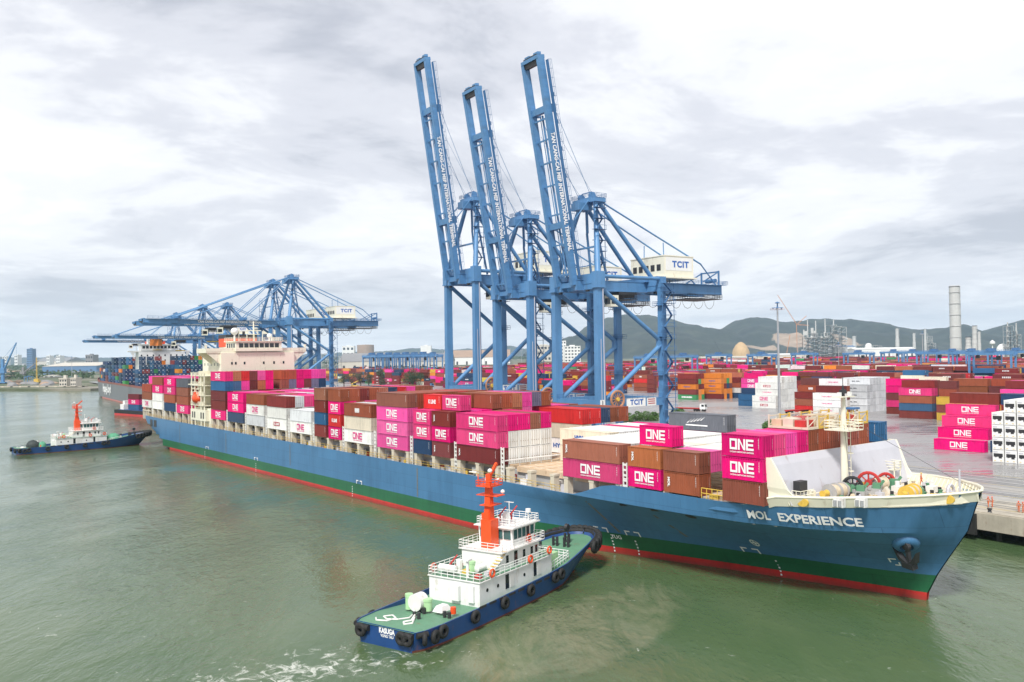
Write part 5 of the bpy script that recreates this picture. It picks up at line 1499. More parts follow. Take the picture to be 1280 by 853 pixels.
def make_tug(label, loc, rz, name_txt=True):
    L, Bm = 44, 10.0
    t = thing('tugboat', label, 'tugboat', loc, rz, 'tugs around the container ship')
    hb_, rows = tug_hull(L, Bm); hull_ = hb_.build('hull', [M['tugblue'], M['boot']], t, smooth=35)
    b = MB()
    for a, c in zip(rows, rows[1:]):
        b.quad((a[6][0], -a[6][1], a[6][2] + .01), (c[6][0], -c[6][1], c[6][2] + .01), (c[6][0], c[6][1], c[6][2] + .01), (a[6][0], a[6][1], a[6][2] + .01))
    dk = b.build('deck', M['tugdeck'], t)
    def zd(x):
        for a, c in zip(rows, rows[1:]):
            if a[6][0] <= x <= c[6][0]: return a[6][2] + (c[6][2] - a[6][2]) * (x - a[6][0]) / (c[6][0] - a[6][0])
        return 2.1
    def yd(x):
        for a, c in zip(rows, rows[1:]):
            if a[4][0] <= x <= c[4][0]: return a[4][1] + (c[4][1] - a[4][1]) * (x - a[4][0]) / (c[4][0] - a[4][0])
        return 0
    # fendering
    b = MB()
    for sg in (-1, 1):
        pts = [Vector((r[4][0], sg * (r[4][1] + .12), r[4][2] - .35)) for r in rows]
        b.path(pts[8:], .42, 8)
    b.build('rubber_fender', M['rubber'], t, smooth=50)
    for sg in (-1, 1): b = MB(); b.path([Vector((r[4][0], sg * (r[4][1] + .12), r[4][2] - .35)) for r in rows[:2]], .3, 8); b.tube((-.2, sg * 3.9, 1.7), (-.2, sg * 2.2, 1.7), .34, n=8); b.build('corner_fender', M['rubber'], t, smooth=50)
    ty = MB(); ty.ring((0, 0, 0), .5, .27, 'y', 14, 7); tm = ty.mesh('tyre', M['rubber'], 60)
    spots = []
    for sg in (-1, 1):
        spots += [(.8, sg * 4.65, 1.45, 40), (2.2, sg * 4.95, 1.3, 10), (3.4, sg * 5.05, 1.55, 0), (9, sg * 5.2, 1.6, 0), (14.8, sg * 5.25, 1.7, 0), (20.5, sg * 5.25, 1.8, 0), (26.5, sg * 5.2, 2.0, 0), (28.0, sg * 5.2, 2.1, 0)]
    for k in range(17):
        a = R(-84 + 168 * k / 16); x = 37.6 + 6.5 * math.cos(a); y = 4.65 * math.sin(a)
        spots.append((x, y, 3.35 + .8 * (x - 37) / 7, 90 + math.degrees(a) if True else 0))
    for x, y, z, a in ((-.3, -3.2, 1.4, 90), (-.3, 3.3, 1.4, 90), (-.3, -2.4, 1.4, 90)): spots.append((x, y, z, a))
    for x, y, z, a in spots:
        o = bpy.data.objects.new('tyre_fender', tm); link(o, t, (x, y, z), (0, 0, R(a) * (1 if y > 0 or abs(a) == 90 else 1)))
        if x > 36: o.scale = (1.25, 1.25, 1.25)
    # superstructure
    zb, z1, z2, z3 = 2.0, 4.4, 6.6, 9.0
    b = MB(); b.b2((11.9, -3.7, 1.6), (28.0, 3.7, z1)); b.b2((11.75, -3.85, z1), (28.2, 3.85, z1 + .08), 0)
    b.build('lower_house', M['white'], t)
    b = MB(); b.b2((12.0, -3.65, z1 + .08), (27.9, 3.65, z1 + .1)); b.build('upper_deck', M['tugdeck'], t)
    b = MB(); b.b2((17.4, -2.9, z1 + .08), (26.2, 2.9, z2)); b.b2((17.2, -3.3, z2), (27.0, 3.3, z2 + .08)); b.build('middle_house', M['white'], t)
    b = MB()
    x0, x1 = 20.7, 25.6
    b.prism([(x0, 0, z2 + .08), (x1 - .1, 0, z2 + .08), (x1 + .45, 0, z3), (x0 - .2, 0, z3)], (0, -2.55, 0), (0, 2.55, 0)); b.b2((x0 - .6, -3.0, z3), (x1 + .9, 3.0, z3 + .14))
    wh = b.build('wheelhouse', M['white'], t)
    tw = []
    for k in range(5):
        if k == 3: continue
        tw += [((x0 + .2 + k * .97, -2.6, 7.6), (x0 + .95 + k * .97, -2.56, 8.75)), ((x0 + .2 + k * .97, 2.56, 7.6), (x0 + .95 + k * .97, 2.6, 8.75))]
    for k in range(4): tw += [((x1 + .3, -2.3 + k * 1.2, 7.6), (x1 + .38, -1.3 + k * 1.2, 8.7)), ((x0 - .2, -2.3 + k * 1.2, 7.6), (x0 - .12, -1.3 + k * 1.2, 8.7))]
    M.setdefault('tealglass', paint('teal_window_glass', (.05, .13, .13), .06, var=.2, scale=.6, streak=False))
    panes('window', tw, 'tealglass', wh)
    b = MB(); b.b2((x0 + 3.12, -2.6, 6.75), (x0 + 3.75, -2.56, 8.7)); b.build('door', M['dark'], wh)
    panes('cabin_window', [((x, -2.95, 5.2), (x + .5, -2.91, 6.1)) for x in (18.6, 22.4, 24.2, 25.3)] + [((x, 2.91, 5.2), (x + .5, 2.95, 6.1)) for x in (18.6, 22.4, 24.2, 25.3)], 'glass', t)
    panes('door', [((20.4, -2.95, 4.6), (21.1, -2.91, 6.3))], 'glass', t)
    for x in (13.4, 15.6, 21.4): b = MB(); b.lathe([(0, -.02), (.22, -.02), (.22, .02), (0, .02)], (x, -3.72, 3.3), 12, 0, 'y'); b.build('porthole', M['glass'], t)
    panes('doorway', [((17.2, -3.75, 2.5), (17.9, -3.71, 4.2)), ((23.6, -3.75, 2.6), (24.2, -3.71, 4.3))], 'glass', t)
    panes('door', [((18.2, -3.76, 2.5), (19.1, -3.72, 4.2)), ((24.5, -3.76, 2.6), (25.3, -3.72, 4.3))], 'offwhite', t)
    b = MB()
    z = z1 + .1
    b.rail([(17, -3.75, z), (11.9, -3.75, z), (11.9, 3.75, z), (17, 3.75, z)], 1.05, .045, 0, 1.0); b.rail([(17, -3.75, z), (28, -3.75, z), (28, 3.75, z), (17, 3.75, z)], .95, .04, 0, 1.2)
    b.rail([(20, -3.25, z2 + .08), (17.3, -3.25, z2 + .08), (17.3, 3.25, z2 + .08), (27, 3.25, z2 + .08), (27, -3.25, z2 + .08), (20, -3.25, z2 + .08)], 1.0, .04, 0, 1.0)
    b.rail([(x0, -2.9, z3 + .14), (x1 + .6, -2.9, z3 + .14), (x1 + .6, 2.9, z3 + .14), (x0, 2.9, z3 + .14), (x0, -2.9, z3 + .14)], .9, .04, 0, 1.0)
    b.rail([(28.5, -3.4, zd(29)), (33.0, -3.4, zd(33)), (33.0, 3.4, zd(33))], 1.1, .05, 0, .8)
    b.build('hand_rail', M['pgreen'] if False else M['white'], t)
    b = MB(); b.beam((15.6, -2.4, 4.5), (18.6, -3.0, 6.7), .7, .08)
    for k in range(8): b.beam((15.6 + k * .38, -2.8 - .07 * k, 4.7 + k * .28), (15.6 + k * .38, -2.0 - .07 * k, 4.7 + k * .28), .22, .05, 1)
    b.build('stair', [M['white'], M['yellow']], t)
    # funnel and mast
    b = MB()
    b.b2((16.6, -.75, z2), (18.3, .75, 10.2)); b.b2((16.8, -.35, z2), (18.0, .35, 11.4)); b.b2((17.0, .35, 10.2), (18.3, .9, 10.9))
    b.box((17.4, 0, 12.2), (.95, .95, 4.4), taper=.72); b.b2((16.2, -1.1, 14.3), (18.8, 1.1, 14.45)); b.box((17.4, 0, 15.1), (.55, .55, 1.4))
    b.b2((16.9, -1.6, 13.1), (18.6, 1.6, 13.2)); b.beam((17.4, 0, 15.3), (19.2, 0, 16.9), .3, .35); b.tube((16.4, -.9, 14.4), (16.4, -.9, 16.2), .07, n=5); b.tube((16.4, .9, 14.4), (16.4, .9, 15.8), .07, n=5)
    b.rail([(16.2, -1.1, 14.45), (18.8, -1.1, 14.45), (18.8, 1.1, 14.45), (16.2, 1.1, 14.45), (16.2, -1.1, 14.45)], .6, .045, 0, .9, 2)
    b.b2((16.6, -.9, 11.9), (18.9, .9, 12.0)); b.b2((18.4, -.25, 9.2), (18.7, .25, 9.5))
    ms = b.build('mast', M['orange'], t, (1.9, 0, 0))
    b = MB()
    for c, r in (((16.4, -.9, 16.35), .3), ((18.7, -1.2, 13.5), .28), ((18.4, 1.0, 14.9), .28), ((18.3, -.8, 15.0), .2)): b.lathe([(0, -r), (r * .9, -r * .4), (r, 0), (r * .8, r * .6), (0, r)], c, 10)
    b.b2((16.3, 1.1, 16.0), (16.5, 2.2, 16.1)); b.build('mast_lamp', M['white'], ms)
    b = MB()
    b.lathe([(0, 0), (.45, 0), (.5, .5), (.4, .9), (0, 1.05)], (22.2, -.6, z3 + .7), 12); b.tube((22.2, -.6, z3), (22.2, -.6, z3 + .8), .12, n=6)
    b.tube((21.4, -1.6, z3), (21.4, -1.6, z3 + 3.2), .06, n=5); b.beam((21.4, -2.3, z3 + 3.1), (21.4, -.9, z3 + 3.1), .08, .1)
    b.lathe([(0, 0), (.35, .05), (.35, .5), (0, .55)], (25.2, -2.0, z3 + 1.2), 10); b.tube((25.2, -2.0, z3), (25.2, -2.0, z3 + 1.3), .09, n=5)
    b.build('radar', M['white'], t)
    for x, y, z, dx in ((22.6, .6, z3 + .3, .9), (24.0, -.2, z3 + .3, .9), (14.6, 2.4, z1 + .2, .8)):
        b = MB(); b.tube((x, y, z), (x, y, z + .8), .1, n=6); b.tube((x - .3, y, z + .7), (x + dx, y - .3, z + 1.7), .12, .08, 6); b.build('fire_monitor', M['red'], t)
    ringm = MB(); ringm.ring((0, 0, 0), .42, .13, 'y', 14, 6); rm = ringm.mesh('life_ring', M['orange'], 60)
    for x, y, z in ((24.2, -2.72, 7.2), (14.2, -3.9, 5.1), (22.6, -3.9, 5.0), (27.2, -3.9, 5.2), (13.0, 3.9, 5.1)):
        link(bpy.data.objects.new('life_ring', rm), t, (x, y, z))
    b = MB(); b.lathe([(0, -1.3), (.42, -1.2), (.42, 1.2), (0, 1.3)], (12.9, 1.6, 5.3), 12, 0, 'y'); b.build('life_raft_canister', M['white'], t)
    b = MB(); b.lathe([(0, -.9), (.4, -.8), (.4, .8), (0, .9)], (16.0, -.9, 5.0), 12, 0, 'x'); b.build('life_raft_canister', M['white'], t)
    b = MB(); b.tube((13.0, -1.2, 4.5), (13.0, -1.2, 6.6), .18, n=8); b.b2((12.6, -1.6, 6.5), (13.4, -.8, 6.7)); b.build('vent_mast', M['white'], t)
    b = MB(); b.tube((14.6, 1.2, 4.5), (14.6, 1.2, 6.0), .4, n=8); b.build('vent_pipe', M['white'], t)
    panes('deck_locker', [((11.6, -3.0, 2.1), (11.9, -2.2, 4.0)), ((11.4, -1.0, 2.1), (11.9, .2, 3.8))], 'white', t)
    for x, y, c in ((12.8, -2.9, 'red'), (13.9, 2.8, 'lgrey'), (14.6, -3.0, 'lgrey'), (15.9, 2.2, 'red'), (14.0, -.2, 'yellow')):
        panes('deck_box', [((x, y, 4.5), (x + .8, y + .6, 5.0))], c, t)
    for x, y, z, r, h in ((15.2, -.2, z1 + .1, .42, 1.35), (6.3, 2.1, 2.1, .42, 1.7), (6.9, -.1, 2.1, .5, 1.3)):
        b = MB(); b.lathe([(0, 0), (r, 0), (r, h * .8), (r * 1.1, h * .8), (r * 1.1, h), (0, h)], (x, y, z), 14); b.build('vent_cowl', M['pgreen'], t, smooth=40)
    b = MB(); b.lathe([(0, -.7), (.95, -.7), (.95, .7), (0, .7)], (6.6, 1.0, 3.0), 20, 0, 'x'); b.build('towing_reel', M['offwhite'], t, smooth=40)
    for x, y in ((4.0, -.9), (6.2, .2), (6.4, -3.2), (36.8, -.9), (36.8, .9), (38.6, 0), (34.4, 2.2)):
        b = MB(); z = zd(x)
        h = .7 if x < 30 else 1.3
        for q in (-.32, .32): b.tube((x, y + q, z), (x, y + q, z + h), .2, n=10)
        b.beam((x, y - .5, z + h * .6), (x, y + .5, z + h * .6), .16, .16); b.build('towing_bitt', M['dark'], t)
    # forward winch and searchlight
    b = MB(); c = (30.6, 0, zd(30.6) + 1.1)
    b.lathe([(.3, -1.6), (.95, -1.6), (.95, -1.45), (.7, -1.4), (.7, 1.4), (.95, 1.45), (.95, 1.6), (.3, 1.6)], c, 18, 0, 'y'); b.b2((29.6, -2.6, zd(30)), (31.6, -1.7, zd(30) + 1.7)); b.b2((29.6, 1.7, zd(30)), (31.6, 2.6, zd(30) + 1.7))
    b.build('anchor_winch', M['pgreen'], t, smooth=40)
    b = MB(); b.tube((38.2, -.4, zd(38)), (38.2, -.4, zd(38) + 2.1), .1, n=6); b.lathe([(0, -.2), (.5, -.15), (.55, .25), (.45, .3), (0, .05)], (38.2, -.3, zd(38) + 2.3), 14, 0, 'y'); b.build('searchlight', M['dark'], t)
    # lines on the deck
    b = MB()
    pts = [(5.9, 1.2, 2.6), (5.2, .4, 2.16), (3.6, -.2, 2.16), (2.6, .5, 2.16), (2.0, 1.6, 2.16), (2.6, 2.6, 2.16), (3.4, 2.0, 2.16), (2.8, 1.0, 2.16), (1.6, 1.2, 2.16), (1.2, 2.4, 2.16), (1.8, 3.0, 2.16)]
    b.path(pts, .09, 6); b.path([(4.0, -.7, 2.5), (3.0, -1.0, 2.16), (2.2, -.6, 2.16), (1.6, -1.2, 2.16), (2.3, -1.7, 2.16), (3.1, -1.2, 2.16), (3.8, -.8, 2.3)], .11, 6)
    b.build('towing_line', M['offwhite'], t)
    b = MB(); b.box((7.6, -1.6, 2.45), (1.9, 1.3, .6), taper=.6); b.build('covered_gear', M['white'], t)
    b = MB(); b.tube((7.4, -3.3, 2.1), (7.4, -3.3, 2.8), .33, n=10); b.build('buoy', M['orange'], t)
    b = MB()
    for k in range(9): b.b2((10 + k * 2.0, -5.06, 2.15), (11.3 + k * 2.0, -4.99, 2.42))
    b.build('freeing_port', M['dark'], hull_)
    if name_txt:
        put_text('lettering', text_mesh('KASUGA', 2.2, .62, .05, 'letter_w'), hull_, face_mtx((-.03, -.2, 1.72), (0, -1, 0), (0, 0, 1)))
        put_text('lettering', text_mesh('VUNG TAU', 1.8, .32, .03, 'letter_w'), hull_, face_mtx((-.03, -.2, 1.18), (0, -1, 0), (0, 0, 1)))
    return t
make_tug('blue tugboat KASUGA with orange mast pushing against the side of the container ship', (-13.8, 89.8, 0), math.atan2(.835, .55))
t2 = make_tug('blue tugboat with orange mast at the stern of the container ship, left edge', (-166.5, 283, 0), math.atan2(.66, .75), False)
for (x, y, sx, sz, mt, nm, lb) in ((14, 0, 3.2, 2.0, 'dark', 'tarpaulin_heap', 'dark tarpaulin heap on the aft deck of the left tug'), (8.0, 1.0, 1.6, 1.5, 'pgreen', 'net_heap', 'green net heap beside the house of the left tug')):
    pass
def heap(c, s, mt, name, lab, cat):
    b = MB(); n, k = 14, 6; vs = []
    for j in range(k + 1):
        for i in range(n):
            a = 2 * math.pi * i / n; ph = j / k * math.pi / 2; w = 1 + .25 * mn.noise(Vector((math.cos(a) * 2, math.sin(a) * 2, j * .6 + c[0])))
            vs.append((s[0] * math.cos(a) * math.cos(ph) * w, s[1] * math.sin(a) * math.cos(ph) * w, s[2] * math.sin(ph) * w))
    fs = [(j * n + i, j * n + (i + 1) % n, (j + 1) * n + (i + 1) % n, (j + 1) * n + i) for j in range(k) for i in range(n)]
    b.add(vs, fs); o = b.build(name, M[mt], None, c, smooth=60); tag(o, lab, cat); return o
def tl(t, x, y, z): return t.location + Matrix.Rotation(t.rotation_euler.z, 3, 'Z') @ Vector((x, y, z))
M['tarp'] = paint('dark_tarpaulin', (.035, .045, .045), .7, var=.4, scale=1.2)
M['net'] = paint('green_tarpaulin', (.10, .33, .20), .8, var=.3, scale=1.5)
heap(tl(t2, 5.5, -1.0, 2.1), (2.4, 2.0, 2.2), 'tarp', 'tarpaulin', 'dark tarpaulin heap on the aft deck of the left tug', 'tarpaulin')
heap(tl(t2, 8.0, -2.6, 2.1), (1.2, 1.2, 1.7), 'net', 'tarpaulin', 'green tarpaulin bundle between dark heap and white house of the left tug', 'tarpaulin')
heap(tl(t2, 30.8, -1.6, 3.1), (2.3, 1.8, 1.7), 'net', 'tarpaulin', 'pale green tarpaulin over the fore deck winch of the left tug', 'tarpaulin')

# ------------------------------------------------------------------ small barge half hidden behind the stern
bt = thing('barge', 'small red and black barge carrying two containers, half hidden by the stern', 'barge', AT(153, 517, 478).xy.to_3d(), R(-40))
b = MB(); b.prism([(0, -4.5, -.5), (0, 4.5, -.5), (40, 4.5, -.5), (40, -4.5, -.5)], (0, 0, 0), (0, 0, 2.2), 0); b.prism([(-2.2, -3, 2.4), (-2.2, 3, 2.4), (0, 4.6, 2.4), (40, 4.6, 2.4), (40, -4.6, 2.4), (0, -4.6, 2.4)], (0, 0, -.8), (0, 0, 1.0), 1)
b.build('hull', [M['hullred'], M['rubber']], bt)
b = MB(); b.b2((3, -2.6, 3.4), (7.0, 2.6, 6.4)); b.b2((4.4, -1.8, 6.4), (6.6, 1.8, 8.4)); b.build('wheelhouse', M['white'], bt)
b = MB(); b.b2((2.0, -3.2, 3.4), (40, 3.2, 3.6)); b.build('hold_coaming', M['tugblue'], bt)
for k, (c, h) in enumerate((('b', 0), ('P', 1), ('R', 2))):
    w = bt.matrix_local if False else None
    p = Vector(bt.location) + Matrix.Rotation(R(-40), 3, 'Z') @ Vector((15.5, 0, 3.65 + h * 2.85))
    container(c, 12.19, p, R(-40), f"{WORD[c]} container on the small barge, {ORD[h]} of its stack", 'containers on the small barge', 'one' if c == 'P' else None, detail=1)

# ------------------------------------------------------------------ the grey ship along the quay
M['hullgrey'] = paint('hull_grey_paint', (.17, .18, .19), .5, var=.16, scale=.12, rust=.05)
M['hullrust'] = paint('rust_red_deck_paint', (.26, .075, .05), .55, var=.2, scale=.2, rust=.1)
M['bootpink'] = paint('faded_red_boot', (.50, .16, .14), .55, var=.15, scale=.1)
s2 = thing('container_ship', 'grey container ship stacked with navy containers, moored under the lowered cranes', 'ship', Q(-800, -20.5, -4.3), QA)
def g2(u):                                                     # local x: 0 at the bow, positive towards the stern (nearer)
    return interp([(0, .02), (.02, .25), (.05, .5), (.1, .74), (.16, .92), (.22, 1), (1, 1)], u)
b = MB(); rows = []
for i in range(31):
    u = (i / 30) ** 1.6; x = u * 300
    zt = interp([(0, 17.2), (40, 15.4), (70, 14.2), (300, 13.6)], x)
    r = []
    for z, f in ((-2, .82), (0, .84), (.9, .86), (6, .92), (zt - 1.5, 1.0), (zt, 1.0)):
        flare = 1 if x > 90 else (f + (1 - f) * x / 90)
        xx = x + (0 if x > 60 else (60 - x) / 60 * interp([(-2, 14), (0, 12), (6, 8), (12, 3), (17.2, -6)], z))
        wd = 17.6 * g2(u) * (flare if z > 0 else (flare * interp([(0, .4), (30, .55), (90, 1)], x)))
        r.append((xx, wd, z))
    r.append((r[-1][0], r[-1][1] - .3, zt)); r.append((r[-1][0], r[-1][1], zt - 1.3))
    rows.append(r)
n = len(rows[0])
for sg in (-1, 1):
    base = len(b.v); b.v += [(p[0], sg * p[1], p[2]) for r in rows for p in r]
    for i in range(len(rows) - 1):
        for j in range(n - 1):
            f = [base + i * n + j, base + (i + 1) * n + j, base + (i + 1) * n + j + 1, base + i * n + j + 1]
            b.f.append(f); b.m.append(0 if j < 2 else (1 if j < 4 else 2)); b.c.append(None)
r = rows[-1]; vs = [(p[0], -p[1], p[2]) for p in r[:6]] + [(p[0], p[1], p[2]) for p in r[:6]][::-1]; b.add(vs, [tuple(range(len(vs)))], 1)
h2 = b.build('hull', [M['bootpink'], M['hullgrey'], M['hullrust']], s2, smooth=30)
b = MB(); b.add([(p[7][0], -p[7][1], p[7][2]) for p in rows] + [(p[7][0], p[7][1], p[7][2]) for p in rows][::-1], [tuple(range(62))], 0); b.build('deck', M['hullrust'], s2)
put_text('lettering', text_mesh('Hapag-Lloyd', 46, 8.6, .045, 'letter_w'), h2, face_mtx((118, -17.75, 7.6), (1, 0, 0), (0, 0, 1)))
b = MB(); b.b2((234, -14.2, 13.5), (248, 15.8, 36.5)); b.b2((235, -19.6, 36.5), (245, 19.6, 37.4)); b.b2((236, -12.5, 37.4), (246, 12.5, 41.4)); b.b2((235.5, -13, 41.4), (246.5, 13, 41.9)); b.tube((240, 0, 41.9), (240, 0, 50), .5, .3, 8); b.tube((240, -7, 41.9), (240, -7, 46), .9, n=8)
for sg in (-1, 1): b.prism([(247, sg * 16.8, 31.5), (247, sg * 16.8, 36.5), (247, sg * 19.4, 36.5)], (-.3, 0, 0), (.3, 0, 0))
hs = b.build('deckhouse', M['white'], s2)
sw = [((246.02, -11.6 + k * 2.35, 38.8), (246.08, -9.9 + k * 2.35, 40.6)) for k in range(10)]
for z in (33.5, 30):
    sw += [((248.02, -13.0 + k * 3.8, z), (248.08, -12.1 + k * 3.8, z + 1.1)) for k in range(8)]
panes('bridge_window', sw, 'glass', hs)
b = MB(); b.b2((222, -6, 13), (231, 6, 44)); b.build('funnel', M['orange'], s2)
b = MB(); b.tube((96, -16.5, 13.5), (96, -16.5, 24), .9, .6, 8); b.b2((95, -17.4, 20), (98, -15.6, 23.5)); b.build('deck_crane', M['offwhite'], s2)
# its deck load: bays of stacked boxes, too many and too small to tell apart
b = MB(); rr = random.Random(3)
bx = [(24, 7, 4), (42, 10, 5), (60, 12, 6), (78, 13, 6), (96, 14, 6), (114, 14, 6), (132, 14, 7), (150, 14, 7), (168, 14, 7), (186, 14, 7), (204, 14, 7), (258, 14, 7), (272, 14, 7), (286, 14, 7)]
for xb, nr, tmax in bx:
    for r_ in range(nr):
        y = (r_ - (nr - 1) / 2) * 2.5
        hh = max(2, tmax - rr.choice((0, 0, 0, 1, 1, 2)) - (2 if r_ == 0 and rr.random() < .5 else 0))
        if xb >= 272 and r_ < 8: hh = 0
        elif xb == 258 and 5 < r_ < 8: hh -= 1
        for k in range(hh):
            base_c = rr.choices('NNNNNNNNNNNNRMAbbbK', k=1)[0]
            if xb < 130 and rr.random() < .25: base_c = rr.choice('AAMRK')
            col = tuple(q * rr.uniform(.8, 1.15) for q in PAL[base_c]); z = 13.4 + k * 2.85
            b.b2((xb - 6.1, y - 1.2, z), (xb + 6.1, y + 1.2, z + 2.72), 0, col)
            if base_c in 'NbRM':
                b.b2((xb + 6.11, y - .8, z + 1.6), (xb + 6.13, y + .1, z + 2.3), 0, (.40, .44, .5)); b.b2((xb + 6.11, y + .3, z + .5), (xb + 6.13, y + .75, z + 1.0), 0, (.25, .29, .35))
            else: b.b2((xb + 6.11, y - .1, z + .1), (xb + 6.13, y + .1, z + 2.6), 0, tuple(q * .6 for q in col))
_m = Matrix.Translation(s2.location) @ Matrix.Rotation(QA, 4, 'Z'); _n = len(REST.v)
REST.v += [tuple(_m @ Vector(v)) for v in b.v]; REST.f += [[i + _n for i in f] for f in b.f]; REST.m += b.m; REST.c += b.c
# container hanging from the spreader
hw = AT(195, 432.5, 522); KEEP_SAVE = KEEP; KEEP = ''; oc = container('A', 6.06, hw, R(-20), 'orange container hanging from a crane spreader over the grey ship', 'container in the air', None, detail=1); oc.rotation_euler = (0, 0, QA + R(40)); oc.scale = (1, 1.5, 1.5); KEEP = KEEP_SAVE
# ------------------------------------------------------------------ container yard
YG = 'containers stacked in the yard'
OCC = []                                             # ground rectangles taken by near stacks (yard frame)
def yl(w): d = Vector(w) - QO; return d.dot(YU), d.dot(YV)
def yw(u, v, z=0): return QO + YU * u + YV * v + Vector((0, 0, z))
def block(px, py, rows, place, L_=12.19, ncol=1, kind='dry', colgap=.45):
    """rows: list (near row first) of columns; each column is a bottom-to-top list of (colour, logo)"""
    u0, v0 = yl(G(px, py, 4.3)); nrow = len(rows)
    mxc = max(len(r) for r in rows)
    OCC.append((u0 - 2, v0 - 2, u0 + mxc * (L_ + colgap) + 2, v0 + nrow * 2.6 + 2))
    for ri, cols in enumerate(rows):
        for ci, col in enumerate(cols):
            for t, it in enumerate(col):
                if it is None: continue
                c, lg = it if isinstance(it, tuple) else (it, None)
                top = t == len(col) - 1
                side = ri == 0 or len(rows[ri - 1]) <= ci or len(rows[ri - 1][ci]) <= t
                end = ci == len(cols) - 1 or len(cols[ci + 1]) <= t
                if not (top or side or end): continue
                w = yw(u0 + L_ / 2 + ci * (L_ + colgap), v0 + 1.22 + ri * 2.6, .02 + t * TIER)
                rw = '' if nrow == 1 else ('front row, ' if ri == 0 else f'{nth(ri)} row, ')
                cl = '' if mxc == 1 else ('left end, ', 'right end, ')[ci] if mxc == 2 else f'{nth(ci)} from left, '
                tn = 'top' if top else ORD[t] + ' tier'
                txt = {'one': ' ONE'}.get(lg, '')
                if c in 'WC': kd = 'reefer'
                else: kd = 'dry'
                container(c, L_, w, YA, f"{WORD[c]}{txt} container, {cl}{rw}{tn}, {place}", YG, lg, kd, detail=1)
def st(s): return list(s)
ONE = ('P', 'one')
block(1167.4, 561.8, [[[ONE]], [[ONE, ONE], ['N']], [[ONE] * 3, ['N']], [[ONE] * 4, ['N', 'b']], [st('RPRNR'), st('NbRRN')], [st('BRPRM'), st('NRbBN')]], 'stepped magenta stack behind the bow')
block(1049.5, 514.5, [[[('L', 'mol')] * 4]] + [[[('L', 'mol')] * 5]] + [[st('LLLLL')] for _ in range(6)], 'white reefer block left of the magenta stacks')
block(1124, 522.5, [[['R', 'b', 'B', ONE]], [st('RNRPR')], [st('BPNRR')]], 'four-high mixed stack beside white reefer block')
block(1108, 517.5, [[st('RPRPP')]], 'five-high magenta and maroon stack')
block(1146, 513.0, [[['R', 'B', 'N', ('P', None), ('C', 'yml')]]], 'cream-topped stack behind the mixed stack')
block(1171, 525.5, [[st('YMY')], [st('YRYBR')]], 'yellow and red stack right of the mixed stack', 6.06)
block(1193, 519.0, [[st('RYRBB'), st('BRNR')], [st('RRMRO'), st('BNRRB')]], 'brown stack behind the stepped magenta stack')
block(993.5, 515, [[['E', 'B', 'R']], [['R', 'B', 'M', ('B', 'block')]], [st('RRBRR')], [st('BMRBR')]], 'maroon stack beside the lamp mast', )
block(1016.5, 517, [[[('W', 'yml'), ('W', 'yml'), ('W', 'yml')]], [['W', ('W', 'yml'), 'W', 'R']], [['R', 'W', 'R', 'B', ('W', 'yml')]]], 'white and pink-lettered stack left of the pale reefers')
block(940.5, 509.8, [[[('W', 'kline_red'), ('W', 'one')]], [[('W', 'yml'), ('W', 'one'), ('W', 'yml'), ('W', 'kline_red')]], [st('WWWW') + [('W', None)]]] + [[st('WWWWW')] for _ in range(4)], 'white stack left of the lamp mast')
block(923, 507.5, [[st('bb')], [st('NbN')]], 'navy pair beside the white stack')
block(927, 499, [[['p', 'p', ('p', 'one'), ('p', 'one')]], [st('pEOMP')]], 'pale pink stack behind the navy pair')
block(902, 497, [[st('NWBR')], [st('bCRPO')]], 'small mixed stack left of the pink stack')
block(879, 498.5, [[['R', ('A', 'hapag'), ('A', 'hapag'), ('A', 'hapag'), 'A']], [st('AARAA')], [st('NANKA')], [st('AARAA')]], 'orange stack across the wet asphalt')
block(847.5, 499.5, [[[('K', 'green'), 'R', ('A', 'hapag'), 'R', 'R']], [st('AARKR')], [st('KARAR')]], 'maroon and orange stack left of the orange one')
block(792.5, 489, [[['B', 'B', 'E', ('B', 'block'), 'R']], [st('RRRRB')]], 'brown stack seen between crane legs')
block(809, 491, [[st('RRMR')]], 'maroon stack seen right of a crane brace', 6.06)
block(823, 495, [[st('BNPRB')]], 'mixed stack behind the crane stairway', 6.06)
# refrigerated stack seen end-on at the right edge: machinery ends face the water
u0, v0 = yl(G(1240.3, 577.5, 4.3))
OCC.append((u0 - 6, v0 - 2, u0 + 22, v0 + 15))
for ci in range(5):
    for t in range(4 if ci == 0 else 5):
        w = yw(u0 + 1.3 + ci * 2.62, v0 + 6.1, .02 + t * TIER)
        o = container('W', 12.19, w, YA - math.pi / 2, f"white reefer with black cooling unit end, {nth(ci)} column from left, {'top' if t == (3 if ci == 0 else 4) else ORD[t] + ' tier'}, right edge", 'reefers at the right edge', None, 'reefer', door='unit', detail=1)
print('individual containers', len(BIGC))

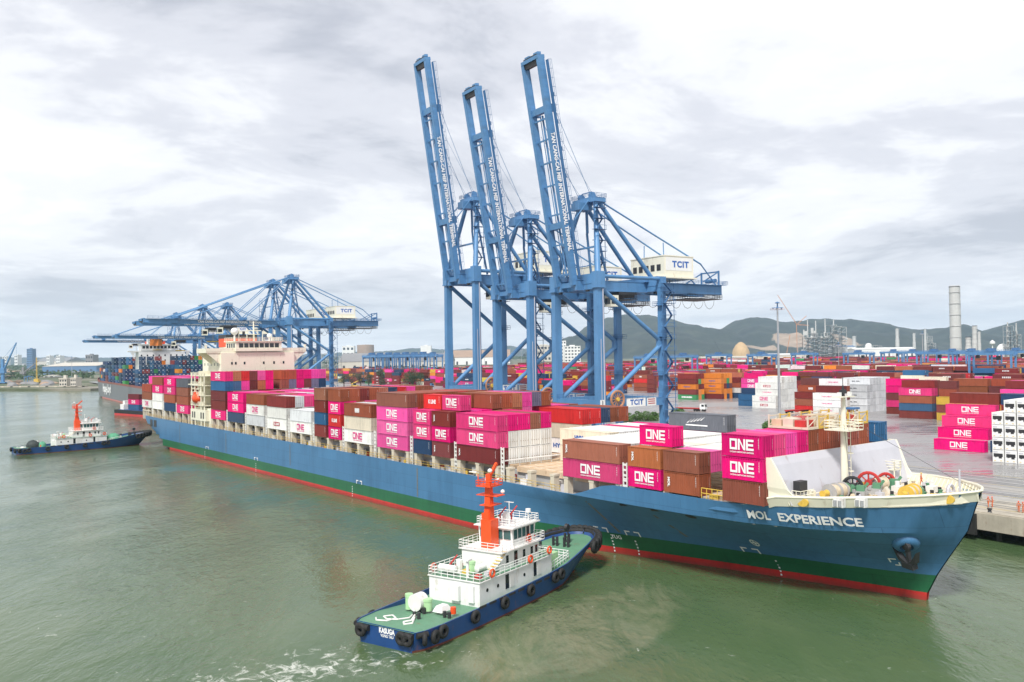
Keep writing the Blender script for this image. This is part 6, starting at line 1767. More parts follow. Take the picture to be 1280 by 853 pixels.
# the rest of the yard: thousands of boxes in blocks, built as one object
yr = random.Random(11)
yb = REST
def far_box(u, v, z, L_, c, logo):
    col = tuple(min(.85, q * yr.uniform(.82, 1.15)) for q in PAL[c])
    p = [yw(u + du, v + dv, z) for du, dv in ((.1, 0), (L_ - .1, 0), (L_ - .1, 2.42), (.1, 2.42))]; q = [a + Vector((0, 0, 2.72)) for a in p]
    yb.add(p + q, [(0, 1, 5, 4), (1, 2, 6, 5), (2, 3, 7, 6), (3, 0, 4, 7), (4, 5, 6, 7)], 0, col)
    n = -YV * .03
    if logo:
        cc = (.75, .75, .75) if c not in 'WCLY' else (.55, .06, .16)
        a, b_ = L_ * .33, L_ * (.33 + .3)
        z0, z1 = (.75, 1.95) if c in 'Pp' else (1.0, 1.7)
        g = [yw(u + a, v, z + z0) + n, yw(u + b_, v, z + z0) + n, yw(u + b_, v, z + z1) + n, yw(u + a, v, z + z1) + n]
        # three or four letter-like blocks
        k = 3 if c in 'Pp' else 5
        for i in range(k):
            f0, f1 = i / k, (i + .72) / k
            yb.quad(g[0].lerp(g[1], f0), g[0].lerp(g[1], f1), g[3].lerp(g[2], f1), g[3].lerp(g[2], f0), 0, cc)
    e = YU * .03
    m0, m1 = yw(u + L_ - .1, v + .5, z + 1.5) + e, yw(u + L_ - .1, v + 1.6, z + 1.5) + e
    if yr.random() < .45: yb.quad(m0, m1, m1 + Vector((0, 0, .6)), m0 + Vector((0, 0, .6)), 0, tuple(min(.8, q * 1.0 + .25) for q in col))
for px, py in ((1169, 478), (1192, 474), (1241, 488), (1216, 480), (1272, 478), (1074, 474), (1142, 471), (953, 476), (899, 473), (855, 478), (812, 482), (1118, 468), (1006, 471)):
    a_, b_ = yl(G(px, py, 4.3)); OCC += [(a_ - 13.5, b_ - 6, a_ - 10, b_ + 6), (a_ + 10, b_ - 6, a_ + 13.5, b_ + 6)]
def PX(w):
    d = CAMM.inverted() @ Vector(w)
    return 640 + FPX * d.x / -d.z, 426.5 - FPX * d.y / -d.z
def ybound(x): return interp([(400, 477), (430, 478), (480, 481), (545, 482), (570, 492), (640, 499), (760, 503), (785, 483), (845, 490), (905, 492), (925, 485), (940, 483), (990, 486), (1048, 488), (1105, 488), (1120, 492), (1170, 502), (1190, 508), (1250, 522), (1290, 535)], x)
cl = 0
for vb in range(0, 46):
    v0 = 100 + vb * 27.5
    for ub in range(-22, 30):
        u0 = -880 + ub * 0 + (ub + 22) * 82
        c0 = yw(u0 + 35, v0)
        # keep the quay apron, the lit roadway and the open asphalt free
        sq = (c0 - QO).dot(QU); tq = (c0 - QO).dot(QV)
        if tq < 60 or sq < -1080 or sq > 300 or tq > 1120: continue
        x, y = c0.x, c0.y
        if y < 100 or abs(x / y) > .72: continue
        if y > 900 and yr.random() < .12: continue
        theme = yr.choice(['RRBBRRMBNO', 'RRRBBPMMRB', 'PRRRBNpRBW', 'RBRBMONAWC', 'RRBYNRbBRM', 'RRMPPRWNBb', 'RPMRBPRMBR', 'PRPBRPMNRP'])
        ht = yr.choice((3, 4, 4, 5, 5)) if y < 800 else yr.choice((3, 4, 4, 5))
        for ci in range(6):
            u = u0 + ci * 12.6
            for ri in range(6):
                v = v0 + ri * 2.6
                if any(a < u + 12 and u < c and bq < v + 2.4 and v < d for a, bq, c, d in OCC): continue
                w = yw(u + 6, v)
                # open apron in front of the near stacks
                g_t = (w - QO).dot(QV); g_s = (w - QO).dot(QU)
                qx, qy = PX(w)
                if qy > ybound(qx): continue
                hh = max(0, ht - yr.choice((0, 0, 0, 1, 1, 2)))
                for t in range(hh):
                    if t < hh - 1 and ri > 0 and ci < 5 and yr.random() < .8: continue
                    c = yr.choice(theme) if yr.random() < .85 else yr.choice('WCNPAKYE')
                    far_box(u, v, .02 + t * TIER, 12.19, c, ri == 0 and yr.random() < .55 and y < 900)
                    cl += 1
print('far boxes', cl)
o = yb.build('shipping_containers', M['cont_attr']); tag(o, 'the many smaller and farther containers aboard both ships and across the whole yard', 'containers', kind='stuff')

# ------------------------------------------------------------------ yard gantry cranes
RTG = None
def make_rtg():
    t = thing('yard_crane', 'x', 'gantry crane')
    S, WB, Hh = 11.8, 3.6, 21.5
    for sx in (-1, 1):
        for sy in (-1, 1):
            b = MB(); b.beam((sx * WB, sy * S, 1.8), (sx * WB, sy * S, Hh), .9, 1.1); b.build('leg', M['blue'], t)
            b = MB()
            for k in (-.9, .9): b.lathe([(.2, -.35), (.75, -.35), (.8, 0), (.75, .35), (.2, .35)], (sx * WB + k, sy * S, .8), 14, 0, 'y')
            b.build('wheel', M['rubber'], t)
    for sy in (-1, 1):
        b = MB(); b.b2((-WB - 1.6, sy * S - .6, 1.4), (WB + 1.6, sy * S + .6, 2.4)); b.build('sill_beam', M['blue'], t)
        b = MB(); b.b2((-WB - .4, sy * S - .5, Hh - 1.0), (WB + .4, sy * S + .5, Hh)); b.build('end_beam', M['blue'], t)
    for sx in (-1, 1):
        b = MB(); b.b2((sx * WB - .6, -S - 1.2, Hh), (sx * WB + .6, S + 1.2, Hh + 1.7)); b.rail([(sx * WB + sx * .8, -S, Hh + 1.7), (sx * WB + sx * .8, S, Hh + 1.7)], 1.0, .06, 0, 3, 2); b.build('girder', M['blue'], t)
    b = MB(); b.b2((-WB - .8, -2.6, Hh + 1.75), (WB + .8, 2.6, Hh + 2.2)); b.b2((-2.2, -1.8, Hh + 2.2), (2.2, 1.8, Hh + 4.0)); b.tube((-3, 2, Hh + 3), (3, 2, Hh + 3), .7, n=10); b.build('trolley', M['blue_d'], t)
    b = MB(); b.b2((-1.2, -4.9, Hh - 3.2), (1.2, -2.7, Hh - .6)); b.build('cab', M['dark'], t)
    b = MB()
    for sx in (-1.5, 1.5):
        for sy in (-.8, .8): b.tube((sx, sy, 13.5), (sx, sy, Hh + 1.8), .06, n=4)
    b.b2((-4, -.7, 12.8), (4, .7, 13.5)); b.build('spreader', M['dark'], t)
    b = MB(); b.b2((WB + .8, S - 2, 2.5), (WB + 2.4, S + .6, 5)); b.build('power_box', M['offwhite'], t)
    return t
RTG = make_rtg(); used = False
RG = 'yard gantry cranes'
spots = [(1169, 478, 'behind the near white reefers, left of the chimney'), (1192, 474, 'under the tall grey chimney'), (1241, 488, 'right of the chimney, over the far stacks'), (1216, 480, 'partly behind a nearer gantry at right'), (1272, 478, 'at the right edge of the yard'), (1074, 474, 'in front of the refinery'), (1142, 471, 'right of the white warehouse'), (953, 476, 'left of the lamp mast below the dome'), (899, 473, 'below the hills left of the dome'), (855, 478, 'just right of the crane stairway'), (812, 482, 'seen between the crane legs'), (1118, 468, 'in front of white warehouse'), (1006, 471, 'right of the lamp mast'),
         (466, 476, 'leftmost of the parked row'), (476, 474, 'second from left in the parked row'), (487, 476, 'third from left in the parked row'), (497, 474, 'middle of the parked row'), (508, 476, 'right of middle in the parked row'), (519, 474, 'third from right in the parked row'), (530, 476, 'second from right in the parked row'), (542, 472, 'rightmost of the parked row behind tree')]
for i, (px, py, ph) in enumerate(spots):
    if i >= 13: py += 2.5
    g = G(px, py, 4.3); a = YA + (math.pi / 2 if i >= 13 else 0) * 0
    lab = f"blue yard gantry crane {ph}"
    if i == 0: o = RTG; o.location = g; o.rotation_euler = (0, 0, YA)
    else: o = copy_tree(RTG, None, None, g, YA)
    if i < 13: o.rotation_euler = (0, 0, YA + R(90))
    o['label'] = lab; o['group'] = RG
    if i >= 13: o.rotation_euler = (0, 0, YA + R(90)); o.scale = (1.1, 1.0, 1.2)

# ------------------------------------------------------------------ lamp masts
def lamp_mast(px, py, h, lab, r=.45):
    t = thing('lamp_mast', lab, 'lamp mast', G(px, py, 4.3), 0, 'tall lamp masts')
    b = MB(); b.tube((0, 0, 0), (0, 0, h), r, r * .5, 10); b.build('pole', M['steel'], t, smooth=40)
    b = MB(); b.ring((0, 0, h), 1.7, .12, 'z', 16, 5); b.b2((-1.6, -.08, h - .1), (1.6, .08, h + .1)); b.b2((-.08, -1.6, h - .1), (.08, 1.6, h + .1)); b.tube((0, 0, h), (0, 0, h + 1.6), .3, .15, 8); b.lathe([(0, -.2), (1.0, 0), (0, .5)], (0, 0, h + 1.6), 10); b.build('head_frame', M['blue_d'], t)
    for k in range(8):
        a = math.pi * k / 4; b = MB(); b.box((1.9 * math.cos(a), 1.9 * math.sin(a), h - .35), (.75, .75, .45), rot=None); b.build('lamp', M['lgrey'], t)
    return t
lamp_mast(975, 540, 40, 'tall grey lamp mast standing in the yard before the white stack', .55)
lamp_mast(1154, 470, 40, 'far lamp mast rising right of the tall chimney', .5)
lamp_mast(1049, 478, 30, 'slim lamp mast in front of the refinery warehouse', .3)
for px, py, h, lb in ((652, 462, 34, 'far lamp mast between the left and middle cranes'), (606, 463, 34, 'thin far lamp mast between the legs of the leftmost crane'), (553, 463, 36, 'thin far lamp mast left of the leftmost raised crane'), (90, 482, 30, 'thin lamp mast on the far bank near the grey ship')):
    lamp_mast(px, py, h, lb, .35)

# ------------------------------------------------------------------ quay furniture
FQ = MB(); FQ.b2((-1.35, -.9, -3.4), (1.35, -.35, -.1), 0)
for k in (-.8, 0, .8): FQ.tube((k, -.35, -1.0), (k, .0, -1.0), .4, n=8); FQ.tube((k, -.35, -2.4), (k, .0, -2.4), .4, n=8)
FM = FQ.mesh('quay_fender', M['rubber'])
for k, s in enumerate(range(-36, 60, 13)):
    o = bpy.data.objects.new('quay_fender', FM); link(o, None, Q(s + 8.5, -.02), (0, 0, QA)); tag(o, 'black rubber fender panel hung on the quay wall' if k != 3 else 'black rubber fender panel hung on the quay wall beside the bow', 'fender', 'quay wall fenders')
BQ = MB(); BQ.lathe([(0, 0), (.42, 0), (.3, .12), (.22, .45), (.4, .6), (.36, .75), (0, .8)], (0, 0, 0), 14)
BM_ = BQ.mesh('bollard', M['dark'], 40)
for s in range(-40, 60, 13):
    o = bpy.data.objects.new('mooring_bollard', BM_); link(o, None, Q(s + 2, 1.3, .02), (0, 0, 0)); tag(o, 'black mooring bollard on the edge of the quay', 'bollard', 'quay bollards')
def hut(px, py, lab):
    t = thing('shelter', lab, 'shelter', G(px, py, 4.3), YA, 'open shelters on the yard'); b = MB()
    b.b2((-1.6, -1.2, 2.5), (1.6, 1.2, 2.75)); b.build('roof', M['white'], t)
    for sx in (-1, 1):
        for sy in (-1, 1): b = MB(); b.tube((sx * 1.4, sy * 1.0, .02), (sx * 1.4, sy * 1.0, 2.5), .07, n=6); b.build('post', M['steel'], t)
    b = MB(); b.b2((-1.2, -.5, .02), (1.2, .5, .5)); b.build('bench', M['lgrey'], t)
hut(1077, 540, 'small white open shelter beside the yellow frame, nearer the ship'); hut(1095, 540.5, 'small white open shelter standing alone on wet asphalt')
t = thing('loading_frame', 'yellow lattice loading frame standing on the wet yard behind the foremast', 'frame', G(1066, 540, 4.3), YA)
for sx in (-1, 1):
    for sy in (-1, 1):
        b = MB(); b.beam((sx * 1.9, sy * 1.6, .02), (sx * .9, sy * 1.2, 7.2), .3, .3); b.build('leg', M['yellow'], t)
b = MB(); b.b2((-1.6, -1.8, 7.2), (1.6, 1.8, 7.8)); b.build('top_box', M['blue_d'], t)
b = MB()
for z in (1.4, 3.6, 5.6):
    w = 1.9 - z * .14
    for sy in (-1, 1): b.beam((-w, sy * (1.6 - z * .05), z), (w * .9, sy * (1.6 - z * .05), z + 1.4), .14, .14)
b.build('lattice', M['yellow'], t)
for px, py, lab in ((985, 543, 'yellow trestle frame beside the lamp mast foot'), (1003, 540, 'yellow trestle frame left of the foremast')):
    t = thing('trestle', lab, 'frame', G(px, py, 4.3), YA + R(20)); b = MB()
    for sx in (-1, 1):
        b.beam((sx * 1.8, -1.2, .02), (sx * .5, 0, 5.0), .22, .22); b.beam((sx * 1.8, 1.2, .02), (sx * .5, 0, 5.0), .22, .22)
    b.b2((-.9, -.3, 4.9), (.9, .3, 5.3)); b.beam((-1.4, 0, 1.4), (1.4, 0, 1.4), .15, .15); b.build('frame', M['yellow'], t)

# ------------------------------------------------------------------ trucks and a forklift
def truck(px, py, rz, cabm, lab, load=None):
    t = thing('truck', lab, 'truck', G(px, py, 4.3), rz, 'terminal tractors in the yard'); b = MB()
    b.prism([(3.2, 0, .9), (5.6, 0, .9), (5.7, 0, 2.0), (5.3, 0, 3.2), (3.4, 0, 3.3), (3.2, 0, 3.1)], (0, -1.2, 0), (0, 1.2, 0)); b.build('cab', M[cabm], t)
    b = MB(); b.prism([(5.73, 0, 2.05), (5.36, 0, 3.1), (5.34, 0, 3.1), (5.70, 0, 2.05)], (0, -1.05, 0), (0, 1.05, 0))
    for sy in (-1, 1): b.b2((4.0, sy * 1.22 - .02, 2.1), (5.2, sy * 1.22 + .02, 3.0))
    b.build('windscreen', M['glass'], t)
    b = MB(); b.b2((-9, -1.1, 1.15), (4.6, 1.1, 1.45)); b.b2((-9, -.5, .8), (3.2, .5, 1.2)); b.build('chassis', M['red'] if cabm != 'yellow' else M['dark'], t)
    for x in (4.6, 1.8, .6, -6.6, -7.9):
        for sy in (-1, 1): b = MB(); b.lathe([(0, -.2), (.5, -.2), (.52, 0), (.5, .2), (0, .2)], (x, sy * 1.0, .54), 14, 0, 'y'); b.build('wheel', M['rubber'], t)
    if load:
        p = t.location + Matrix.Rotation(rz, 3, 'Z') @ Vector((-2.6, 0, 1.47)); container(load, 12.19, p, rz, f"{WORD[load]} container riding on a terminal truck", 'containers on trucks', None, detail=1)
truck(868, 514, YA + R(10), 'white', 'white cab truck with empty trailer on wet asphalt behind the grey container')
truck(1003, 516, YA + R(75), 'white', 'white cab truck parked facing the camera before the maroon stack')
truck(478, 489, QA, 'red', 'red cab truck on the road under the trees'); truck(537, 484, QA, 'blue', 'blue cab truck beside the big round tree', 'R')
t = thing('reach_stacker', 'yellow reach stacker parked on the road under the trees', 'forklift', G(444, 485, 4.3), QA + R(60)); b = MB()
b.b2((-3.5, -1.9, 1.0), (3.2, 1.9, 2.2)); b.beam((-3, 0, 3.2), (5.5, 0, 7.5), .9, .9); b.build('body', M['yellow'], t)
b = MB(); b.b2((-1.6, -.9, 2.2), (.8, .9, 4.2)); b.build('cab', M['glass'], t)
b = MB(); b.b2((5.0, -3.5, 6.2), (5.8, 3.5, 6.8)); b.build('spreader', M['yellow'], t)
for x in (-2.6, 2.4):
    for sy in (-1, 1): b = MB(); b.lathe([(0, -.4), (.95, -.4), (1.0, 0), (.95, .4), (0, .4)], (x, sy * 1.7, 1.0), 14, 0, 'y'); b.build('wheel', M['rubber'], t)

# ------------------------------------------------------------------ people in orange overalls
def person(loc, rz, lab, pose=0):
    """one skinned figure; overalls, face and hard hat by height bands and patches"""
    import bmesh
    me = bpy.data.meshes.new('person'); bm = bmesh.new(); lay = bm.verts.layers.skin.verify()
    def V(x, y, z, r):
        v = bm.verts.new((x, y, z)); v[lay].radius = (r, r); return v
    P = V(0, 0, .95, .135); bm.verts.ensure_lookup_table(); P[lay].use_root = True
    W_ = V(0, 0, 1.12, .125); Ch = V(0, 0, 1.33, .15); Nk = V(0, .0, 1.50, .058); Hd = V(.015, 0, 1.60, .085); Tp = V(.01, 0, 1.70, .08)
    ed = [(P, W_), (W_, Ch), (Ch, Nk), (Nk, Hd), (Hd, Tp)]
    hands = []
    for sy in (-1, 1):
        f = .08 * sy * (1 if pose == 0 else 1.6)
        h = V(0, sy * .095, .88, .095); k = V(.03 + f, sy * .11, .50, .065); a = V(f * 1.1 - .02, sy * .115, .10, .045); toe = V(f * 1.1 + .13, sy * .13, .04, .042)
        ed += [(P, h), (h, k), (k, a), (a, toe)]
        s = V(0, sy * .19, 1.42, .065)
        if pose == 1 and sy == -1: e = V(.12, sy * .27, 1.22, .045); w = V(.30, sy * .20, 1.30, .032); fg = V(.38, sy * .18, 1.33, .028)
        else: e = V(-.02 - f * .6, sy * .25, 1.14, .045); w = V(.06 - f, sy * .27, .90, .032); fg = V(.09 - f, sy * .265, .80, .026)
        ed += [(Ch, s), (s, e), (e, w), (w, fg)]; hands.append((w.co.copy(), fg.co.copy()))
    for a, b_ in ed: bm.edges.new((a, b_))
    bm.to_mesh(me); bm.free()
    ob = bpy.data.objects.new('person', me); C.objects.link(ob)
    m1 = ob.modifiers.new('skin', 'SKIN'); m1.use_smooth_shade = True
    m2 = ob.modifiers.new('sub', 'SUBSURF'); m2.levels = 1; m2.render_levels = 1
    dg = bpy.context.evaluated_depsgraph_get(); fin = bpy.data.meshes.new_from_object(ob.evaluated_get(dg)); bpy.data.objects.remove(ob)
    fin.materials.clear()
    for mm in ('overall', 'skin', 'dark'): fin.materials.append(M[mm])
    for p in fin.polygons:
        c = p.center
        p.material_index = 1 if c.z > 1.485 else 2 if c.z < .1 else 1 if any((c - h[1]).length < .085 for h in hands) else 0
    o = bpy.data.objects.new('person', fin); link(o, None, loc, (0, 0, rz)); tag(o, lab, 'person', 'workers in orange overalls')
    b = MB(); b.lathe([(.135, 0), (.115, .02), (.105, .07), (.07, .12), (0, .14)], (0, 0, 0), 14); b.b2((.06, -.07, 0), (.17, .07, .015)); b.build('hard_hat', M['orange'] if pose != 2 else M['yellow'], o, (.01, 0, 1.655), smooth=50)
    b = MB(); b.b2((-.16, -.16, 1.14), (.165, .16, 1.17)); b.b2((-.16, -.16, 1.30), (.165, .16, 1.33)); b.build('reflective_strip', M['offwhite'], o)
    b = MB()
    for sy in (-1, 1): b.box((.098, sy * .03, 1.615), (.012, .018, .012), 0)
    b.box((.105, 0, 1.555), (.01, .05, .01), 0); b.build('face', M['dark'], o)
    b = MB()
    for w, f in hands:
        d = (f - w).normalized()
        for q in range(4): p = f + Vector((.012 * (q - 1.5), 0, 0)); b.tube(p, p + d * (.05 + .012 * (1.5 - abs(q - 1.5))), .009, .007, 5)
        b.tube(w.lerp(f, .6), w.lerp(f, .6) + d * .05 + Vector((.04, 0, 0)), .010, .008, 5)
    b.build('fingers', M['skin'], o)
    return o
person(G(1235.5, 634.5, 4.32), R(200), 'worker in orange overalls on the quay next to the bow, left of the pair', 1)
person(G(1240.5, 634.5, 4.32), R(170), 'worker in orange overalls on the quay close behind another, near bow')
person(G(1273.5, 640.5, 4.32), R(220), 'worker in orange overalls near the right edge of the quay')
person(G(1279.0, 641.5, 4.32), R(180), 'worker in orange overalls at the very right edge of the quay', 1)
gp = ship_local(G(1152, 604, 12.5)); gz = deck_z(gp.x); pw = SHIP_O + SU * gp.x + SV * gp.y
person((pw.x, pw.y, gz), R(-20), 'worker in orange overalls and yellow helmet standing on the ship foredeck', 2)
# ------------------------------------------------------------------ trees
def leaf_mat(name, a, b_):
    m, t, p = pbr(name); g = N(t, 'ShaderNodeNewGeometry'); oi = N(t, 'ShaderNodeTexCoord')
    col = ramp(t, noise(t, oi.outputs['Object'], .6, 5, .7), [(.3, a), (.7, b_)], 'LINEAR'); t.links.new(col, p.inputs['Base Color']); p.inputs['Roughness'].default_value = .7; return m
M['leaf'] = leaf_mat('dark_leaves', (.022, .050, .018), (.065, .11, .035)); M['leaf2'] = leaf_mat('fresh_leaves', (.05, .12, .025), (.12, .22, .05)); M['leaf3'] = leaf_mat('dry_leaves', (.05, .06, .035), (.11, .12, .07))
M['bark'] = paint('bark', (.09, .065, .045), .9, var=.3, scale=1.5)
def leaves(b, blobs, n, size, rr):
    for _ in range(n):
        cx, cy, cz, rx, rz_ = rr.choice(blobs)
        while True:
            d = Vector((rr.uniform(-1, 1), rr.uniform(-1, 1), rr.uniform(-1, 1)))
            if .35 < d.length < 1: break
        d = d * (.75 + .25 * rr.random()) if d.length > .6 else d * 1.2
        p = Vector((cx + d.x * rx, cy + d.y * rx, cz + d.z * rz_))
        a = Vector((rr.gauss(0, 1), rr.gauss(0, 1), rr.gauss(0, .6))).normalized(); c = a.cross(Vector((rr.gauss(0, 1), rr.gauss(0, 1), rr.gauss(0, 1)))).normalized(); s = size * rr.uniform(.6, 1.4)
        b.quad(p - a * s, p + c * s * .55, p + a * s, p - c * s * .55)
def tree(px, py, h, w, lab, leaf='leaf', grp=None, n=1500, seed=1, cone=False):
    rr = random.Random(seed); t = thing('tree' if h > 4.2 else 'bush', lab, 'tree' if h > 4.2 else 'bush', G(px, py, 4.3), rr.random() * 6, grp)
    bush = h <= 4.2
    b = MB(); b.tube((0, 0, -.1), (0, 0, h * (.3 if bush else .55)), w * (.012 if bush else .045) + .06, w * .01 + .03, 8)
    blobs = []
    for k in range(10):
        a = rr.random() * 6.28; z = h * (rr.uniform(.12, .62) if bush else rr.uniform(.32, .82)); r = w * .5 * rr.uniform(.3, .62) * (1.25 - z / h if cone else 1)
        e = Vector((math.cos(a) * r, math.sin(a) * r, z)); b.tube((0, 0, h * (.05 if bush else rr.uniform(.18, .4))), e, w * .02 + .03, .03, 5); q = w * rr.uniform(.18, .28) * (1.3 - z / h if cone else 1); blobs.append((e.x, e.y, e.z, q, q * (1.1 if cone else .8)))
    blobs.append((0, 0, h * .82, w * .2, h * .17))
    b.build('trunk', M['bark'], t)
    b = MB(); leaves(b, blobs, n if not bush else n * 2, .34 if h > 4.2 else .24, rr); b.build('crown', M[leaf], t); return t
TG = 'trees along the yard road'
tree(516, 488, 18, 20, 'big round green tree before the parked gantry cranes', 'leaf', TG, 3200, 2)
for i, (px, w, h, lb) in enumerate(((430, 12, 13, 'leftmost'), (440, 12.5, 14, 'second from left'), (451, 12, 14.5, 'third from left'), (461, 10, 13, 'fourth from left'))):
    tree(px, 485, h, w, f'dark bushy tree, {lb} in the row under the far stacks', 'leaf3', TG, 1100, 5 + i)
tree(475, 488, 18, 16, 'grey-green feathery tree left of the big round tree', 'leaf3', TG, 2400, 12, True)
tree(525, 490, 4.6, 6, 'small round shrub tree at the foot of the big tree', 'leaf', TG, 500, 14)
BG = 'bushes below the portal sign'
for i, (px, py, w, h, lb) in enumerate(((786, 527, 6, 3.4, 'leftmost bush under the portal beam'), (797, 526, 7, 3.8, 'second bush from left under the portal beam'), (808, 526, 8, 3.9, 'round bush under the TCIT sign'), (818, 526, 6, 3.6, 'bush just left of the crane leg'), (846, 522, 8, 3.9, 'bush right of the crane leg by the truck'), (856, 526, 7, 3.6, 'bush behind the grey container'), (964, 538, 6, 3.7, 'bright green bush left of the lamp mast foot'), (958, 540, 5, 3.2, 'low bush beside the bright bush by the mast'))):
    tree(px, py, h, w, 'green ' + lb, 'leaf2', BG, 700, 30 + i)
# far woodland strips
wr = random.Random(5)
b = MB()
for (pa, pb, base, hh, n) in ((-20, 110, 461, 12, 900), (-20, 200, 457, 14, 700), (560, 720, 449, 14, 1200), (700, 1290, 441.5, 12, 1300), (860, 1000, 447, 10, 500), (330, 560, 451, 11, 700)):
    for k in range(n):
        px = wr.uniform(pa, pb); g = G(px, base + wr.uniform(-.8, .8) - .016 * 0, 4.0); h = hh * wr.uniform(.5, 1.2)
        for q in range(3):
            c = g + Vector((wr.uniform(-7, 7), wr.uniform(-7, 7), h * wr.uniform(.25, .95))); s = h * wr.uniform(.22, .4)
            a = Vector((1, wr.gauss(0, .6), wr.gauss(0, .4))).normalized() * s; d = Vector((wr.gauss(0, .4), wr.gauss(0, .5), 1)).normalized() * s * .8
            b.add([c - a, c - a * .3 - d, c + a * .7 - d * .7, c + a, c + a * .3 + d, c - a * .6 + d * .8], [(0, 1, 2, 3, 4, 5)])
o = b.build('distant_woodland', M['leaf']); tag(o, 'dark belts of distant trees along the horizon', 'woodland', kind='stuff')

# ------------------------------------------------------------------ buildings, tanks, chimneys
M['brick'] = paint('dusty_brown_wall', (.36, .25, .18), .8, var=.15, scale=.05); M['roofgrey'] = paint('grey_sheet_roof', (.24, .235, .24), .7, var=.12, scale=.03); M['wallcream'] = paint('pale_sheet_wall', (.58, .54, .47), .7, var=.08, scale=.03)
M['wallwhite'] = paint('white_sheet_wall', (.78, .78, .76), .6, var=.05, scale=.03); M['pipe'] = paint('process_steel', (.46, .46, .45), .55, var=.2, scale=.2, rust=.1); M['chim'] = paint('grey_chimney', (.52, .52, .50), .6, var=.1, scale=.05); M['craneor'] = paint('crane_orange_paint', (.62, .25, .08), .55, var=.1, scale=.3); M['bluewall'] = paint('blue_sheet_wall', (.10, .20, .36), .6, var=.1, scale=.03); M['dome'] = paint('sand_dome', (.50, .35, .19), .85, var=.22, scale=.06)
def base_at(px, py, z=3.9):
    return G(px, py, z)
def sized(px0, px1, pyb, pyt, z=3.9):
    a, c = G(px0, pyb, z), G(px1, pyb, z); Y = (a.y + c.y) / 2
    top = AT((px0 + px1) / 2, pyt, Y); return Vector(((a.x + c.x) / 2, Y, z)), (AT(px1, pyb, Y).x - AT(px0, pyb, Y).x), top.z - z
def shed(px0, px1, pyb, pyt, dep, lab, wall='wallcream', roof='roofgrey', rz=0, ridge=.3, grp='far warehouses'):
    c, w, h = sized(px0, px1, pyb, pyt); t = thing('warehouse', lab, 'warehouse', c, rz, grp); e = h * (1 - ridge)
    b = MB(); b.prism([(-w / 2, 0, 0), (w / 2, 0, 0), (w / 2, 0, e), (-w / 2, 0, e)], (0, 0, 0), (0, dep, 0)); b.build('wall', M[wall], t)
    b = MB(); b.prism([(0, -1, e), (0, dep / 2, h), (0, dep + 1, e)], (-w / 2 - 1, 0, 0), (w / 2 + 1, 0, 0)); b.build('roof', M[roof], t)
    n = max(2, min(8, int(w / 24)))
    for k in range(n): x = -w / 2 + w * (k + .5) / n; b = MB(); b.b2((x - 2.4, -.12, 0), (x + 2.4, -.05, e * .45)); b.build('door', M['dark'], t)
    return t
shed(424, 478, 461, 441.5, 120, 'cream gabled warehouse with grey roof behind the left stacks', ridge=.55)
shed(470, 566, 459, 442, 160, 'very long grey roofed warehouse behind the parked gantry cranes', ridge=.6)
shed(556, 640, 456, 437.5, 170, 'brown roofed warehouse behind the leftmost raised crane', 'wallwhite', 'brick', ridge=.5)
shed(1071, 1147, 446.5, 434.5, 60, 'long white warehouse below the refinery stacks', 'wallwhite', 'wallwhite', ridge=.15)
shed(1042, 1070, 447, 432, 50, 'blue banded white warehouse left of the long one', 'wallwhite', 'bluewall', ridge=.12)
shed(878, 948, 450.5, 445.5, 60, 'low cream warehouse below the brown dome', 'wallcream', 'wallcream', ridge=.25)
shed(955, 1010, 448.5, 442, 60, 'low cream warehouse right of the lamp mast', 'wallcream', 'wallwhite', ridge=.25)
shed(54, 122, 466, 453.5, 200, 'long blue roofed shed on the far left bank', 'bluewall', 'wallcream', ridge=.35)
shed(44, 84, 459, 447, 200, 'pale long roofed shed on the left skyline', 'wallcream', 'roofgrey', ridge=.4)
shed(540, 552, 447, 440, 60, 'small grey shed on the middle skyline', 'wallcream', 'roofgrey', ridge=.3)
def tower(px0, px1, pyb, pyt, dep, lab, mat='wallwhite', name='building', floors=6, cols=6, rz=0, grp=None):
    c, w, h = sized(px0, px1, pyb, pyt); t = thing(name, lab, 'building', c, rz, grp)
    b = MB(); b.b2((-w / 2, 0, 0), (w / 2, dep, h)); b.b2((-w / 2 - .5, -.5, h), (w / 2 + .5, dep + .5, h + 1)); b.b2((-w / 6, dep * .3, h + 1), (w / 6, dep * .6, h + 4)); b.build('wall', M[mat], t)
    if floors:
        for f in range(floors):
            b = MB()
            for k in range(cols): x = -w / 2 + w * (k + .22) / cols; b.b2((x, -.1, h * (f + .3) / floors), (x + w / cols * .56, -.03, h * (f + .75) / floors))
            b.build('window_row', M['glass'], t)
    return t
tower(694, 708, 453, 426.5, 30, 'white office block standing behind the middle crane legs', floors=6, cols=4)
tower(706, 726, 453, 433, 30, 'white office block with open blue storeys right of the taller one', floors=5, cols=5)
tower(667, 694, 452, 432, 40, 'pale low office block left of the white office towers', 'wallcream', floors=3, cols=6)
tower(33.5, 40.5, 462, 436.5, 26, 'blue high-rise tower on the left skyline', 'bluewall', floors=9, cols=4)
tower(107, 116, 462, 444, 40, 'blue-grey block behind the bow of the grey ship', 'roofgrey', floors=3, cols=3)
tower(526, 539, 452, 432.5, 40, 'white windowless silo block on the middle skyline', 'wallwhite', floors=0)
tower(428, 443, 453, 433, 40, 'white stepped plant building left of the round tank', 'wallwhite', floors=3, cols=3)
tower(74, 83.5, 483, 474, 12, 'small cream pilot station on the far jetty, left part', 'wallcream', floors=2, cols=3)
tower(88, 95, 483, 473.5, 12, 'small cream pilot station on the far jetty, right part', 'wallcream', floors=2, cols=3)
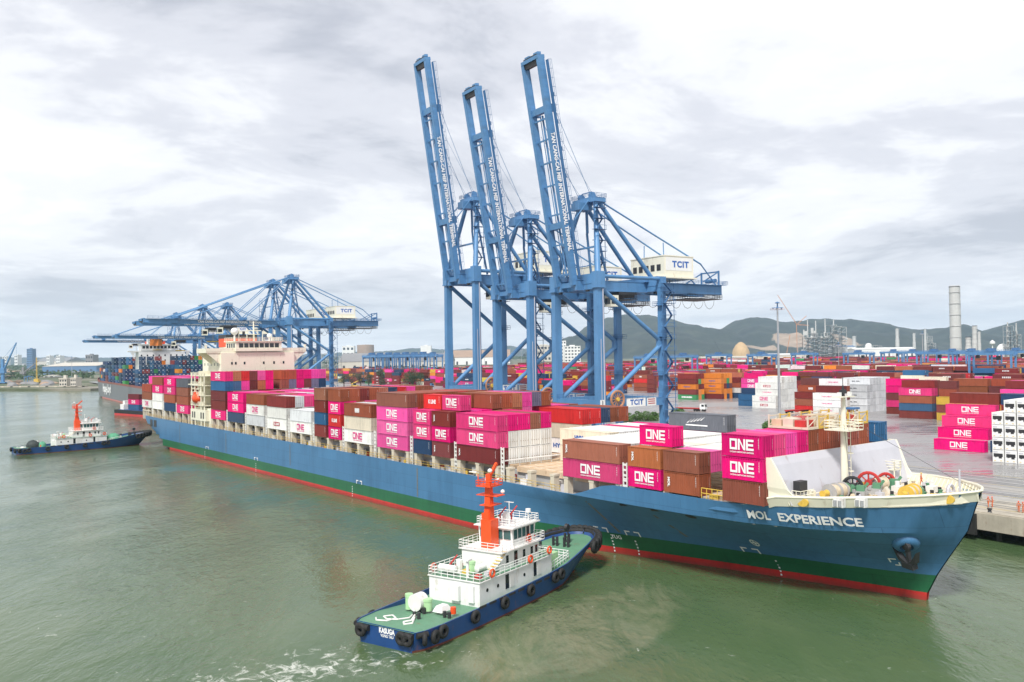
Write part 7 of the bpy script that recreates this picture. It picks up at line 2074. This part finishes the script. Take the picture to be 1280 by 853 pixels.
for i, (x0, x1, yt, lb) in enumerate(((3, 8, 446, 'leftmost'), (18, 22, 444, 'second'), (58, 62, 445, 'third'), (70, 75, 445, 'fourth'))):
    tower(x0, x1, 459.5, yt, 40, f'tiny pale high-rise on the hazy left skyline, {lb} from left', 'wallwhite', floors=4, cols=2, grp='hazy high-rises')
# round tanks, dome, columns and chimneys
def cyl(px, pyb, pyt, wpx, lab, mat, name, cat, prof=None, grp=None, extra=None):
    c, w, h = sized(px - wpx / 2, px + wpx / 2, pyb, pyt); r = w / 2; t = thing(name, lab, cat, c, 0, grp)
    b = MB(); b.lathe([(p * r, q * h) for p, q in (prof or [(0, 0), (1, 0), (1, .97), (.0, 1)])], (0, 0, 0), 24); b.build('shell', M[mat], t, smooth=40)
    if extra: extra(t, r, h)
    return t
def bands(t, r, h):
    b = MB()
    for k in range(1, 7): b.ring((0, 0, h * k / 6.6), r * 1.06, r * .05, 'z', 20, 5)
    b.tube((r * 1.15, 0, 0), (r * 1.15, 0, h), r * .05, n=5); b.build('platform_ring', M['pipe'], t)
    b = MB(); b.ring((0, 0, h * .985), r * .9, r * .12, 'z', 20, 5); b.build('top_rim', M['dark'], t)
cyl(457.5, 452.5, 430.8, 21, 'brown round storage tank on the skyline behind the warehouses', 'brick', 'storage_tank', 'tank')
cyl(1195, 450, 357.5, 12.5, 'tall pale grey chimney towering over the yard', 'chim', 'chimney', 'chimney', [(0, 0), (1.04, 0), (.98, .5), (.96, 1), (.8, 1.0), (.8, .9)], None, bands)
CG = 'process columns of the refinery'
for px, yb, yt, w, lb in ((1211, 449, 421, 7.5, 'stout grey process column right of the tall chimney'), (1219, 449, 407, 6.5, 'tall grey process column, second right of the chimney'), (1224.5, 449, 414, 4, 'slim grey process column beside the taller one'), (1122, 444, 410, 4.5, 'slim process column above the white warehouse'), (1143, 443, 416, 3.6, 'slim short process column right of the warehouse middle'), (1157, 443, 411, 3, 'thin dark process column near the green platform'), (1068, 444, 419.5, 5, 'short grey column right of the lattice plant')):
    cyl(px, yb, yt, w, lb, 'chim', 'process_column', 'column', [(0, 0), (1, 0), (1, .55), (.82, .6), (.82, .96), (0, 1)], CG, bands)
cyl(1086, 444.5, 429, 9, 'white spherical-topped tank beside the lattice plant', 'wallwhite', 'storage_tank', 'tank', [(0, 0), (1, 0), (1, .6), (.9, .8), (.6, .95), (0, 1)])
cyl(1254, 447, 429.5, 15, 'broad white domed tank at the right', 'wallwhite', 'storage_tank', 'tank', [(0, 0), (1, 0), (1, .55), (.85, .75), (.5, .93), (0, 1)])
cyl(1241, 447, 425, 6, 'white mushroom shaped water tower', 'wallwhite', 'water_tower', 'tower', [(0, 0), (.25, 0), (.2, .7), (1, .78), (1, .88), (0, 1)])
cyl(926.5, 449.5, 427.5, 22, 'brown sand-coloured storage dome below the hills', 'dome', 'storage_dome', 'dome', [(1, 0), (1, .3), (.88, .55), (.6, .8), (.28, .95), (0, 1)])
# lattice process plants
def plant(px0, px1, pyb, pyt, lab, nx, nz, stacks, seed):
    c, w, h = sized(px0, px1, pyb, pyt); rr = random.Random(seed); t = thing('process_plant', lab, 'refinery plant', c, 0)
    b = MB(); th = max(.5, w / nx * .07); dp = w * .4
    hs = [h * rr.uniform(.55, 1) for _ in range(nx)]
    for i in range(nx):
        x0, x1 = -w / 2 + w * i / nx, -w / 2 + w * (i + 1) / nx
        for y in (0, dp):
            for x in (x0, x1): b.beam((x, y, 0), (x, y, hs[i]), th, th)
        for k in range(1, nz + 1):
            z = hs[i] * k / nz
            for y in (0, dp): b.beam((x0, y, z), (x1, y, z), th, th)
            b.b2((x0, 0, z - .1), (x1, dp, z + .1))
            if rr.random() < .5: b.beam((x0, 0, z - hs[i] / nz), (x1, 0, z), th * .6, th * .6)
    b.build('frame', M['pipe'], t)
    for k in range(min(40, nx * nz)):
        b = MB(); x = rr.uniform(-w / 2, w / 2 - 3); z = rr.uniform(0, h * .7); r = w * rr.uniform(.012, .035)
        if rr.random() < .5: b.tube((x, dp * .4, z), (x, dp * .4, z + h * rr.uniform(.1, .25)), r, n=8)
        else: b.tube((x, dp * .3, z), (x + w * .12, dp * .3, z), r, n=8)
        b.build('vessel', M['chim'], t)
    for u, yt, wpx in stacks:
        x = -w / 2 + w * u; zt = AT(px0, yt, c.y).z - c.z; b = MB(); b.tube((x, dp * .5, 0), (x, dp * .5, zt), wpx, wpx * .85, 10); b.ring((x, dp * .5, zt * .97), wpx * 1.1, wpx * .25, 'z', 10, 4); b.build('stack', M['chim'], t)
    return t
plant(1006, 1060, 447.5, 405, 'tall lattice refinery plant with four pale stacks', 9, 6, ((.17, 400, 2.0), (.36, 401, 2.0), (.58, 399, 2.0), (.78, 400, 2.0)), 4)
plant(1259, 1277, 447, 404, 'lattice column group of the refinery at the right edge', 4, 6, ((.2, 403, 1.6), (.8, 404, 1.6)), 6)
plant(1158, 1170, 444, 420, 'small dark green lattice platform left of the chimney', 3, 4, ((.3, 417, .8),), 8)
plant(1092, 1108, 444.5, 428, 'small rust red lattice building above the white warehouse', 3, 3, (), 9)
plant(400, 425, 462, 437, 'low dark conveyor plant behind the landside crane leg', 4, 3, (), 10)
# crawler crane and its helper
def lattice_crane(px, pyb, segs, lab, mat='craneor', th=1.1):
    c = base_at(px, pyb); t = thing('crawler_crane', lab, 'crane', c, 0, None); b = MB()
    b.b2((-4, -3, 0), (4, 3, 1.6)); b.b2((-3, -2.4, 1.6), (3, 2.4, 4.5)); b.build('body', M[mat], t)
    for a, e in segs:
        p, q = AT(*a, c.y) - c, AT(*e, c.y) - c; b = MB(); d = (q - p); n = max(4, int(d.length / 4)); px_ = Vector((d.z, 0, -d.x)).normalized() * th
        for sg in (-1, 1): b.tube(p + px_ * sg, q + px_ * sg * .6, .6 if mat == 'craneor' else .3, n=5)
        for k in range(n):
            sa = 1 if k % 2 else -1; b.tube(p.lerp(q, k / n) + px_ * sa * .9, p.lerp(q, (k + 1) / n) - px_ * sa * .9, .2, n=4)
        b.build('jib', M[mat], t)
    return t
lattice_crane(997, 446, (((997, 444), (995.5, 405)), ((995.5, 405), (972, 369)), ((995.5, 406), (1011, 407)), ((997, 405), (1008, 395))), 'orange crawler crane with long jib left of the refinery', 'craneor', 1.3)
lattice_crane(983, 446, (((983, 444), (987.5, 419)),), 'orange crawler crane with short leaning jib', 'craneor', .9)
lattice_crane(903, 447, (((903, 446), (893, 426)),), 'thin dark crane with leaning jib before the quarry', 'dark', .6)
lattice_crane(46, 478, (((46, 477), (45.5, 447)),), 'thin yellow lattice tower crane on the far left bank', 'yellow', .7)
# harbour cranes on the far left bank
def harbour_crane(px, pyb, tower_top, tip, lab, mat='blue'):
    c = G(px, pyb, 2.4); t = thing('harbour_crane', lab, 'crane', c, 0, 'harbour cranes on the far bank'); z1 = AT(px, tower_top, c.y).z - c.z; tp = AT(*tip, c.y) - c
    b = MB(); b.b2((-6, -5, 1), (6, 5, 2.5)); b.beam((0, 0, 2.5), (0, 0, z1), 3.4, 3.4); b.b2((-4.5, -3, z1 * .42), (3.5, 3, z1 * .62)); b.build('tower', M[mat], t)
    b = MB(); p = Vector((1.5, 0, z1 * .55)); b.beam(p + Vector((0, -1.2, 0)), tp, 1.1, 1.3); b.beam(p + Vector((0, 1.2, 0)), tp, 1.1, 1.3); b.tube((0, 0, z1), tp, .18, n=5); b.tube(tp, tp - Vector((0, 0, tp.z * .4)), .12, n=4); b.build('jib', M[mat], t)
    for sx in (-5, 5):
        for sy in (-4, 4): b = MB(); b.lathe([(0, -.8), (1.2, -.8), (1.2, .8), (0, .8)], (sx, sy, 1.0), 10, 0, 'y'); b.build('wheel', M['rubber'], t)
harbour_crane(3.5, 480, 449, (20.5, 428.5), 'blue mobile harbour crane with raised jib at the left edge')
harbour_crane(29, 474, 459, (48.5, 451), 'grey-blue mobile crane with low jib on the far left bank', 'roofgrey')
o = copy_tree(RTG, 'low blue gantry frame on the far left jetty', None, G(36, 480, 2.4), R(0)); o['group'] = 'yard gantry cranes'; o.scale = (.55, .55, .42)
# far jetty with piles, heaps and clutter
t = thing('jetty', 'long concrete jetty on piles along the far left bank', 'jetty', G(-30, 487.5, 0), 0)
a, e = G(-60, 487.5, 0), G(104, 486.5, 0); b = MB(); d = e - a
b.prism([a - t.location, e - t.location, e - t.location + Vector((0, 12, 0)), a - t.location + Vector((0, 12, 0))], (0, 0, 1.6), (0, 0, 3.4)); b.build('deck', M['concrete'], t)
for k in range(16):
    p = a.lerp(e, k / 15) - t.location; b = MB(); b.b2((p.x - 1.3, p.y - .8, -1), (p.x + 1.3, p.y + .4, 3.6)); b.build('pile', M['concrete_d'] if k % 2 else M['beige'], t)
hr = random.Random(21)
for k in range(16):
    px = hr.uniform(8, 72); p = G(px, hr.uniform(478, 483), 2.4); heap(p, (hr.uniform(4, 9), hr.uniform(4, 9), hr.uniform(2, 5)), 'roofgrey' if k % 3 else 'brick', 'scrap_heap', 'dark scrap heap on the far left jetty', 'heap')['group'] = 'scrap heaps on the far jetty'
# low sheds, yards and trees that crowd the far left bank
fr = random.Random(77)
for k in range(26):
    px = fr.uniform(-10, 112); py = fr.uniform(457, 474); w = fr.uniform(5, 14)
    shed(px, px + w, py, py - fr.uniform(2.0, 4.2), fr.uniform(20, 60), 'low pale or rusty shed among the clutter of the far left bank', fr.choice(('wallcream', 'wallwhite', 'brick', 'roofgrey')), fr.choice(('roofgrey', 'brick', 'wallcream', 'bluewall')), 0, .3, 'sheds of the far left bank')
b = MB(); wr = random.Random(8)
for (pa, pb, ya, yb_, hh, n) in ((-20, 116, 455, 475, 9, 1500), (395, 560, 453, 457, 10, 500)):
    for k in range(n):
        px = wr.uniform(pa, pb); g = G(px, wr.uniform(ya, yb_), 3.0); h = hh * wr.uniform(.4, 1.1)
        if mn.noise(Vector((g.x * .012, g.y * .006, 0))) < -.05: continue
        for q in range(4):
            c = g + Vector((wr.uniform(-5, 5), wr.uniform(-5, 5), h * wr.uniform(.2, .9))); s = h * wr.uniform(.2, .38)
            a = Vector((1, wr.gauss(0, .6), wr.gauss(0, .4))).normalized() * s; d = Vector((wr.gauss(0, .4), wr.gauss(0, .5), 1)).normalized() * s * .8
            b.add([c - a, c - a * .3 - d, c + a * .7 - d * .7, c + a, c + a * .3 + d, c - a * .6 + d * .8], [(0, 1, 2, 3, 4, 5)])
o = b.build('bank_trees', M['leaf']); tag(o, 'patches of dark scrub and trees over the far left bank', 'woodland', kind='stuff')
